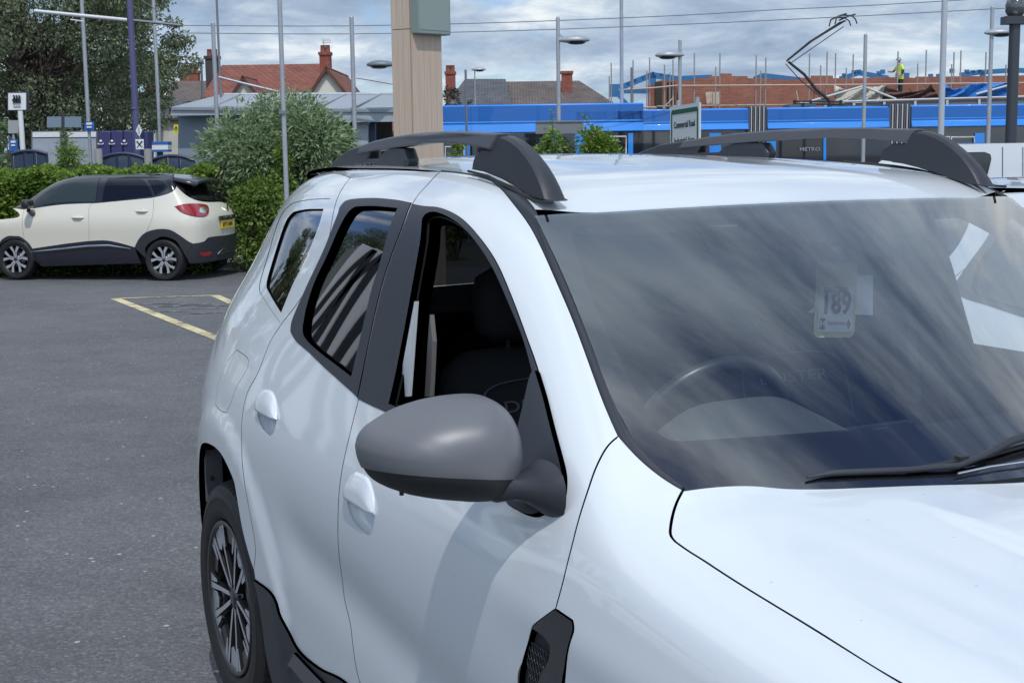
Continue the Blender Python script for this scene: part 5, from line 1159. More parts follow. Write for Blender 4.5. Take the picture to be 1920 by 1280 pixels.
# clipped hedge behind the cream car
r_ = np.random.RandomState(41); hb = []; hd = []
HA, HBx = bg(-260, 330, 23.9), bg(402, 330, 23.9); n = 30000; u = r_.uniform(0, 1, n); side = r_.uniform(0, 1, n) < .55
base0 = HA[None]+(HBx-HA)[None]*u[:, None]; zt = -.45; top = 1.66-23.9*(314-268)/2629*1.02+.05*np.sin(u*40)+.04*np.sin(u*97+1)
dep_ = np.where(side, -.45+r_.normal(size=n)*.06, r_.uniform(-.45, .5, n)); zz = np.where(side, -.45+(top+.45)*r_.uniform(0, 1, n)**.8, top+r_.normal(size=n)*.035)
P_ = base0+FH[None]*dep_[:, None]; P_[:, 2] = zz; hgr = thing('hedge', (HA+HBx)/2*np.array([1, 1, 0])+np.array([0, 0, -.45]), 'long clipped green hedge behind the cream car', 'hedge')
leaves('foliage', P_, np.stack([r_.normal(size=n)*.6-FH[0]*side, r_.normal(size=n)*.6-FH[1]*side, r_.uniform(-.1, 1, n)], 1), .10, .026, lf_hedge, hgr, .25, seed=42)
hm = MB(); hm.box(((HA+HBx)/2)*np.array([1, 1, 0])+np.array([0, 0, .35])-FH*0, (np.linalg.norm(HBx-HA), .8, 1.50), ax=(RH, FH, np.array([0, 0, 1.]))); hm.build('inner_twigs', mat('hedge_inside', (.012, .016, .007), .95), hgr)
# low dark brick wall right of the cream car
wl = gpx(462, 499); w_r = gpx(700, 503); bd_ = (w_r-wl); bd_[2] = 0; Lw = np.linalg.norm(bd_); bd_ /= Lw; bn_ = np.array([-bd_[1], bd_[0], 0]); 
wroot = thing('brick_wall', wl, 'low dark brick wall at the end of the hedge beside the cream car', 'wall')
MB().box(wl+bd_*Lw/2+np.array([0, 0, .23]), (Lw, .19, .46), ax=(bd_, bn_, np.array([0, 0, 1.]))).build('mortar', mat('mortar_dark', (.10, .095, .09), .9), wroot)
bms = [mat('brick_blue_%s' % w_, c, .8, var=.2, vscale=20) for w_, c in (('a', (.045, .045, .052)), ('b', (.060, .054, .056)), ('c', (.036, .038, .046)))]
protos = []
for bm_ in bms:
    o_ = MB().box((0, 0, 0), (.213, .20, .063), ax=(bd_, bn_, np.array([0, 0, 1.]))).build('brick', bm_, wroot); protos.append(o_)
k = 0; r_ = np.random.RandomState(5)
for row in range(6):
    for j in range(int(Lw/.225)):
        p_ = wl-ORG[wroot.name]+bd_*(.11+.225*j+(row % 2)*.1125)+np.array([0, 0, .04+.075*row])-bn_*.003*r_.rand()
        if k < 3: o_ = protos[k]
        else: o_ = protos[r_.randint(3)].copy(); COL.objects.link(o_)
        o_.location = tuple(p_); k += 1
cpn = MB()
for j in range(int(Lw/.45)): cpn.box(wl+bd_*(.225+.45*j)+np.array([0, 0, .485]), (.44, .24, .05), ax=(bd_, bn_, np.array([0, 0, 1.])))
tag(cpn.build('coping', mat('coping', (.16, .155, .15), .85), wroot))
kb = MB()
for j in range(int(Lw/.9)+1): kb.box(wl-bn_*np.sign(bn_.dot(FH))*.35+bd_*(.45*2*j)+np.array([0, 0, .03]), (.89, .12, .14), ax=(bd_, bn_, np.array([0, 0, 1.])))
o_ = kb.build('kerb', mat('concrete_kerb', (.30, .29, .28), .85, var=.2, vscale=5)); tag(o_, kind='structure')

# ================================================================== posts, wires, signs
Z3 = np.array([0, 0, 1.]); AX = (RH, FH, Z3)
galv = mat('galvanised_steel', (.36, .38, .41), .45, metal=.3, var=.12, vscale=3); galvd = mat('dark_galvanised', (.16, .18, .21), .5, metal=.2)
purple = mat('purple_paint', (.085, .085, .19), .45); darkpost = mat('black_post', (.035, .042, .055), .45)
def post(px0, py0, px1, dist, r0, r1, label, name='post', cat='post', m=galv, group=None, cap_=True, z0=None):
    top = bg(px0, py0, dist); b = gpt(px1, dist) if z0 is None else np.array([*bg(px1, 300, dist)[:2], z0]); b[0], b[1] = (top[0], top[1]) if abs(px1-px0) < 0 else (b[0], b[1])
    b[:2] = top[:2]; root = thing(name, b, label, cat, group); mb = MB(); mb.tube([b, b+(top-b)*.5, top], [r0, (r0+r1)/2, r1], 12)
    if cap_: mb.tube([top, top+Z3*r1*.35, top+Z3*r1*.7, top+Z3*r1*.85], [r1*1.02, r1*.9, r1*.5, r1*.05], 12)
    mb.lathe([(r0*1.9, 0), (r0*1.9, .03), (r0*1.05, .04)], b, Z3, 12); mb.build('pole', m, root); return root, top, b
g_w = 'slim steel poles around the tram stop'
fp, ft, fb_ = post(522, -60, 533, 21.5, .040, .034, 'grey flagpole standing in front of the tall shrub', 'flagpole', 'pole')
MB().box(bg(530, 211, 21.5)-FH*.04, (.09, .05, .05), ax=AX).build('bracket', galvd, fp)
post(151, -40, 168, 33, .050, .042, 'thin grey pole just left of the purple mast, crossed by the long arm')
post(286, -30, 300, 35, .046, .040, 'thin grey pole just right of the purple mast')
post(405, -30, 415, 36, .034, .028, 'dark slim pole rising past the chimney of the red roof', m=galvd)
post(399, 44, 406, 30, .048, .044, 'round-topped grey post in front of the red roof', cat='post')
r1_, t1_, b1_ = post(659, 33, 670, 30, .050, .046, 'round-topped grey post close to the wooden pillar, left side')
MB().tube([bg(668, 146, 30), bg(705, 152, 30.0), bg(760, 162, 30.0)], .02, 6).build('stay_arm', galv, r1_)
MB().tube([bg(410, 145, 30), bg(470, 160, 30), bg(537, 176, 30)], .03, 6).build('stay_arm', galv, D.objects['post.003'])
purp, pt_, pb_ = post(240, -60, 258, 27, .070, .052, 'thick purple mast carrying the long overhead arm', 'mast', 'mast', purple)
MB().lathe([(.06, 0), (.08, .02), (.06, .04)], bg(252, 206, 27), Z3, 14).build('collar', purple, purp)
am = MB(); am.tube([bg(64, 21, 26.6), bg(238, 38, 27)], .035, 8); am.tube([bg(132, 37, 26.7), bg(158, 41, 26.7)], .015, 6); am.build('pale_arm', mat('pale_steel', (.55, .57, .58), .4), purp)
am = MB(); am.tube([bg(244, 38, 27), bg(338, 48, 27.2)], .026, 8); am.tube([bg(250, -10, 27), bg(332, 46, 27.2)], .008, 5); am.build('dark_arm', galvd, purp)
pg, tg_, bg_ = post(1165, -40, 1163, 40, .056, .048, 'tall grey mast behind the tram, left of the blue steel frame', 'mast', 'mast')
post(1184, 128, 1184, 40.5, .03, .03, 'short steel tube tight beside the tall grey mast', m=galvd)
mr, mt_, mb_ = post(1773, -60, 1760, 27, .066, .054, 'thick tall grey mast in front of the tram at the right', 'mast', 'mast', mat('mast_grey', (.40, .43, .47), .5))
post(1623, 66, 1620, 33, .050, .042, 'grey pole in front of the cream tarpaulin', cat='post')
sp_ = D.objects['post.005'] if 'post.005' in D.objects else None
def lamp(px0, py0, px1, dist, r, hx, hy, sgn, label, head=True, style=0):
    root, top, b = post(px0, py0, px1, dist, r, r*.8, label, 'street_lamp', 'street lamp', group=None)
    c = bg(hx, hy, dist); a = bg(px0+1, hy+(-2 if style == 0 else 0), dist)
    mb = MB(); mb.tube([a+Z3*.02, (a+c)/2+Z3*.02, c-RH*sgn*.2], [.022, .02, .02], 8); mb.prism([a+Z3*.13, a, a+RH*sgn*.16], FH*.02) if px0 == 1046 else None; mb.build('bracket', galv, root)
    V = []; F = []; n = 14
    for i, (t, ry, rz2) in enumerate(((-.30, .03, .02), (-.26, .07, .05), (-.12, .13, .085), (.05, .16, .10), (.2, .13, .08), (.29, .06, .04), (.31, .01, .01))):
        for k in range(n): q_ = 2*math.pi*k/n; V.append(c+RH*t*sgn+FH*ry*math.cos(q_)+Z3*(rz2*math.sin(q_)*(1 if math.sin(q_) > 0 else .6)))
    for i in range(6):
        for k in range(n): F.append((i*n+k, i*n+(k+1) % n, (i+1)*n+(k+1) % n, (i+1)*n+k))
    obj('lamp_head', V, F, galv if style == 0 else galvd, root, True)
    MB().lathe([(.0, -.085), (.12, -.075), (.17, -.055), (.175, -.02)], c+RH*.05*sgn, Z3, 14).build('lamp_bowl', mat('lamp_underside', (.02, .022, .025), .3), root); return root
lamp(1046, 34, 1047, 28, .046, 1076, 76, 1, 'lamp post in front of the tram, its head to the right above a sign back')
lamp(1275, 76, 1273, 30, .044, 1256, 104, -1, 'lamp post behind the road sign with its head to the left')
lamp(1861, 14, 1853, 29, .050, 1874, 62, 1, 'lamp post beside the black camera post at the right')
lamp(890, 130, 884, 60, .032, 897, 131, 1, 'small distant lamp in front of the slate roof')
lt = lamp(745, 118, 745, 30, .045, 715, 122, -1, 'lamp head showing left of the wooden pillar', style=1)
br = MB(); br.box(bg(1049, 239, 27.85), (.94, .02, .24), ax=AX); br.box(bg(1049, 228, 27.83), (.94, .03, .025), ax=AX); br.box(bg(1049, 239, 27.95), (.05, .14, .2), ax=AX)
sgb = thing('road_sign', bg(1049, 250, 27.9), 'grey back of a wide sign fixed to the lamp post in front of the tram', 'sign'); br.build('plate', mat('sign_back', (.19, .205, .215), .5, metal=.2), sgb)
# black camera post
cpost = thing('camera_post', gpt(1892, 17), 'black post with a round camera on top at the right edge', 'camera post')
tp_ = bg(1903, 42, 17); mb = MB(); bb = gpt(1903, 17); bb[:2] = tp_[:2]; mb.tube([bb, tp_], [.070, .064], 14); mb.build('pole', darkpost, cpost)
MB().box(tp_+Z3*.02, (.28, .2, .09), ax=AX).build('bracket', darkpost, cpost)
cc_ = tp_+Z3*.17; MB().lathe([(0, .135), (.06, .125), (.105, .085), (.12, .03), (.115, -.05), (.09, -.09), (.06, -.12)], cc_, Z3, 18).build('camera_dome', mat('camera_dome', (.06, .065, .07), .12, coat=1), cpost)
MB().tube([cc_+RH*.09+Z3*.06, cc_+RH*.30+Z3*.09], .035, 8).build('camera_arm', darkpost, cpost)
# wires
wr_ = thing('overhead_wire', bg(960, 45, 34), 'pair of overhead tram wires running across the whole sky', 'wire')
wm = mat('wire', (.16, .18, .21), .5, metal=.5)
for i, pts in enumerate([[(338, 48), (640, 49), (960, 42), (1280, 29), (1450, 19), (1640, 10), (1980, -10)], [(310, 62), (640, 64), (960, 58), (1280, 46), (1600, 31), (1900, 15), (1990, 10)]]):
    MB().tube(spl([bg(a, b, 36+(a-960)*.002) for a, b in pts], 4), .011, 5).build('contact_wire' if i else 'carrier_wire', wm, wr_)
# wooden pillar with a green-grey sign panel
wood = D.materials.new('pale_wood_cladding'); wood.use_nodes = True; t = wood.node_tree; b = t.nodes['Principled BSDF']; co = t.nodes.new('ShaderNodeTexCoord').outputs['Object']
mpn = t.nodes.new('ShaderNodeMapping'); mpn.inputs['Scale'].default_value = (26, 26, .5); t.links.new(co, mpn.inputs[0])
t.links.new(ramp(t, noise(t, mpn.outputs[0], 3, 7, .65, .6), [(.3, (.40, .31, .235)), (.5, (.47, .375, .29)), (.7, (.54, .44, .35))]), b.inputs['Base Color']); b.inputs['Roughness'].default_value = .6
PD = 16.; e0 = bg(734, 0, PD+.12)[:2]; e1 = bg(768, 0, PD)[:2]; e2 = bg(823.5, 0, PD+.33)[:2]
gpil = gz(*e1); pil = thing('sign_pillar', np.array([*e1, gpil]), 'tall pale wooden pillar with a grey-green panel at its top', 'sign')
e0, e1, e2 = (np.array([*e, 0.]) for e in (e0, e1, e2)); back = e0+(e2-e1)
mb = MB(); ztop = 5.2; mb.prism([a+Z3*gpil for a in (e0, e1, e2, back)], Z3*(ztop-gpil)); mb.build('core', mat('pillar_core', (.10, .08, .06), .9), pil)
zj = bg(750, 55, PD)[2]
def boards(a, b_, nb, nm):
    d = (b_-a); L_ = np.linalg.norm(d); d /= L_; nrm_ = np.array([d[1], -d[0], 0]); nrm_ *= np.sign(nrm_.dot(CAM_POS-a)); w_ = L_/nb
    for z0, z1 in ((gpil, zj-.004), (zj+.004, ztop)):
        for i in range(nb): MB().box(a+d*w_*(i+.5)+nrm_*.012+Z3*(z0+z1)/2, (w_-.0025, .022, z1-z0), ax=(d, nrm_, Z3)).build('board', wood, pil)
boards(e0, e1, 3, 'board'); boards(e1, e2, 5, 'board')
dd = (e2-e1)/np.linalg.norm(e2-e1); nn = np.array([dd[1], -dd[0], 0]); nn *= np.sign(nn.dot(CAM_POS-e1)); zp = bg(790, 64, PD)[2]
mb = MB(); c = (e1+e2)/2+nn*.06+dd*.03; W2 = np.linalg.norm(e2-e1)+.06; mb.box(c+Z3*(zp+ztop+.2)/2, (W2, .12, ztop+.2-zp), ax=(dd, nn, Z3)); bevel(mb.build('sign_panel', mat('sign_green_grey', (.21, .26, .24), .45), pil), .012)
mb = MB(); mb.box(c+nn*.062+Z3*(zp+ztop+.2)/2+Z3*.03, (W2-.05, .004, ztop+.2-zp-.03), ax=(dd, nn, Z3)); mb.build('sign_face', mat('sign_face', (.24, .29, .27), .4), pil)
# road sign: Commercial Road Industrial Area
rc = bg(1286, 232, 24); rx = RH*math.cos(rad(38))-FH*math.sin(rad(38))*-1; rx = RH*.80+FH*.0+np.array([0, 0, 0]); 
p00, p10 = bg(1258, 201, 23.6), bg(1313, 192, 24.2); xv = p10-p00; xv[2] = 0; 
# the board is turned away from us; its top edge climbs to the right because it stands higher than the eye
Lx = np.linalg.norm(xv); X_ = xv/Lx; Zt = 2.34
def solve_depth(z0):
    a = ray(1258, 201); b = ray(1313, 192); ta = (z0-CAM_POS[2])/a[2]; tb = (z0-CAM_POS[2])/b[2]; return CAM_POS+a*ta, CAM_POS+b*tb
pa, pb_2 = bg(1258, 201, 24.3), bg(1313, 192, 23.4); X_ = pb_2-pa; Lx = np.linalg.norm(X_); X_ /= Lx
rs_ = thing('road_sign', np.array([*((pa+pb_2)/2)[:2], gz(*((pa+pb_2)/2)[:2])]), 'white road sign with green border, lettered Commercial Road Industrial Area', 'sign')
nS = np.cross(X_, Z3); nS *= np.sign(nS.dot(CAM_POS-pa)); Hs = 1.05
grn = mat('sign_green', (.012, .09, .055), .4); sgw = mat('sign_white', (.55, .60, .60), .4)
cS = (pa+pb_2)/2-Z3*Hs/2
MB().box(cS, (Lx, .03, Hs), ax=(X_, nS, Z3)).build('board', sgw, rs_)
for o3, sz in ((Z3*(Hs/2-.10), (Lx*.88, .004, .075)), (-Z3*(Hs/2-.10), (Lx*.88, .004, .075))): MB().box(cS+o3+nS*.018, sz, ax=(X_, nS, Z3)).build('border', grn, rs_)
for s_ in (-1, 1): MB().box(cS+X_*s_*Lx*.44+nS*.018, (Lx*.035, .004, Hs-.2), ax=(X_, nS, Z3)).build('border', grn, rs_)
XT = X_ if np.cross(X_, Z3).dot(nS) > 0 else X_
for i, s_ in enumerate(('Commercial Road', 'Industrial Area')):
    text('lettering', s_, .155, ink, rs_, frame(cS+nS*.019+Z3*(.20-.27*i), X_, Z3), .001, xs=Lx*.74/(1.17 if i == 0 else .98), bold=.002)
for s_ in (-.32, .32): MB().tube([np.array([*(cS+X_*s_*Lx-nS*.05)[:2], gz(*cS[:2])]), cS+X_*s_*Lx-nS*.05+Z3*(Hs/2+.10)], .04, 8).build('sign_post', galv, rs_)
# ================================================================== tram
blue = mat('tram_blue', (.008, .23, .74), .3, coat=.6, var=.06, vscale=1); blue2 = mat('tram_blue_dark', (.008, .12, .44), .35, coat=.4)
tglass = mat('tram_window', (.012, .015, .02), .05, coat=1); bel_m = mat('bellows', (.10, .10, .105), .8); bel_l = mat('bellows_light', (.42, .43, .44), .7); troof = mat('tram_roof', (.10, .105, .11), .6); white_m = mat('white_line', (.70, .72, .72), .45)
TD = 38.
tram = thing('tram', bg(1350, 300, TD)*np.array([1, 1, 0])+np.array([0, 0, -.9]), 'long bright blue tram standing behind the white car, arm raised to the wire', 'tram')
def quadbox(px0, py0, px1, py1, d, depth, m, name, parent, out=0):
    """a box whose near face covers a stretch of the view at a distance"""
    a, b_, c, d_ = bg(px0, py1, d), bg(px1, py1, d), bg(px1, py0, d), bg(px0, py0, d)
    b_[2] = a[2] = min(a[2], b_[2]); c[2] = d_[2] = max(c[2], d_[2]); mb = MB(); dv = FH*depth; mb.hexa([a, b_, b_+dv, a+dv, d_, c, c+dv, d_+dv]); return mb.build(name, m, parent)
def zof(py, d): return bg(960, py, d)[2]
def car_seg(x0, x1, ytop, d=TD):
    z0 = -.55; L0, R0 = bg(x0, 260, d), bg(x1, 260, d); zt = zof(ytop, d); zg = zof(250, d); zw = zof(292, d); W_ = 2.4
    # upper fairing, three long pressings with shadow gaps
    zs = np.linspace(zg, zt, 4)
    for i in range(3):
        lean = .05*i; mb = MB(); P_ = []
        for z, k in ((zs[i]+.012, lean), (zs[i+1]-.012, lean+.05)):
            for q_, off in ((L0, k), (R0, k), (R0, W_-k), (L0, W_-k)): P_.append(np.array([*(q_+FH*off)[:2], z]))
        mb.hexa(P_); o_ = mb.build('roof_fairing', blue, tram); bevel(o_, .02, 2)
    mb = MB(); a = np.array([*(L0+FH*.06)[:2], zg]); b_ = np.array([*(R0+FH*.06)[:2], zg]); mb.prism([a, b_, b_+FH*(W_-.12), a+FH*(W_-.12)], Z3*(zt-zg-.05)); mb.build('fairing_core', blue2, tram)
    # window band
    mb = MB(); a = np.array([*(L0+FH*.04)[:2], -.0]); b_ = np.array([*(R0+FH*.04)[:2], -.0]); mb.prism([a, b_, b_+FH*(W_-.1), a+FH*(W_-.1)], Z3*(zg-.01)); mb.build('window_band', tglass, tram)
    mb = MB(); a = np.array([*L0[:2], z0]); b_ = np.array([*R0[:2], z0]); mb.prism([a, b_, b_+FH*W_, a+FH*W_], Z3*(.55+.6)); mb.build('lower_side', blue, tram)
car_seg(826, 1207, 195); car_seg(1081, 1403 if False else 1256+0, 208) if False else None
car_seg(1081, 1404, 208); car_seg(1439, 1668, 208); car_seg(1709, 2150, 207)
def bellows(x0, x1, ytop):
    L0, R0 = bg(x0, 260, TD), bg(x1, 260, TD); zt = zof(ytop, TD); n = 9
    for i in range(n):
        c = L0+(R0-L0)*(i+.5)/n; w_ = np.linalg.norm(R0-L0)/n
        MB().box(np.array([*(c+FH*1.2)[:2], (zt-.5)/2]), (w_*.55, 2.2, zt+.5), ax=AX).build('bellows_fold', bel_l if i % 2 else bel_m, tram)
    MB().box(np.array([*((L0+R0)/2+FH*1.25)[:2], (zt-.6)/2]), (np.linalg.norm(R0-L0)*1.02, 2.0, zt+.45), ax=AX).build('bellows_core', bel_m, tram)
bellows(1053, 1081, 213) if False else None
bellows(1404, 1439, 206); bellows(1668, 1709, 205); bellows(1052, 1080, 208)
# window frames and pillars of the window band
def wframe(x0, y0, x1, y1, m=white_m, th=.022):
    P_ = [bg(a, b, TD-.02) for a, b in ((x0, y1), (x0, y0), (x1, y0), (x1, y1))]; MB().tube([P_[0], P_[1], P_[2], P_[3]], th, 4, sm=False).build('window_frame', m, tram)
wframe(1103, 256, 1174, 290); wframe(835, 275, 870, 300); wframe(1738, 257, 1781, 292); wframe(1784, 257, 1827, 292)
for x0, x1 in ((1078, 1100), (1178, 1187), (870, 881), (1035, 1045), (1376, 1400), (1437, 1455), (1544, 1549), (1828, 1846), (1330, 1352)): quadbox(x0, 250, x1, 300, TD-.01, .06, blue, 'door_pillar', tram)
text('side_lettering', 'METRO', .13, mat('tram_lettering', (.22, .24, .27), .5), tram, frame(bg(1518, 280, TD-.0)-FH*.02, RH, Z3), .004, xs=1.3, bold=.003)
# roof equipment and pantograph
rb = MB(); A0 = bg(1500, 207, TD+1.2)
for x0, x1, h_ in ((1480, 1530, .16), (1560, 1620, .12), (1640, 1664, .10), (1110, 1160, .12), (890, 960, .08), (1740, 1850, .10)):
    o_ = quadbox(x0, 207-h_*70, x1, 209, TD+.8, .9, troof, 'roof_box', tram)
pn_ = MB(); PB = TD+1.2
def pb(x, y, d=PB): return bg(x, y, d)
pn_.tube([pb(1554, 188), pb(1530, 168), pb(1508, 140), pb(1478, 116)], [.05, .045, .04, .035], 7)
pn_.tube([pb(1545, 187), pb(1500, 150), pb(1473, 120)], .014, 5)
for off in (-.35, .35): pn_.tube([pb(1475, 115), pb(1478, 112)+FH*off*.3, pb(1520, 78)+FH*off*.6, pb(1578, 42)+FH*off], .02, 6)
pn_.tube([pb(1482, 119), pb(1582, 50)], .013, 5)
pn_.build('pantograph_arm', rubber, tram)
pn_ = MB()
for off in (-.35, .35):
    pn_.tube([pb(1560, 48)+FH*off, pb(1563, 36)+FH*off, pb(1572, 31)+FH*off, pb(1590, 32)+FH*off, pb(1598, 38)+FH*off, pb(1601, 47)+FH*off], .020, 6)
for x, y in ((1572, 32), (1588, 33)): pn_.tube([pb(x, y)-FH*.9, pb(x, y-1), pb(x, y)+FH*.9], .022, 6)
pn_.tube([pb(1578, 42)-FH*.4, pb(1578, 42)+FH*.4], .025, 6); pn_.build('pantograph_head', rubber, tram)
pn_ = MB()
for y_ in (190, 195): pn_.tube([pb(1487, y_), pb(1580, y_+1)], .028, 6)
for x in (1490, 1520, 1555, 1576): pn_.tube([pb(x, 188), pb(x, 203)], .04, 6); 
pn_.tube([pb(1500, 196)-FH*.5, pb(1500, 196)+FH*.5], .04, 6); pn_.build('pantograph_base', rubber, tram)
# grey parapet screens beyond the tram
par = thing('screen_fence', bg(1700, 205, 44)*np.array([1, 1, 0])+np.array([0, 0, -.9]), 'low grey panelled screen with pale posts just above the tram at the right', 'fence')
pgm = mat('screen_grey', (.15, .165, .18), .6); pxs = [1548, 1601, 1658, 1716, 1776, 1836, 1895, 1960]
def ptop(x): return 189+(1716-x)*.028
for x0, x1 in zip(pxs[:-1], pxs[1:]):
    a, b_ = bg(x0, 206, 44), bg(x1, 206, 44); a2, b2 = bg(x0, ptop(x0)+1, 44), bg(x1, ptop(x1)+1, 44); mb = MB(); a[2] = b_[2] = 0.; mb.hexa([a, b_, b_+FH*.05, a+FH*.05, a2, b2, b2+FH*.05, a2+FH*.05]); mb.build('panel', pgm, par)
for x in pxs: t2 = bg(x, ptop(x)-1, 43.97); MB().box(np.array([*t2[:2], t2[2]/2-.4]), (.07, .06, t2[2]+.8), ax=AX).build('post', mat('pale_post', (.50, .52, .53), .5), par)
MB().tube([bg(1500, ptop(1500)-2, 43.95), bg(1716, ptop(1716)-2, 43.95), bg(1960, ptop(1960)-2, 43.95)], .035, 6).build('top_rail', mat('pale_post'), par)

# ================================================================== building under construction
brick_m = D.materials.new('red_brickwork'); brick_m.use_nodes = True; t = brick_m.node_tree; b = t.nodes['Principled BSDF']; co = t.nodes.new('ShaderNodeTexCoord').outputs['UV']
bt = t.nodes.new('ShaderNodeTexBrick'); bt.inputs['Scale'].default_value = 1; bt.inputs['Brick Width'].default_value = .225; bt.inputs['Row Height'].default_value = .075; bt.inputs['Mortar Size'].default_value = .008
bt.inputs['Color1'].default_value = (.26, .085, .055, 1); bt.inputs['Color2'].default_value = (.33, .12, .075, 1); bt.inputs['Mortar'].default_value = (.28, .20, .16, 1); t.links.new(co, bt.inputs['Vector'])
c2 = t.nodes.new('ShaderNodeMixRGB'); c2.blend_type = 'MULTIPLY'; c2.inputs[0].default_value = .8; t.links.new(bt.outputs[0], c2.inputs[1])
t.links.new(ramp(t, noise(t, t.nodes.new('ShaderNodeTexCoord').outputs['Object'], .9, 5, .6), [(.3, (.72, .70, .68)), (.7, (1.15, 1.12, 1.1))]), c2.inputs[2]); t.links.new(c2.outputs[0], b.inputs['Base Color']); b.inputs['Roughness'].default_value = .9
bn = t.nodes.new('ShaderNodeBump'); bn.inputs['Strength'].default_value = .5; bn.inputs['Distance'].default_value = .01; t.links.new(bt.outputs['Fac'], bn.inputs['Height']); bn.invert = True; t.links.new(bn.outputs[0], b.inputs['Normal'])
def wallpoly(pts, d, th, m, name, parent):
    """an upright wall of thickness th with a traced outline; brick coordinates in metres"""
    P_ = [bg(a, b_, d) for a, b_ in pts]; mb = MB().prism(P_, FH*th); o_ = mb.build(name, m, parent); uvl = o_.data.uv_layers.new(name='UVMap'); og = _org(parent)
    for l in o_.data.loops: v = np.array(o_.data.vertices[l.vertex_index].co)+og; uvl.data[l.index].uv = (v.dot(RH)+v.dot(FH), v[2])
    return o_
BD = 62.
site = thing('unfinished_building', bg(1600, 300, BD)*np.array([1, 1, 0])+np.array([0, 0, -1.]), 'long unfinished red brick building with stepped top courses behind the tram', 'building')
tops = [(1275, 152), (1300, 150), (1300, 147), (1330, 147), (1331, 143), (1352, 143), (1352, 138), (1372, 138), (1372, 143), (1402, 143), (1402, 147), (1440, 147), (1450, 149), (1500, 149), (1500, 146), (1523, 146), (1523, 142), (1562, 142), (1562, 147), (1620, 147), (1640, 145), (1700, 145), (1720, 147), (1720, 144), (1760, 144), (1890, 142), (1960, 141)]
wallpoly(tops+[(1960, 262), (1275, 262)], BD, .3, brick_m, 'front_wall', site)
wallpoly([(1216, 160), (1232, 158), (1233, 152), (1246, 150), (1262, 151), (1275, 149), (1275, 262), (1216, 262)], BD+.6, .3, brick_m, 'side_wall', site)
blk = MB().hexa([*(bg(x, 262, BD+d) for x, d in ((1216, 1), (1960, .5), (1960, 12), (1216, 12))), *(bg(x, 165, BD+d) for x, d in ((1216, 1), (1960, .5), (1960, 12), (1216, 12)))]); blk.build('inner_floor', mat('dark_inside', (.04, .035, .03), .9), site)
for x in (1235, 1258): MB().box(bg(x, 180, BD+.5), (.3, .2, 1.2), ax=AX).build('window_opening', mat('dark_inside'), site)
sb = mat('steel_blue', (.03, .15, .34), .45)
fr_s = thing('steel_frame', bg(1210, 300, BD+3)*np.array([1, 1, 0])+np.array([0, 0, -1.]), 'blue steel roof frame rising left of the brick building', 'steel frame')
def beam(pts, w_, d, nm='beam', m=sb, parent=fr_s):
    mb = MB()
    for a, b_ in zip(pts[:-1], pts[1:]):
        A, B_ = bg(*a, d), bg(*b_, d); dv = B_-A; L_ = np.linalg.norm(dv); dv /= L_; n_ = np.cross(dv, FH); mb.box((A+B_)/2, (L_, .20, w_), ax=(dv, FH, n_))
    return mb.build(nm, m, parent)
beam([(1168, 163), (1222, 141)], .26, BD+3); beam([(1222, 141), (1272, 149), (1330, 148)], .26, BD+3); beam([(1170, 171), (1222, 171)], .22, BD+2.6); beam([(1223, 141), (1223, 170)], .34, BD+3, 'column'); beam([(1153, 158), (1153, 182)], .5, BD+3, 'column'); beam([(1160, 180), (1176, 195)], .15, BD+2.4, 'brace'); beam([(1228, 168), (1222, 175)], .2, BD+3, 'brace')
for x, y in ((1177, 156), (1190, 150), (1205, 145), (1218, 138), (1224, 136), (1239, 139), (1254, 141)): beam([(x, y-1), (x, y+5)], .12, BD+3, 'purlin_cleat')
for pts in ([(1280, 147), (1335, 145)], [(1415, 148), (1430, 142), (1500, 150)], [(1575, 148), (1612, 137), (1665, 147)], [(1680, 140), (1704, 142)], [(1800, 141), (1840, 136), (1900, 132), (1960, 134)]): beam(pts, .22, BD+5)
for x, y in ((1583, 141), (1601, 135), (1610, 134), (1648, 137), (1655, 134), (1813, 134), (1824, 135), (1836, 134), (1842, 138), (1745, 142), (1760, 142), (1785, 132)): beam([(x, y-3), (x, y+5)], .18, BD+5, 'purlin_cleat')
sc_m = mat('scaffold_tube', (.33, .30, .29), .5, metal=.3); bd_m = mat('scaffold_board', (.46, .38, .30), .8, var=.2, vscale=4)
scf = thing('scaffolding', bg(1600, 300, BD-2)*np.array([1, 1, 0])+np.array([0, 0, -1.]), 'scaffolding of upright tubes, rails and boards along the brick building', 'scaffolding')
zb_s = bg(1500, 262, BD-2)[2]
for i, (x, yt) in enumerate([(1146, 118), (1187, 113), (1218, 108), (1246, 122), (1262, 112), (1302, 100), (1350, 100), (1418, 104), (1436, 108), (1518, 101), (1551, 97), (1567, 100), (1600, 102), (1684, 97), (1737, 94), (1789, 98), (1802, 95), (1849, 98), (1906, 96)]):
    t2 = bg(x, yt, BD-1.9); b2 = bg(x, 215, BD-1.9); b2[:2] = t2[:2]; MB().tube([b2, t2], .030, 6).build('upright', sc_m, scf)
    if i % 2 == 0: c = t2+FH*1.2; MB().tube([np.array([*c[:2], b2[2]]), c-Z3*.5], .028, 6).build('upright', sc_m, scf)
for pts, m in (([(1275, 161), (1600, 159), (1960, 155)], 'r'), ([(1160, 169), (1225, 165), (1275, 160)], 'r'), ([(1140, 203), (1230, 201)], 'r')): MB().tube([bg(x, y, BD-2) for x, y in pts], .035, 6).build('guard_rail', mat('scaffold_rail', (.50, .36, .30), .6), scf)
for x0, x1, y in ((1140, 1232, 203), (1232, 1278, 199), (1278, 1380, 198), (1380, 1490, 197)):
    for k in range(3): a, b_ = bg(x0+1, y, BD-1.9), bg(x1-1, y-.6, BD-1.9); dv = b_-a; L_ = np.linalg.norm(dv); MB().box((a+b_)/2+FH*(.23*k+.1), (L_, .22, .045), ax=(dv/L_, FH, Z3)).build('board', bd_m, scf)
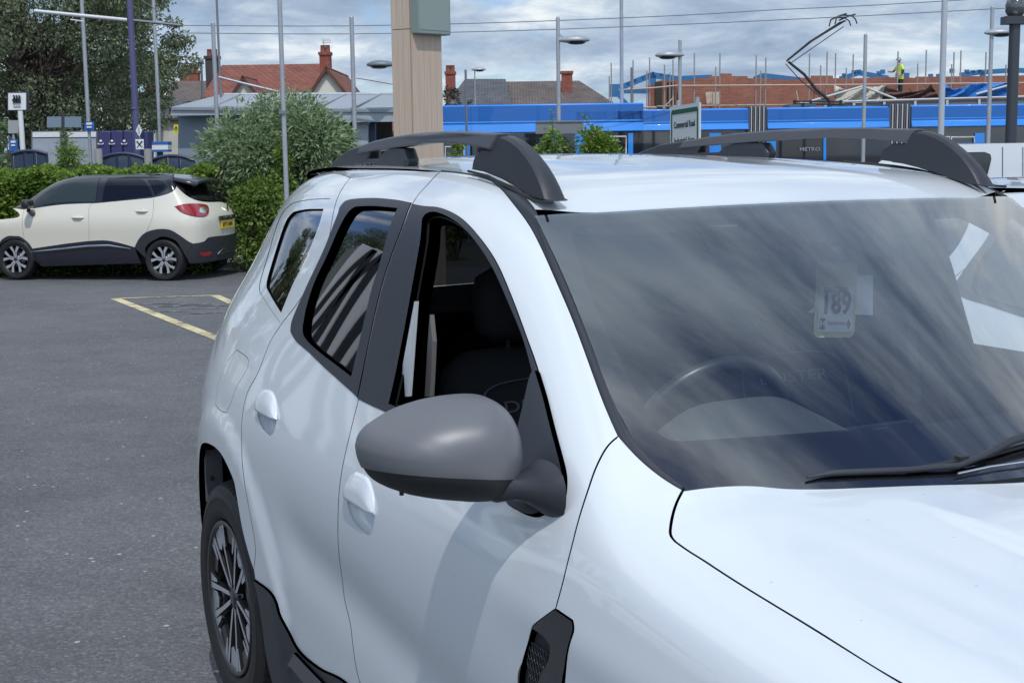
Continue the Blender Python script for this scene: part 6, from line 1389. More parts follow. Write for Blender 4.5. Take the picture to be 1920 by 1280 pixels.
for a, b_ in (((1498, 198), (1493, 170)), ((1243, 203), (1262, 184)), ((1262, 203), (1262, 180))): MB().tube([bg(*a, BD-2.1), bg(*b_, BD-2.1)], .028, 6).build('brace', bd_m, scf)
for a, b_ in (((1520, 190), (1618, 162)), ((1618, 162), (1680, 186)), ((1830, 177), (1892, 160))): MB().tube([bg(*a, BD-2.5), bg(*b_, BD-2.5)], .05, 6).build('brace', mat('pale_post'), scf)
ply = thing('plywood_board', bg(1337, 197, BD-1.5), 'pale plywood boards leaning against the brick wall', 'board')
wallpoly([(1323, 173), (1336, 172), (1336, 195), (1325, 195)], BD-.6, .03, bd_m, 'sheet', ply); wallpoly([(1337, 173), (1350, 172), (1350, 195), (1337, 195)], BD-.7, .03, bd_m, 'sheet', ply)
def cloth_sheet(tops_, bots_, d, m, label, seed, cat='tarpaulin'):
    r_ = np.random.RandomState(seed); n = 26; V = []; F = []; rows = 9
    tx, ty_ = np.array(tops_, float).T; bx, by = np.array(bots_, float).T
    for j in range(rows):
        for i in range(n):
            u = i/(n-1); a = np.interp(u, np.linspace(0, 1, len(tx)), tx), np.interp(u, np.linspace(0, 1, len(tx)), ty_); c = np.interp(u, np.linspace(0, 1, len(bx)), bx), np.interp(u, np.linspace(0, 1, len(bx)), by)
            k = j/(rows-1); V.append(bg(a[0]+(c[0]-a[0])*k, a[1]+(c[1]-a[1])*k, d+.14*math.sin(u*15+j*.9+seed)+.10*math.sin(u*31+j*1.7)))
    for j in range(rows-1):
        for i in range(n-1): F.append((j*n+i, j*n+i+1, (j+1)*n+i+1, (j+1)*n+i))
    o_ = obj('tarpaulin', V, F, m, None, True); o_.modifiers.new('s', 'SOLIDIFY').thickness = .01
    return tag(o_, label, cat)
cloth_sheet([(1564, 160), (1590, 170), (1620, 163), (1645, 163), (1660, 159)], [(1565, 200), (1610, 196), (1652, 192)], BD-2.2, mat('canvas_cream', (.50, .47, .40), .8), 'cream sheet draped on the scaffolding left of the worker', 3)
cloth_sheet([(1655, 160), (1690, 172), (1715, 172), (1735, 168), (1746, 158), (1754, 172)], [(1650, 186), (1700, 186), (1762, 183)], BD-2.1, mat('sheet_brown', (.10, .055, .045), .85), 'dark brown sheet hanging beside the worker', 5)
cloth_sheet([(1770, 155), (1785, 168), (1805, 165), (1820, 157), (1850, 156), (1890, 155)], [(1770, 184), (1820, 183), (1892, 180)], BD-2.3, mat('sheet_blue', (.02, .16, .50), .5), 'bright blue tarpaulin on the scaffolding at the right', 8)
# the worker on the scaffold: one skinned body
def person(base, Hh, face, label, pose, cols):
    """body by a skin modifier over a joint skeleton; face is the way the figure looks"""
    f_ = np.array(face, float); f_ /= np.linalg.norm(f_); s_ = np.cross(f_, Z3); B0 = np.array(base, float); k = Hh/1.78
    J = dict(pel=(0, 0, .95), waist=(.02, 0, 1.10), chest=(.05, 0, 1.33), neck=(.07, 0, 1.50), head0=(.09, 0, 1.58), head1=(.10, 0, 1.72), hl=(0, -.10, .90), kl=(.05, -.12, .50), al=(-.02, -.13, .10), tl=(.13, -.14, .04), hr=(0, .10, .90), kr=(.02, .12, .50), ar=(-.03, .14, .10), tr=(.12, .15, .04), sl=(.04, -.19, 1.43), el=(.05, -.27, 1.18), wl=(.24, -.24, 1.04), ml=(.32, -.22, 1.03), sr=(.04, .19, 1.43), er=(.14, .30, 1.22), wr=(.36, .30, 1.22), mr=(.44, .29, 1.22))
    J.update(pose); R0 = dict(pel=.145, waist=.135, chest=.155, neck=.06, head0=.075, head1=.085, hl=.10, kl=.07, al=.05, tl=.045, hr=.10, kr=.07, ar=.05, tr=.045, sl=.075, el=.055, wl=.04, ml=.045, sr=.075, er=.055, wr=.04, mr=.045)
    E_ = [('pel', 'waist'), ('waist', 'chest'), ('chest', 'neck'), ('neck', 'head0'), ('head0', 'head1'), ('pel', 'hl'), ('hl', 'kl'), ('kl', 'al'), ('al', 'tl'), ('pel', 'hr'), ('hr', 'kr'), ('kr', 'ar'), ('ar', 'tr'), ('chest', 'sl'), ('sl', 'el'), ('el', 'wl'), ('wl', 'ml'), ('chest', 'sr'), ('sr', 'er'), ('er', 'wr'), ('wr', 'mr')]
    names = list(J); V = [(f_*J[n][0]+s_*J[n][1]+Z3*J[n][2])*k for n in names]
    me = D.meshes.new('body'); me.from_pydata([tuple(v) for v in V], [(names.index(a), names.index(b_)) for a, b_ in E_], []); o_ = D.objects.new('body', me); COL.objects.link(o_)
    sk = o_.modifiers.new('skin', 'SKIN'); 
    for i, n in enumerate(names): sv = me.skin_vertices[0].data[i]; sv.radius = (R0[n]*k, R0[n]*k*.9); sv.use_root = n == 'pel'
    o_.modifiers.new('sub', 'SUBSURF').levels = 2; o_.modifiers['sub'].render_levels = 2
    dg = bpy.context.evaluated_depsgraph_get(); m2 = D.meshes.new_from_object(o_.evaluated_get(dg)); D.objects.remove(o_)
    for m in cols: m2.materials.append(m)
    for p_ in m2.polygons:
        z = p_.center.z/k; r_ = math.hypot(p_.center.x, p_.center.y)/k; p_.material_index = 3 if z > 1.665 else 2 if z > 1.51 else (1 if z > .90 and (r_ < .25 or z > 1.28) else (2 if z > .9 and r_ > .33 else 4 if z > .9 else 0)); p_.use_smooth = True
    root = thing('person', B0, label, 'person'); bo = D.objects.new('body', m2); COL.objects.link(bo); bo.parent = root; return root, f_, s_, k
hv = mat('hi_vis_yellow', (.62, .78, .12), .7); trou = mat('dark_trousers', (.02, .022, .03), .85); skin = mat('skin', (.45, .27, .20), .6); hat = mat('pale_blue_helmet', (.20, .36, .46), .4); drk = mat('dark_sleeve', (.025, .028, .035), .8)
wk_b = bg(1687, 188, BD-1.2); wk, wf, wsd, wkk = person(wk_b, 58/43.*1.31, -RH*.9-FH*.35, 'worker in a yellow hi-vis vest and pale helmet on the scaffolding', {}, [trou, hv, skin, hat, drk])
MB().lathe([(.0, .11), (.07, .10), (.115, .04), (.12, 0), (.15, -.01), (.12, -.015)], wk_b+(wf*.10+Z3*1.70)*wkk, Z3, 16).build('helmet', hat, wk)
MB().lathe([(.165, .0), (.17, .02), (.165, .04)], wk_b+(wf*.03+Z3*1.12)*wkk, Z3, 16).build('reflective_band', mat('reflective_silver', (.6, .62, .62), .3), wk)
MB().box(wk_b+(wf*.48+Z3*1.24)*wkk, (.22, .12, .16), ax=AX).build('tool_box', drk, wk) if False else None

# ================================================================== houses
tile_red = D.materials.new('red_roof_tiles'); tile_red.use_nodes = True
def roof_mat(nm, c1, c2, c3, rowh=.28):
    m = D.materials.new(nm); m.use_nodes = True; t = m.node_tree; b = t.nodes['Principled BSDF']; uv = t.nodes.new('ShaderNodeTexCoord').outputs['UV']; obj_ = t.nodes.new('ShaderNodeTexCoord').outputs['Object']
    bt = t.nodes.new('ShaderNodeTexBrick'); bt.inputs['Scale'].default_value = 1; bt.inputs['Brick Width'].default_value = .30; bt.inputs['Row Height'].default_value = rowh; bt.inputs['Mortar Size'].default_value = .022; bt.inputs['Color1'].default_value = (*c1, 1); bt.inputs['Color2'].default_value = (*c2, 1); bt.inputs['Mortar'].default_value = (*c3, 1); t.links.new(uv, bt.inputs['Vector'])
    mxx = t.nodes.new('ShaderNodeMixRGB'); mxx.blend_type = 'MULTIPLY'; mxx.inputs[0].default_value = 1; t.links.new(bt.outputs[0], mxx.inputs[1]); t.links.new(ramp(t, noise(t, obj_, 1.2, 6, .65), [(.3, (.65, .66, .67)), (.7, (1.2, 1.18, 1.15))]), mxx.inputs[2]); t.links.new(mxx.outputs[0], b.inputs['Base Color']); b.inputs['Roughness'].default_value = .85
    bn = t.nodes.new('ShaderNodeBump'); bn.inputs['Strength'].default_value = .8; bn.inputs['Distance'].default_value = .03; bn.invert = True; t.links.new(bt.outputs['Fac'], bn.inputs['Height']); t.links.new(bn.outputs[0], b.inputs['Normal']); _m[nm] = m; return m
D.materials.remove(tile_red)
rt_red = roof_mat('roof_red', (.27, .088, .056), (.22, .072, .048), (.12, .05, .04)); rt_slate = roof_mat('roof_slate', (.115, .12, .135), (.095, .10, .115), (.06, .06, .065)); rt_brown = roof_mat('roof_brown', (.155, .125, .11), (.125, .10, .09), (.07, .055, .05))
render_c = mat('cream_render', (.62, .60, .52), .85, var=.12, vscale=1.5); render_d = mat('pale_render', (.50, .48, .42), .85, var=.12, vscale=1.5); chim = mat('chimney_brick', (.24, .075, .052), .9, var=.3, vscale=5); potm = mat('chimney_pot', (.26, .10, .065), .8)
def slope(parent, pts, m, name='roof', th=.12):
    """pts: 3D corners, eave first; a slab with roof coordinates in metres"""
    P_ = [np.array(p_) for p_ in pts]; n_ = np.cross(P_[1]-P_[0], P_[2]-P_[0]); n_ /= np.linalg.norm(n_); n_ *= np.sign(n_[2]) or 1
    mb = MB().prism([p_-n_*th for p_ in P_], n_*th); o_ = mb.build(name, m, parent); e_ = P_[1]-P_[0]; e_[2] = 0; e_ /= np.linalg.norm(e_); up_ = np.cross(n_, e_); up_ *= np.sign(up_[2]) or 1
    uvl = o_.data.uv_layers.new(name='UVMap'); og = _org(parent)
    for l in o_.data.loops: v = np.array(o_.data.vertices[l.vertex_index].co)+og-P_[0]; uvl.data[l.index].uv = (v.dot(e_), v.dot(up_))
    return o_
def chimney(parent, px0, px1, pyt, pyb, d, pots=2, m=chim):
    a, b_ = bg(px0, pyb, d), bg(px1, pyb, d); zt = bg(px0, pyt, d)[2]; W_ = np.linalg.norm(b_-a); c = (a+b_)/2
    o_ = MB().box(np.array([*c[:2], (a[2]-1+zt)/2]), (W_, .6, zt-a[2]+1), ax=AX).build('chimney', m, parent)
    MB().box(np.array([*c[:2], zt+.04]), (W_*1.18, .72, .14), ax=AX).build('chimney_cap', m, o_)
    for i in range(pots): MB().lathe([(.13, 0), (.11, .32), (.13, .34), (.09, .34)], np.array([*c[:2], zt+.1])+RH*W_*((i+.5)/pots-.5)*.9, Z3, 10).build('chimney_pot', potm, o_)
def house(label, d, x0, x1, yr, ye, rx0, rx1, run, roofm, wallm, name='house'):
    """main block: ridge across the view; rx0/rx1 ridge ends"""
    E0, E1 = bg(x0, ye, d), bg(x1, ye, d); E0[2] = E1[2] = (E0[2]+E1[2])/2; R0, R1 = bg(rx0, yr, d+run), bg(rx1, yr, d+run); R0[2] = R1[2] = (R0[2]+R1[2])/2
    root = thing(name, np.array([*((E0+E1)/2)[:2], -1.]), label, 'house'); B0, B1 = E0+FH*2*run, E1+FH*2*run
    slope(root, [E0, E1, R1, R0], roofm); slope(root, [B1, B0, R0, R1], roofm)
    if abs(rx0-x0) > 3: slope(root, [B0, E0, R0], roofm)
    if abs(rx1-x1) > 3: slope(root, [E1, B1, R1], roofm)
    MB().prism([np.array([*(q_+k)[:2], -1.]) for q_, k in ((E0, FH*.3+RH*.3), (E1, FH*.3-RH*.3), (B1, -FH*.3-RH*.3), (B0, -FH*.3+RH*.3))], Z3*(E0[2]+1-.15)).build('wall', wallm, root)
    return root, E0, E1, R0, R1
h1, E0, E1, R0, R1 = house('house with a red tiled roof and cream gable left of the wooden pillar', 66, 376, 655, 121, 182, 416, 612, 5.0, rt_red, render_c)
def gable(parent, xa, ya, x0, x1, yb, d, back, wallm, roofm):
    A = bg(xa, ya, d); L_, R_ = bg(x0, yb, d), bg(x1, yb, d); L_[2] = R_[2] = (L_[2]+R_[2])/2
    MB().prism([np.array([*L_[:2], -1.]), np.array([*R_[:2], -1.]), R_, A, L_], FH*.3).build('gable_wall', wallm, parent)
    o1 = FH*back; ov = -FH*.25
    slope(parent, [L_+ov-RH*.15-Z3*.05, A+ov+Z3*.1, A+o1+Z3*.1, L_+o1-RH*.15-Z3*.05], roofm); slope(parent, [R_+ov+RH*.15-Z3*.05, A+ov+Z3*.1, A+o1+Z3*.1, R_+o1+RH*.15-Z3*.05], roofm)
gable(h1, 613, 129, 581, 650, 179, 65.2, 8, render_c, rt_red); gable(h1, 457, 146, 436, 484, 181, 65.4, 4, render_c, rt_red)
chimney(h1, 601, 621, 103, 130, 68, 2); chimney(h1, 388, 411, 110, 140, 70, 2, mat('dark_chimney', (.06, .05, .05), .9))
MB().tube([bg(607, 103, 68), bg(607, 76, 68)], .02, 5).build('aerial', galv, h1)
for k in (-1, 0, 1): MB().tube([bg(607, 77+k*3, 68)-RH*.1, bg(607, 77+k*3, 68)+RH*.35], .012, 4).build('aerial_rod', galv, h1)
hz_, *_ = house('house with a lower dark red roof and brick chimney between tree and red roof', 78, 318, 412, 152, 190, 330, 405, 4.5, rt_brown, render_d)
chimney(hz_, 339, 374, 137, 158, 84, 5)
hq, *_ = house('small house with cream wall seen through the tree gap left of the purple mast', 72, 196, 262, 172, 206, 205, 250, 4, rt_brown, render_c); chimney(hq, 222, 240, 158, 178, 76, 2)
hq2, *_ = house('grey roofed house with pale gable right of the purple mast', 62, 262, 345, 186, 222, 285, 340, 4, rt_slate, render_d); gable(hq2, 268, 178, 252, 288, 215, 61, 6, render_c, rt_slate); chimney(hq2, 276, 292, 168, 190, 68, 2)
hs, E0, E1, R0, R1 = house('long house with a brown and slate roof directly behind the blue tram', 72, 838, 1158, 153, 200, 872, 1086, 5.2, rt_brown, render_d)
sl0 = [bg(835, 200, 71.85), bg(958, 200, 71.85), bg(948, 152.5, 77.0), bg(872, 152.5, 77.0)]; sl0[0][2] = sl0[1][2]; slope(hs, [q_+Z3*.12 for q_ in sl0], rt_slate, 'slate_roof', .08)
chimney(hs, 836, 854, 139, 166, 74, 2); chimney(hs, 1053, 1073, 138, 165, 75, 0)
# ================================================================== grey tram stop building
SD = 31.; stp = thing('shelter_building', bg(500, 300, SD)*np.array([1, 1, 0])+np.array([0, 0, -.6]), 'low pale grey metal clad building with flat canopy behind the tall shrub', 'building')
clad = mat('grey_cladding', (.21, .26, .31), .5, var=.08, vscale=.8); fas = mat('fascia_grey', (.33, .37, .41), .45); rfm = mat('metal_roof', (.30, .335, .365), .4, metal=.2)
def sb_(x0, y0, x1, y1, d, dep, m, nm): return quadbox(x0, y0, x1, y1, d, dep, m, nm, stp)
for x0, x1, y0, y1 in ((334, 408, 216, 252), (334, 408, 253, 330), (409, 482, 216, 252), (409, 482, 253, 330), (483, 556, 216, 252), (483, 556, 253, 330)): sb_(x0+.6, y0, x1-.6, y1, SD, .05, clad, 'wall_panel')
sb_(334, 216, 556, 330, SD+.06, 5, mat('dark_inside'), 'core')
sb_(321, 201, 556, 214, SD-.45, .08, fas, 'fascia'); sb_(556, 204, 760, 228, SD-.45, .08, fas, 'fascia')
a, b_, c, d_ = bg(321, 201, SD-.5), bg(770, 206, SD-.5), bg(770, 177, SD+6.5), bg(412, 178, SD+6.5); slope(stp, [a, b_, c, d_], rfm, 'roof', .06)
for x in range(430, 740, 66): p0, p1 = bg(x-30, 203, SD-.4), bg(x+20, 179, SD+6.3); MB().tube([p0+Z3*.03, p1+Z3*.03], .035, 5).build('roof_seam', galv, stp)
MB().tube([bg(412, 178, SD+6.4), bg(770, 176, SD+6.4)], .05, 6).build('ridge', galv, stp)
sb_(560, 229, 735, 330, SD+2.5, .1, mat('dark_inside'), 'opening'); sb_(664, 225, 690, 320, SD-.2, .5, fas, 'column'); sb_(690, 232, 703, 320, SD, .3, mat('dark_blue_panel', (.02, .04, .09), .5), 'door_panel')
hb_, *_ = house('small red roofed house glimpsed under the canopy beside the wooden pillar', 48, 676, 752, 212, 246, 690, 745, 3, rt_red, mat('dark_inside'))
yb = thing('notice', bg(329, 242, 30.4), 'small yellow notice on the corner of the grey building', 'sign'); quadbox(326, 234, 334, 251, 30.4, .04, mat('notice_yellow', (.65, .60, .05), .5), 'plate', yb); text('lettering', 'A', .12, ink, yb, frame(bg(330, 240, 30.38), RH, Z3), .001); text('lettering', '!', .12, ink, yb, frame(bg(330, 247, 30.38), RH, Z3), .001)

# ================================================================== signs and machines at the left
sg = thing('square_sign', gpt(33, 27), 'white square sign with dark wavy emblem on a pale post at the far left', 'sign')
quadbox(13.5, 173, 51, 208, 27, .12, darkpost, 'frame', sg); quadbox(15.5, 175, 48.5, 206, 26.97, .04, mat('sign_white_bright', (.74, .76, .77), .4), 'face', sg)
for i, x in enumerate((26, 31, 36)):
    MB().tube(spl([bg(x-2.5+5*abs(t_), y, 26.94) for t_, y in ((.3, 179), (.75, 183), (.3, 187), (-.15 if False else .1, 190))], 3), .018, 5).build('emblem', ink, sg); MB().tube([bg(x+1.5, 188.5, 26.94), bg(x-.8, 193, 26.94)], .018, 5).build('emblem', ink, sg)
text('lettering', 'MOTORS', .06, ink, sg, frame(bg(32, 200, 26.955), RH, Z3), .001, xs=1.3) if False else MB().box(bg(32, 200, 26.955), (.14, .004, .018), ax=AX).build('small_print', mat('pale_ink', (.30, .32, .34), .6), sg)
tp2 = bg(38, 208, 27); MB().tube([gpt(44, 27)*np.array([0, 0, 1])+np.array([*bg(44, 282, 27)[:2], 0]), tp2], .05, 8).build('post', mat('white_post', (.70, .72, .72), .5), sg)
def board2(x0, x1, y0, y1, d, label, m1, hd=True, name='notice_board'):
    root = thing(name, gpt((x0+x1)/2, d), label, 'notice board'); quadbox(x0, y0, x1, y1, d, .12, m1, 'frame', root)
    if hd: quadbox(x0+3, y0+2, x1-3, y0+11, d-.02, .03, white_m, 'header', root); quadbox(x0+3, y0+14, x1-3, y1-1, d-.02, .03, mat('poster_grey', (.33, .37, .42), .5, var=.15, vscale=3), 'poster', root)
    for x in (x0+2, x1-2): p_ = bg(x, y1, d+.1); MB().tube([np.array([*p_[:2], gz(*p_[:2])]), p_], .035, 6).build('leg', darkpost, root)
    return root
fr1 = mat('board_frame', (.10, .11, .14), .5)
board2(58, 115, 246, 310, 29, 'left noticeboard with white header behind the round bush', fr1); board2(124, 183, 246, 310, 29, 'right noticeboard with white header beside the purple machine', fr1)
bs1 = thing('road_sign', gpt(118, 30), 'grey back of a two part road sign above the noticeboards', 'sign'); sbk = mat('sign_back_blue', (.18, .24, .30), .5)
quadbox(88, 219, 115, 239, 30, .05, sbk, 'plate', bs1); quadbox(121, 219, 152, 239, 30, .05, sbk, 'plate', bs1); pt2 = bg(118, 212, 30.05); MB().tube([np.array([*pt2[:2], gz(*pt2[:2])]), pt2], .055, 8).build('post', darkpost, bs1)
def bluesign(x0, y0, x1, y1, d, label):
    root = thing('blue_sign', gpt((x0+x1)/2, d), label, 'sign'); quadbox(x0, y0, x1, y1, d, .05, mat('sign_blue', (.02, .12, .42), .45), 'plate', root); w_ = x1-x0
    quadbox(x0+w_*.2, y0+2, x0+w_*.8, y0+6, d-.015, .02, white_m, 'symbol', root); quadbox(x0+w_*.25, y0+9, x0+w_*.75, y0+12, d-.015, .02, white_m, 'symbol', root); p_ = bg((x0+x1)/2, y1, d+.06); MB().tube([np.array([*p_[:2], gz(*p_[:2])]), p_], .03, 6).build('post', galv, root)
bluesign(158, 228, 176, 245, 28, 'small blue sign with white symbols above the right noticeboard'); bluesign(17, 262, 32, 283, 28, 'small blue sign below the white square sign, by the left edge')
gb = thing('road_sign', gpt(25, 29), 'pale back of a small sign left of the white post', 'sign'); quadbox(15, 226, 34, 250, 29, .04, mat('pale_grey_plate', (.32, .34, .34), .5), 'plate', gb); p_ = bg(25, 250, 29.05); MB().tube([np.array([*p_[:2], gz(*p_[:2])]), p_], .03, 6).build('post', galv, gb)
vm = thing('ticket_machine', gpt(230, 28), 'wide purple cabinet with white round symbols beside the purple mast', 'cabinet'); pcm = mat('cabinet_purple', (.040, .042, .135), .45)
for i, (x0, x1) in enumerate(((184, 207), (208, 230), (231, 252), (253, 277))): bevel(quadbox(x0+.3, 245+abs(i-1.5)*.8, x1-.3, 318, 28, .5, pcm, 'door', vm), .015)
for x in (189, 210, 233): 
    c = bg(x, 265, 27.98); MB().lathe([(0, 0), (.028, 0), (.028, .012), (0, .012)], c, -FH, 14).build('symbol', white_m, vm); c = bg(x, 271, 27.98)
    MB().prism([c+RH*a*.062+Z3*b2*.03 for a, b2 in ((-1, .6), (-.8, .0), (.8, 0), (1, .6), (1, 1), (.75, 1), (.6, .45), (-.6, .45), (-.75, 1), (-1, 1))], -FH*.012).build('symbol', white_m, vm)
ds_ = thing('tram_sign', gpt(261, 26.6), 'white diamond tram sign on the purple mast', 'sign'); c = bg(261, 245, 26.6)
MB().prism([c+Z3*.115, c+RH*.06, c-Z3*.115, c-RH*.06], -FH*.02).build('plate', white_m, ds_); MB().box(c-FH*.022, (.012, .004, .12), ax=AX).build('symbol', ink, ds_)
xs_ = thing('crossing_sign', gpt(262, 26.6), 'square white sign with a dark crossed tool emblem below the diamond', 'sign'); c = bg(262, 271, 26.6)
bevel(MB().box(c, (.155, .02, .19), ax=AX).build('plate', white_m, xs_), .006)
for s_ in (-1, 1): MB().tube([c-FH*.013-RH*.05*s_-Z3*.06, c-FH*.013+RH*.05*s_+Z3*.06], [.006, .014], 5).build('symbol', ink, xs_)
quadbox(253, 291, 264, 299, 26.6, .02, white_m, 'lower_plate', xs_)
for o_ in (ds_, xs_): p_ = bg(262, 296, 26.66); MB().tube([np.array([*p_[:2], gz(*p_[:2])]), p_], .02, 6).build('post', galv, o_) if o_ is xs_ else MB().tube([c-FH*.0+Z3*.1+FH*.05, bg(261, 252, 26.65)], .015, 6).build('bracket', galv, ds_)
bx_ = thing('information_box', gpt(300, 27), 'blue and white striped box on a stand left of the grey building', 'box')
for y0, y1, m in ((266, 272, 'b'), (272, 281, 'w'), (281, 285, 'b')): quadbox(285, y0, 315, y1, 27, .3, mat('sign_blue') if m == 'b' else white_m, 'stripe', bx_)
p_ = bg(300, 285, 27.1); MB().tube([np.array([*p_[:2], gz(*p_[:2])]), p_], .06, 8).build('stand', darkpost, bx_)
# arched blue barrier panels and grey bollards in front of the stop
bar_m = mat('barrier_blue', (.030, .040, .085), .45)
def barrier(x0, x1, yt, ye, d, label):
    root = thing('barrier', gpt((x0+x1)/2, d), label, 'barrier', 'arched blue barriers behind the hedge'); n = 14; top = []
    for i in range(n+1):
        u = i/n; top.append(bg(x0+(x1-x0)*u, ye+(yt-ye)*(1-(2*u-1)**2), d))
    MB().tube(top, .035, 6).build('top_rail', bar_m, root); low = [np.array([*p_[:2], gz(*p_[:2])]) for p_ in top]
    nb = 3
    for k in range(nb):
        i0, i1 = round(k*n/nb), round((k+1)*n/nb); ins = RH*.03; MB().prism([low[i0]+ins, low[i1]-ins]+[top[i]-Z3*.03+(ins if i == i0 else -ins if i == i1 else 0) for i in range(i1, i0-1, -1)], FH*.03).build('panel', mat('barrier_panel', (.045, .065, .115), .3, coat=.4), root)
    for k in range(nb+1): i0 = round(k*n/nb); MB().tube([low[i0], top[i0]], .022, 6).build('post', bar_m, root)
barrier(22, 88, 283, 289, 26.5, 'arched blue barrier left of the round bush'); barrier(189, 271, 288, 297, 26.5, 'arched blue barrier below the purple cabinet'); barrier(283, 364, 292, 301, 26.5, 'arched blue barrier beside the grey building')
for x, lb in ((184, 'grey bollard left of the middle arched barrier'), (277, 'grey bollard between the two right arched barriers')):
    p_ = bg(x, 279, 26.3); bl_ = thing('bollard', np.array([*p_[:2], gz(*p_[:2])]), lb, 'bollard', 'grey bollards between the barriers'); MB().tube([np.array([*p_[:2], gz(*p_[:2])]), p_], .075, 12).build('shaft', mat('concrete_grey', (.33, .33, .32), .8), bl_)
fp2, *_ = post(377, 112, 383, 48, .05, .04, 'short dark lamp standing against the red roof', m=galvd)
MB().lathe([(0, .1), (.09, .05), (.09, -.06), (0, -.1)], bg(377, 116, 48), Z3, 10).build('lantern', galvd, fp2)
sh2, *_ = post(873, 132, 895, 36, .03, .03, 'thin dark leaning tube in front of the tram beside the pillar', m=galvd)
# ================================================================== white van and the neighbouring white car
VD = 14.2; vw = thing('van', bg(1900, 300, VD)*np.array([1, 1, 0])+Z3*gz(*bg(1900, 300, VD)[:2]), 'white van with a dark rimmed side window parked behind the black post', 'van')
vo = [(1715, 322), (1742, 300), (1770, 282), (1796, 273), (1830, 270), (1930, 268), (2150, 272)]
zg_ = ORG[vw.name][2]; P_ = [bg(a, b_, VD) for a, b_ in vo]; lo_ = [np.array([*P_[-1][:2], zg_+.3]), np.array([*P_[0][:2], zg_+.3])]
o_ = MB().prism(P_+lo_, FH*1.7).build('body', white, vw); bevel(o_, .09, 5, 30)
MB().prism([bg(a, b_, VD+.25) for a, b_ in ((1722, 318), (1744, 300), (1768, 284))]+[bg(a, b_, VD+1.45) for a, b_ in ((1768, 284), (1744, 300), (1722, 318))], -RH*.015+Z3*.01).build('windscreen', cgd, vw)
wo_ = [(1790, 286), (1846, 285), (1857, 289), (1859, 298), (1852, 327), (1838, 322), (1812, 305)]
MB().prism([bg(a, b_, VD-.01) for a, b_ in wo_], FH*.05).build('window_frame', gloss_black, vw)
cw2 = np.mean([bg(a, b_, VD-.02) for a, b_ in wo_], 0); MB().prism([cw2+(bg(a, b_, VD-.02)-cw2)*.86 for a, b_ in wo_], FH*.01).build('window', mat('pane_over_pale_cabin'), vw)
for x in (1880, 1918): MB().tube([bg(x, 276, VD-.004), bg(x, 340, VD-.004), bg(x-2, 420, VD-.004)], .004, 4).build('door_seam', rubber, vw)
for x in (1740, 2080): c = bg(x, 300, VD); wv = MB().lathe([(.0, .02), (.20, .02), (.22, 0), (.31, .0), (.33, -.03), (.33, -.2)], np.array([*c[:2], zg_+.33])+FH*.12, -FH, 28); wv.build('wheel', tyre_m, vw)
keepn = {'front_door', 'rear_door', 'rear_quarter_panel', 'front_wing', 'quarter_window_surround', 'quarter_window', 'rear_door_window_trim', 'rear_door_window', 'front_door_window_trim', 'sill_cladding', 'bonnet', 'windscreen', 'windscreen_black_border', 'roof', 'screen_and_roof_seal', 'mirror_cap', 'mirror_lower_shell', 'mirror_sail', 'mirror_arm', 'tailgate', 'rear_window', 'front_bumper', 'tyre', 'rim', 'inner_body_shell', 'cabin_shell', 'seat_backrest', 'headrest', 'dashboard', 'door_handle', 'handle_scoop', 'arch_liner', 'fuel_flap', 'wing_vent_mesh', 'headlight', 'grille'}
nb = D.objects.new('parked_car', None); COL.objects.link(nb); nb.location = (1.75, -2.72, -.02); nb.scale = (1, 1, .93); tag(nb, 'second white car alongside, seen only through the windows of the first', 'car')
for ch in list(car.children):
    if ch.name.split('.')[0] in keepn: c = ch.copy(); COL.objects.link(c); c.parent = nb
for k_, (loc_, rz_k, lb_) in enumerate((((-1.6, 7.2, 0), math.pi/2+.1, 'unseen white car added to reflect in the near door, nearest the road'), ((3.6, 6.6, 0), math.pi/2, 'unseen white car added to reflect in the near door, middle one'), ((8.2, 6.2, 0), math.pi/2-.05, 'unseen white car added to reflect in the near door, nearest the showroom'))):  # unseen cars, added only for the reflections on the near car's door
    c = D.objects.new('parked_car', None); COL.objects.link(c); c.location = loc_; c.rotation_euler = (0, 0, rz_k); tag(c, lb_, 'car')
    for ch in list(nb.children): w_ = ch.copy(); COL.objects.link(w_); w_.parent = c
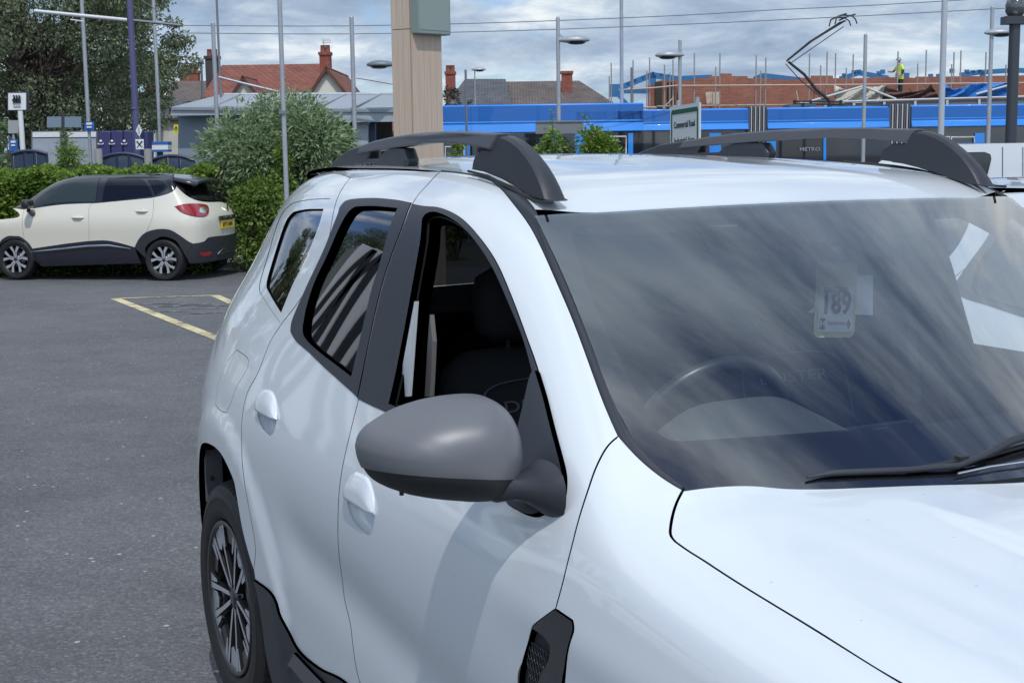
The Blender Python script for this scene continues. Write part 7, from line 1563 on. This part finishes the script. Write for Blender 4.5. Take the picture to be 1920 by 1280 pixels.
# ---- beyond the left edge: what the side windows mirror
def treecopy(src, loc, label, s=1.0):
    c = copytree(src); c.location = loc; c.scale = (s, s, s); c.rotation_euler = (0, 0, loc[0]); c['label'] = label; return c
treecopy(D.objects['tree.001'], (27, 10.5, -.4), 'tall tree out of view on the left, mirrored in the rear quarter window', .75)
treecopy(D.objects['tree.002'], (31, 7.0, -.4), 'slender tree out of view on the left, farthest of the mirrored ones', .9)
shw = thing('showroom', (17.5, 10, -.3), 'showroom front of white and black slanted panels, mirrored in the rear door window', 'building')
wp_ = mat('panel_white', (.70, .72, .74), .4); kp_ = mat('panel_black', (.015, .016, .02), .3); yp_ = mat('panel_yellow', (.70, .65, .05), .5)
MB().box((18.2, 10.2, 2.0), (2.6, 8.2, 4.6)).build('wall', mat('pale_render'), shw)
for i in range(24):
    y = 5.6+i*.34; s_ = (.42, -.25, .18)[(i//2) % 3]; MB().prism([(16.85, y, -.3), (16.85, y+.17, -.3), (16.85, y+.17+s_, 1.0), (16.85, y+.17, 2.3), (16.85, y+.17+s_, 4.2), (16.85, y+s_, 4.2), (16.85, y, 2.3), (16.85, y+s_, 1.0)], (-.06, 0, 0)).build('panel', kp_, shw)
MB().box((16.88, 9.7, 2.0), (.04, 8.2, 4.5)).build('backing', wp_, shw)
MB().box((16.7, 8.2, .5), (.08, .9, 1.4)).build('panel', yp_, shw)
# ---- the town going on to both sides
far_leaf = leafmat('far_leaf', (.035, .055, .025), (.075, .105, .05), (.14, .18, .09))
r_ = np.random.RandomState(77); cs = []; rs = []
for i in range(420):
    a = r_.uniform(-1.25, 1.25); d_ = r_.uniform(130, 190)
    if abs(a) < .42: d_ += 60
    c = CAM_POS+FH*d_*math.cos(a)+RH*d_*math.sin(a); h_ = r_.uniform(1.5, 4.2)*(.55 if abs(a) < .42 else 1); cs.append(np.array([c[0], c[1], -1+h_*.5])); rs.append((h_*1.3, h_*1.3, h_*.75))
P_, O_ = clump_points(cs, rs, [110]*len(cs), 78, .6); w_ = leaves('distant_trees', P_, O_, .9, .34, far_leaf, None, .1, seed=79); tag(w_, kind='stuff')
for src, dl, df, lb in ((hs, 34, 2, 'brown roofed house well to the right of the building site'), (h1, 58, -2, 'red roofed house far to the right beyond the site'), (h1, -44, 6, 'red roofed house hidden behind the big tree at the left'), (hs, -62, -4, 'brown roofed house far to the left beyond the tree')):
    c = copytree(src); c.location = Vector(src.location)+Vector(RH*dl+FH*df); c['label'] = lb
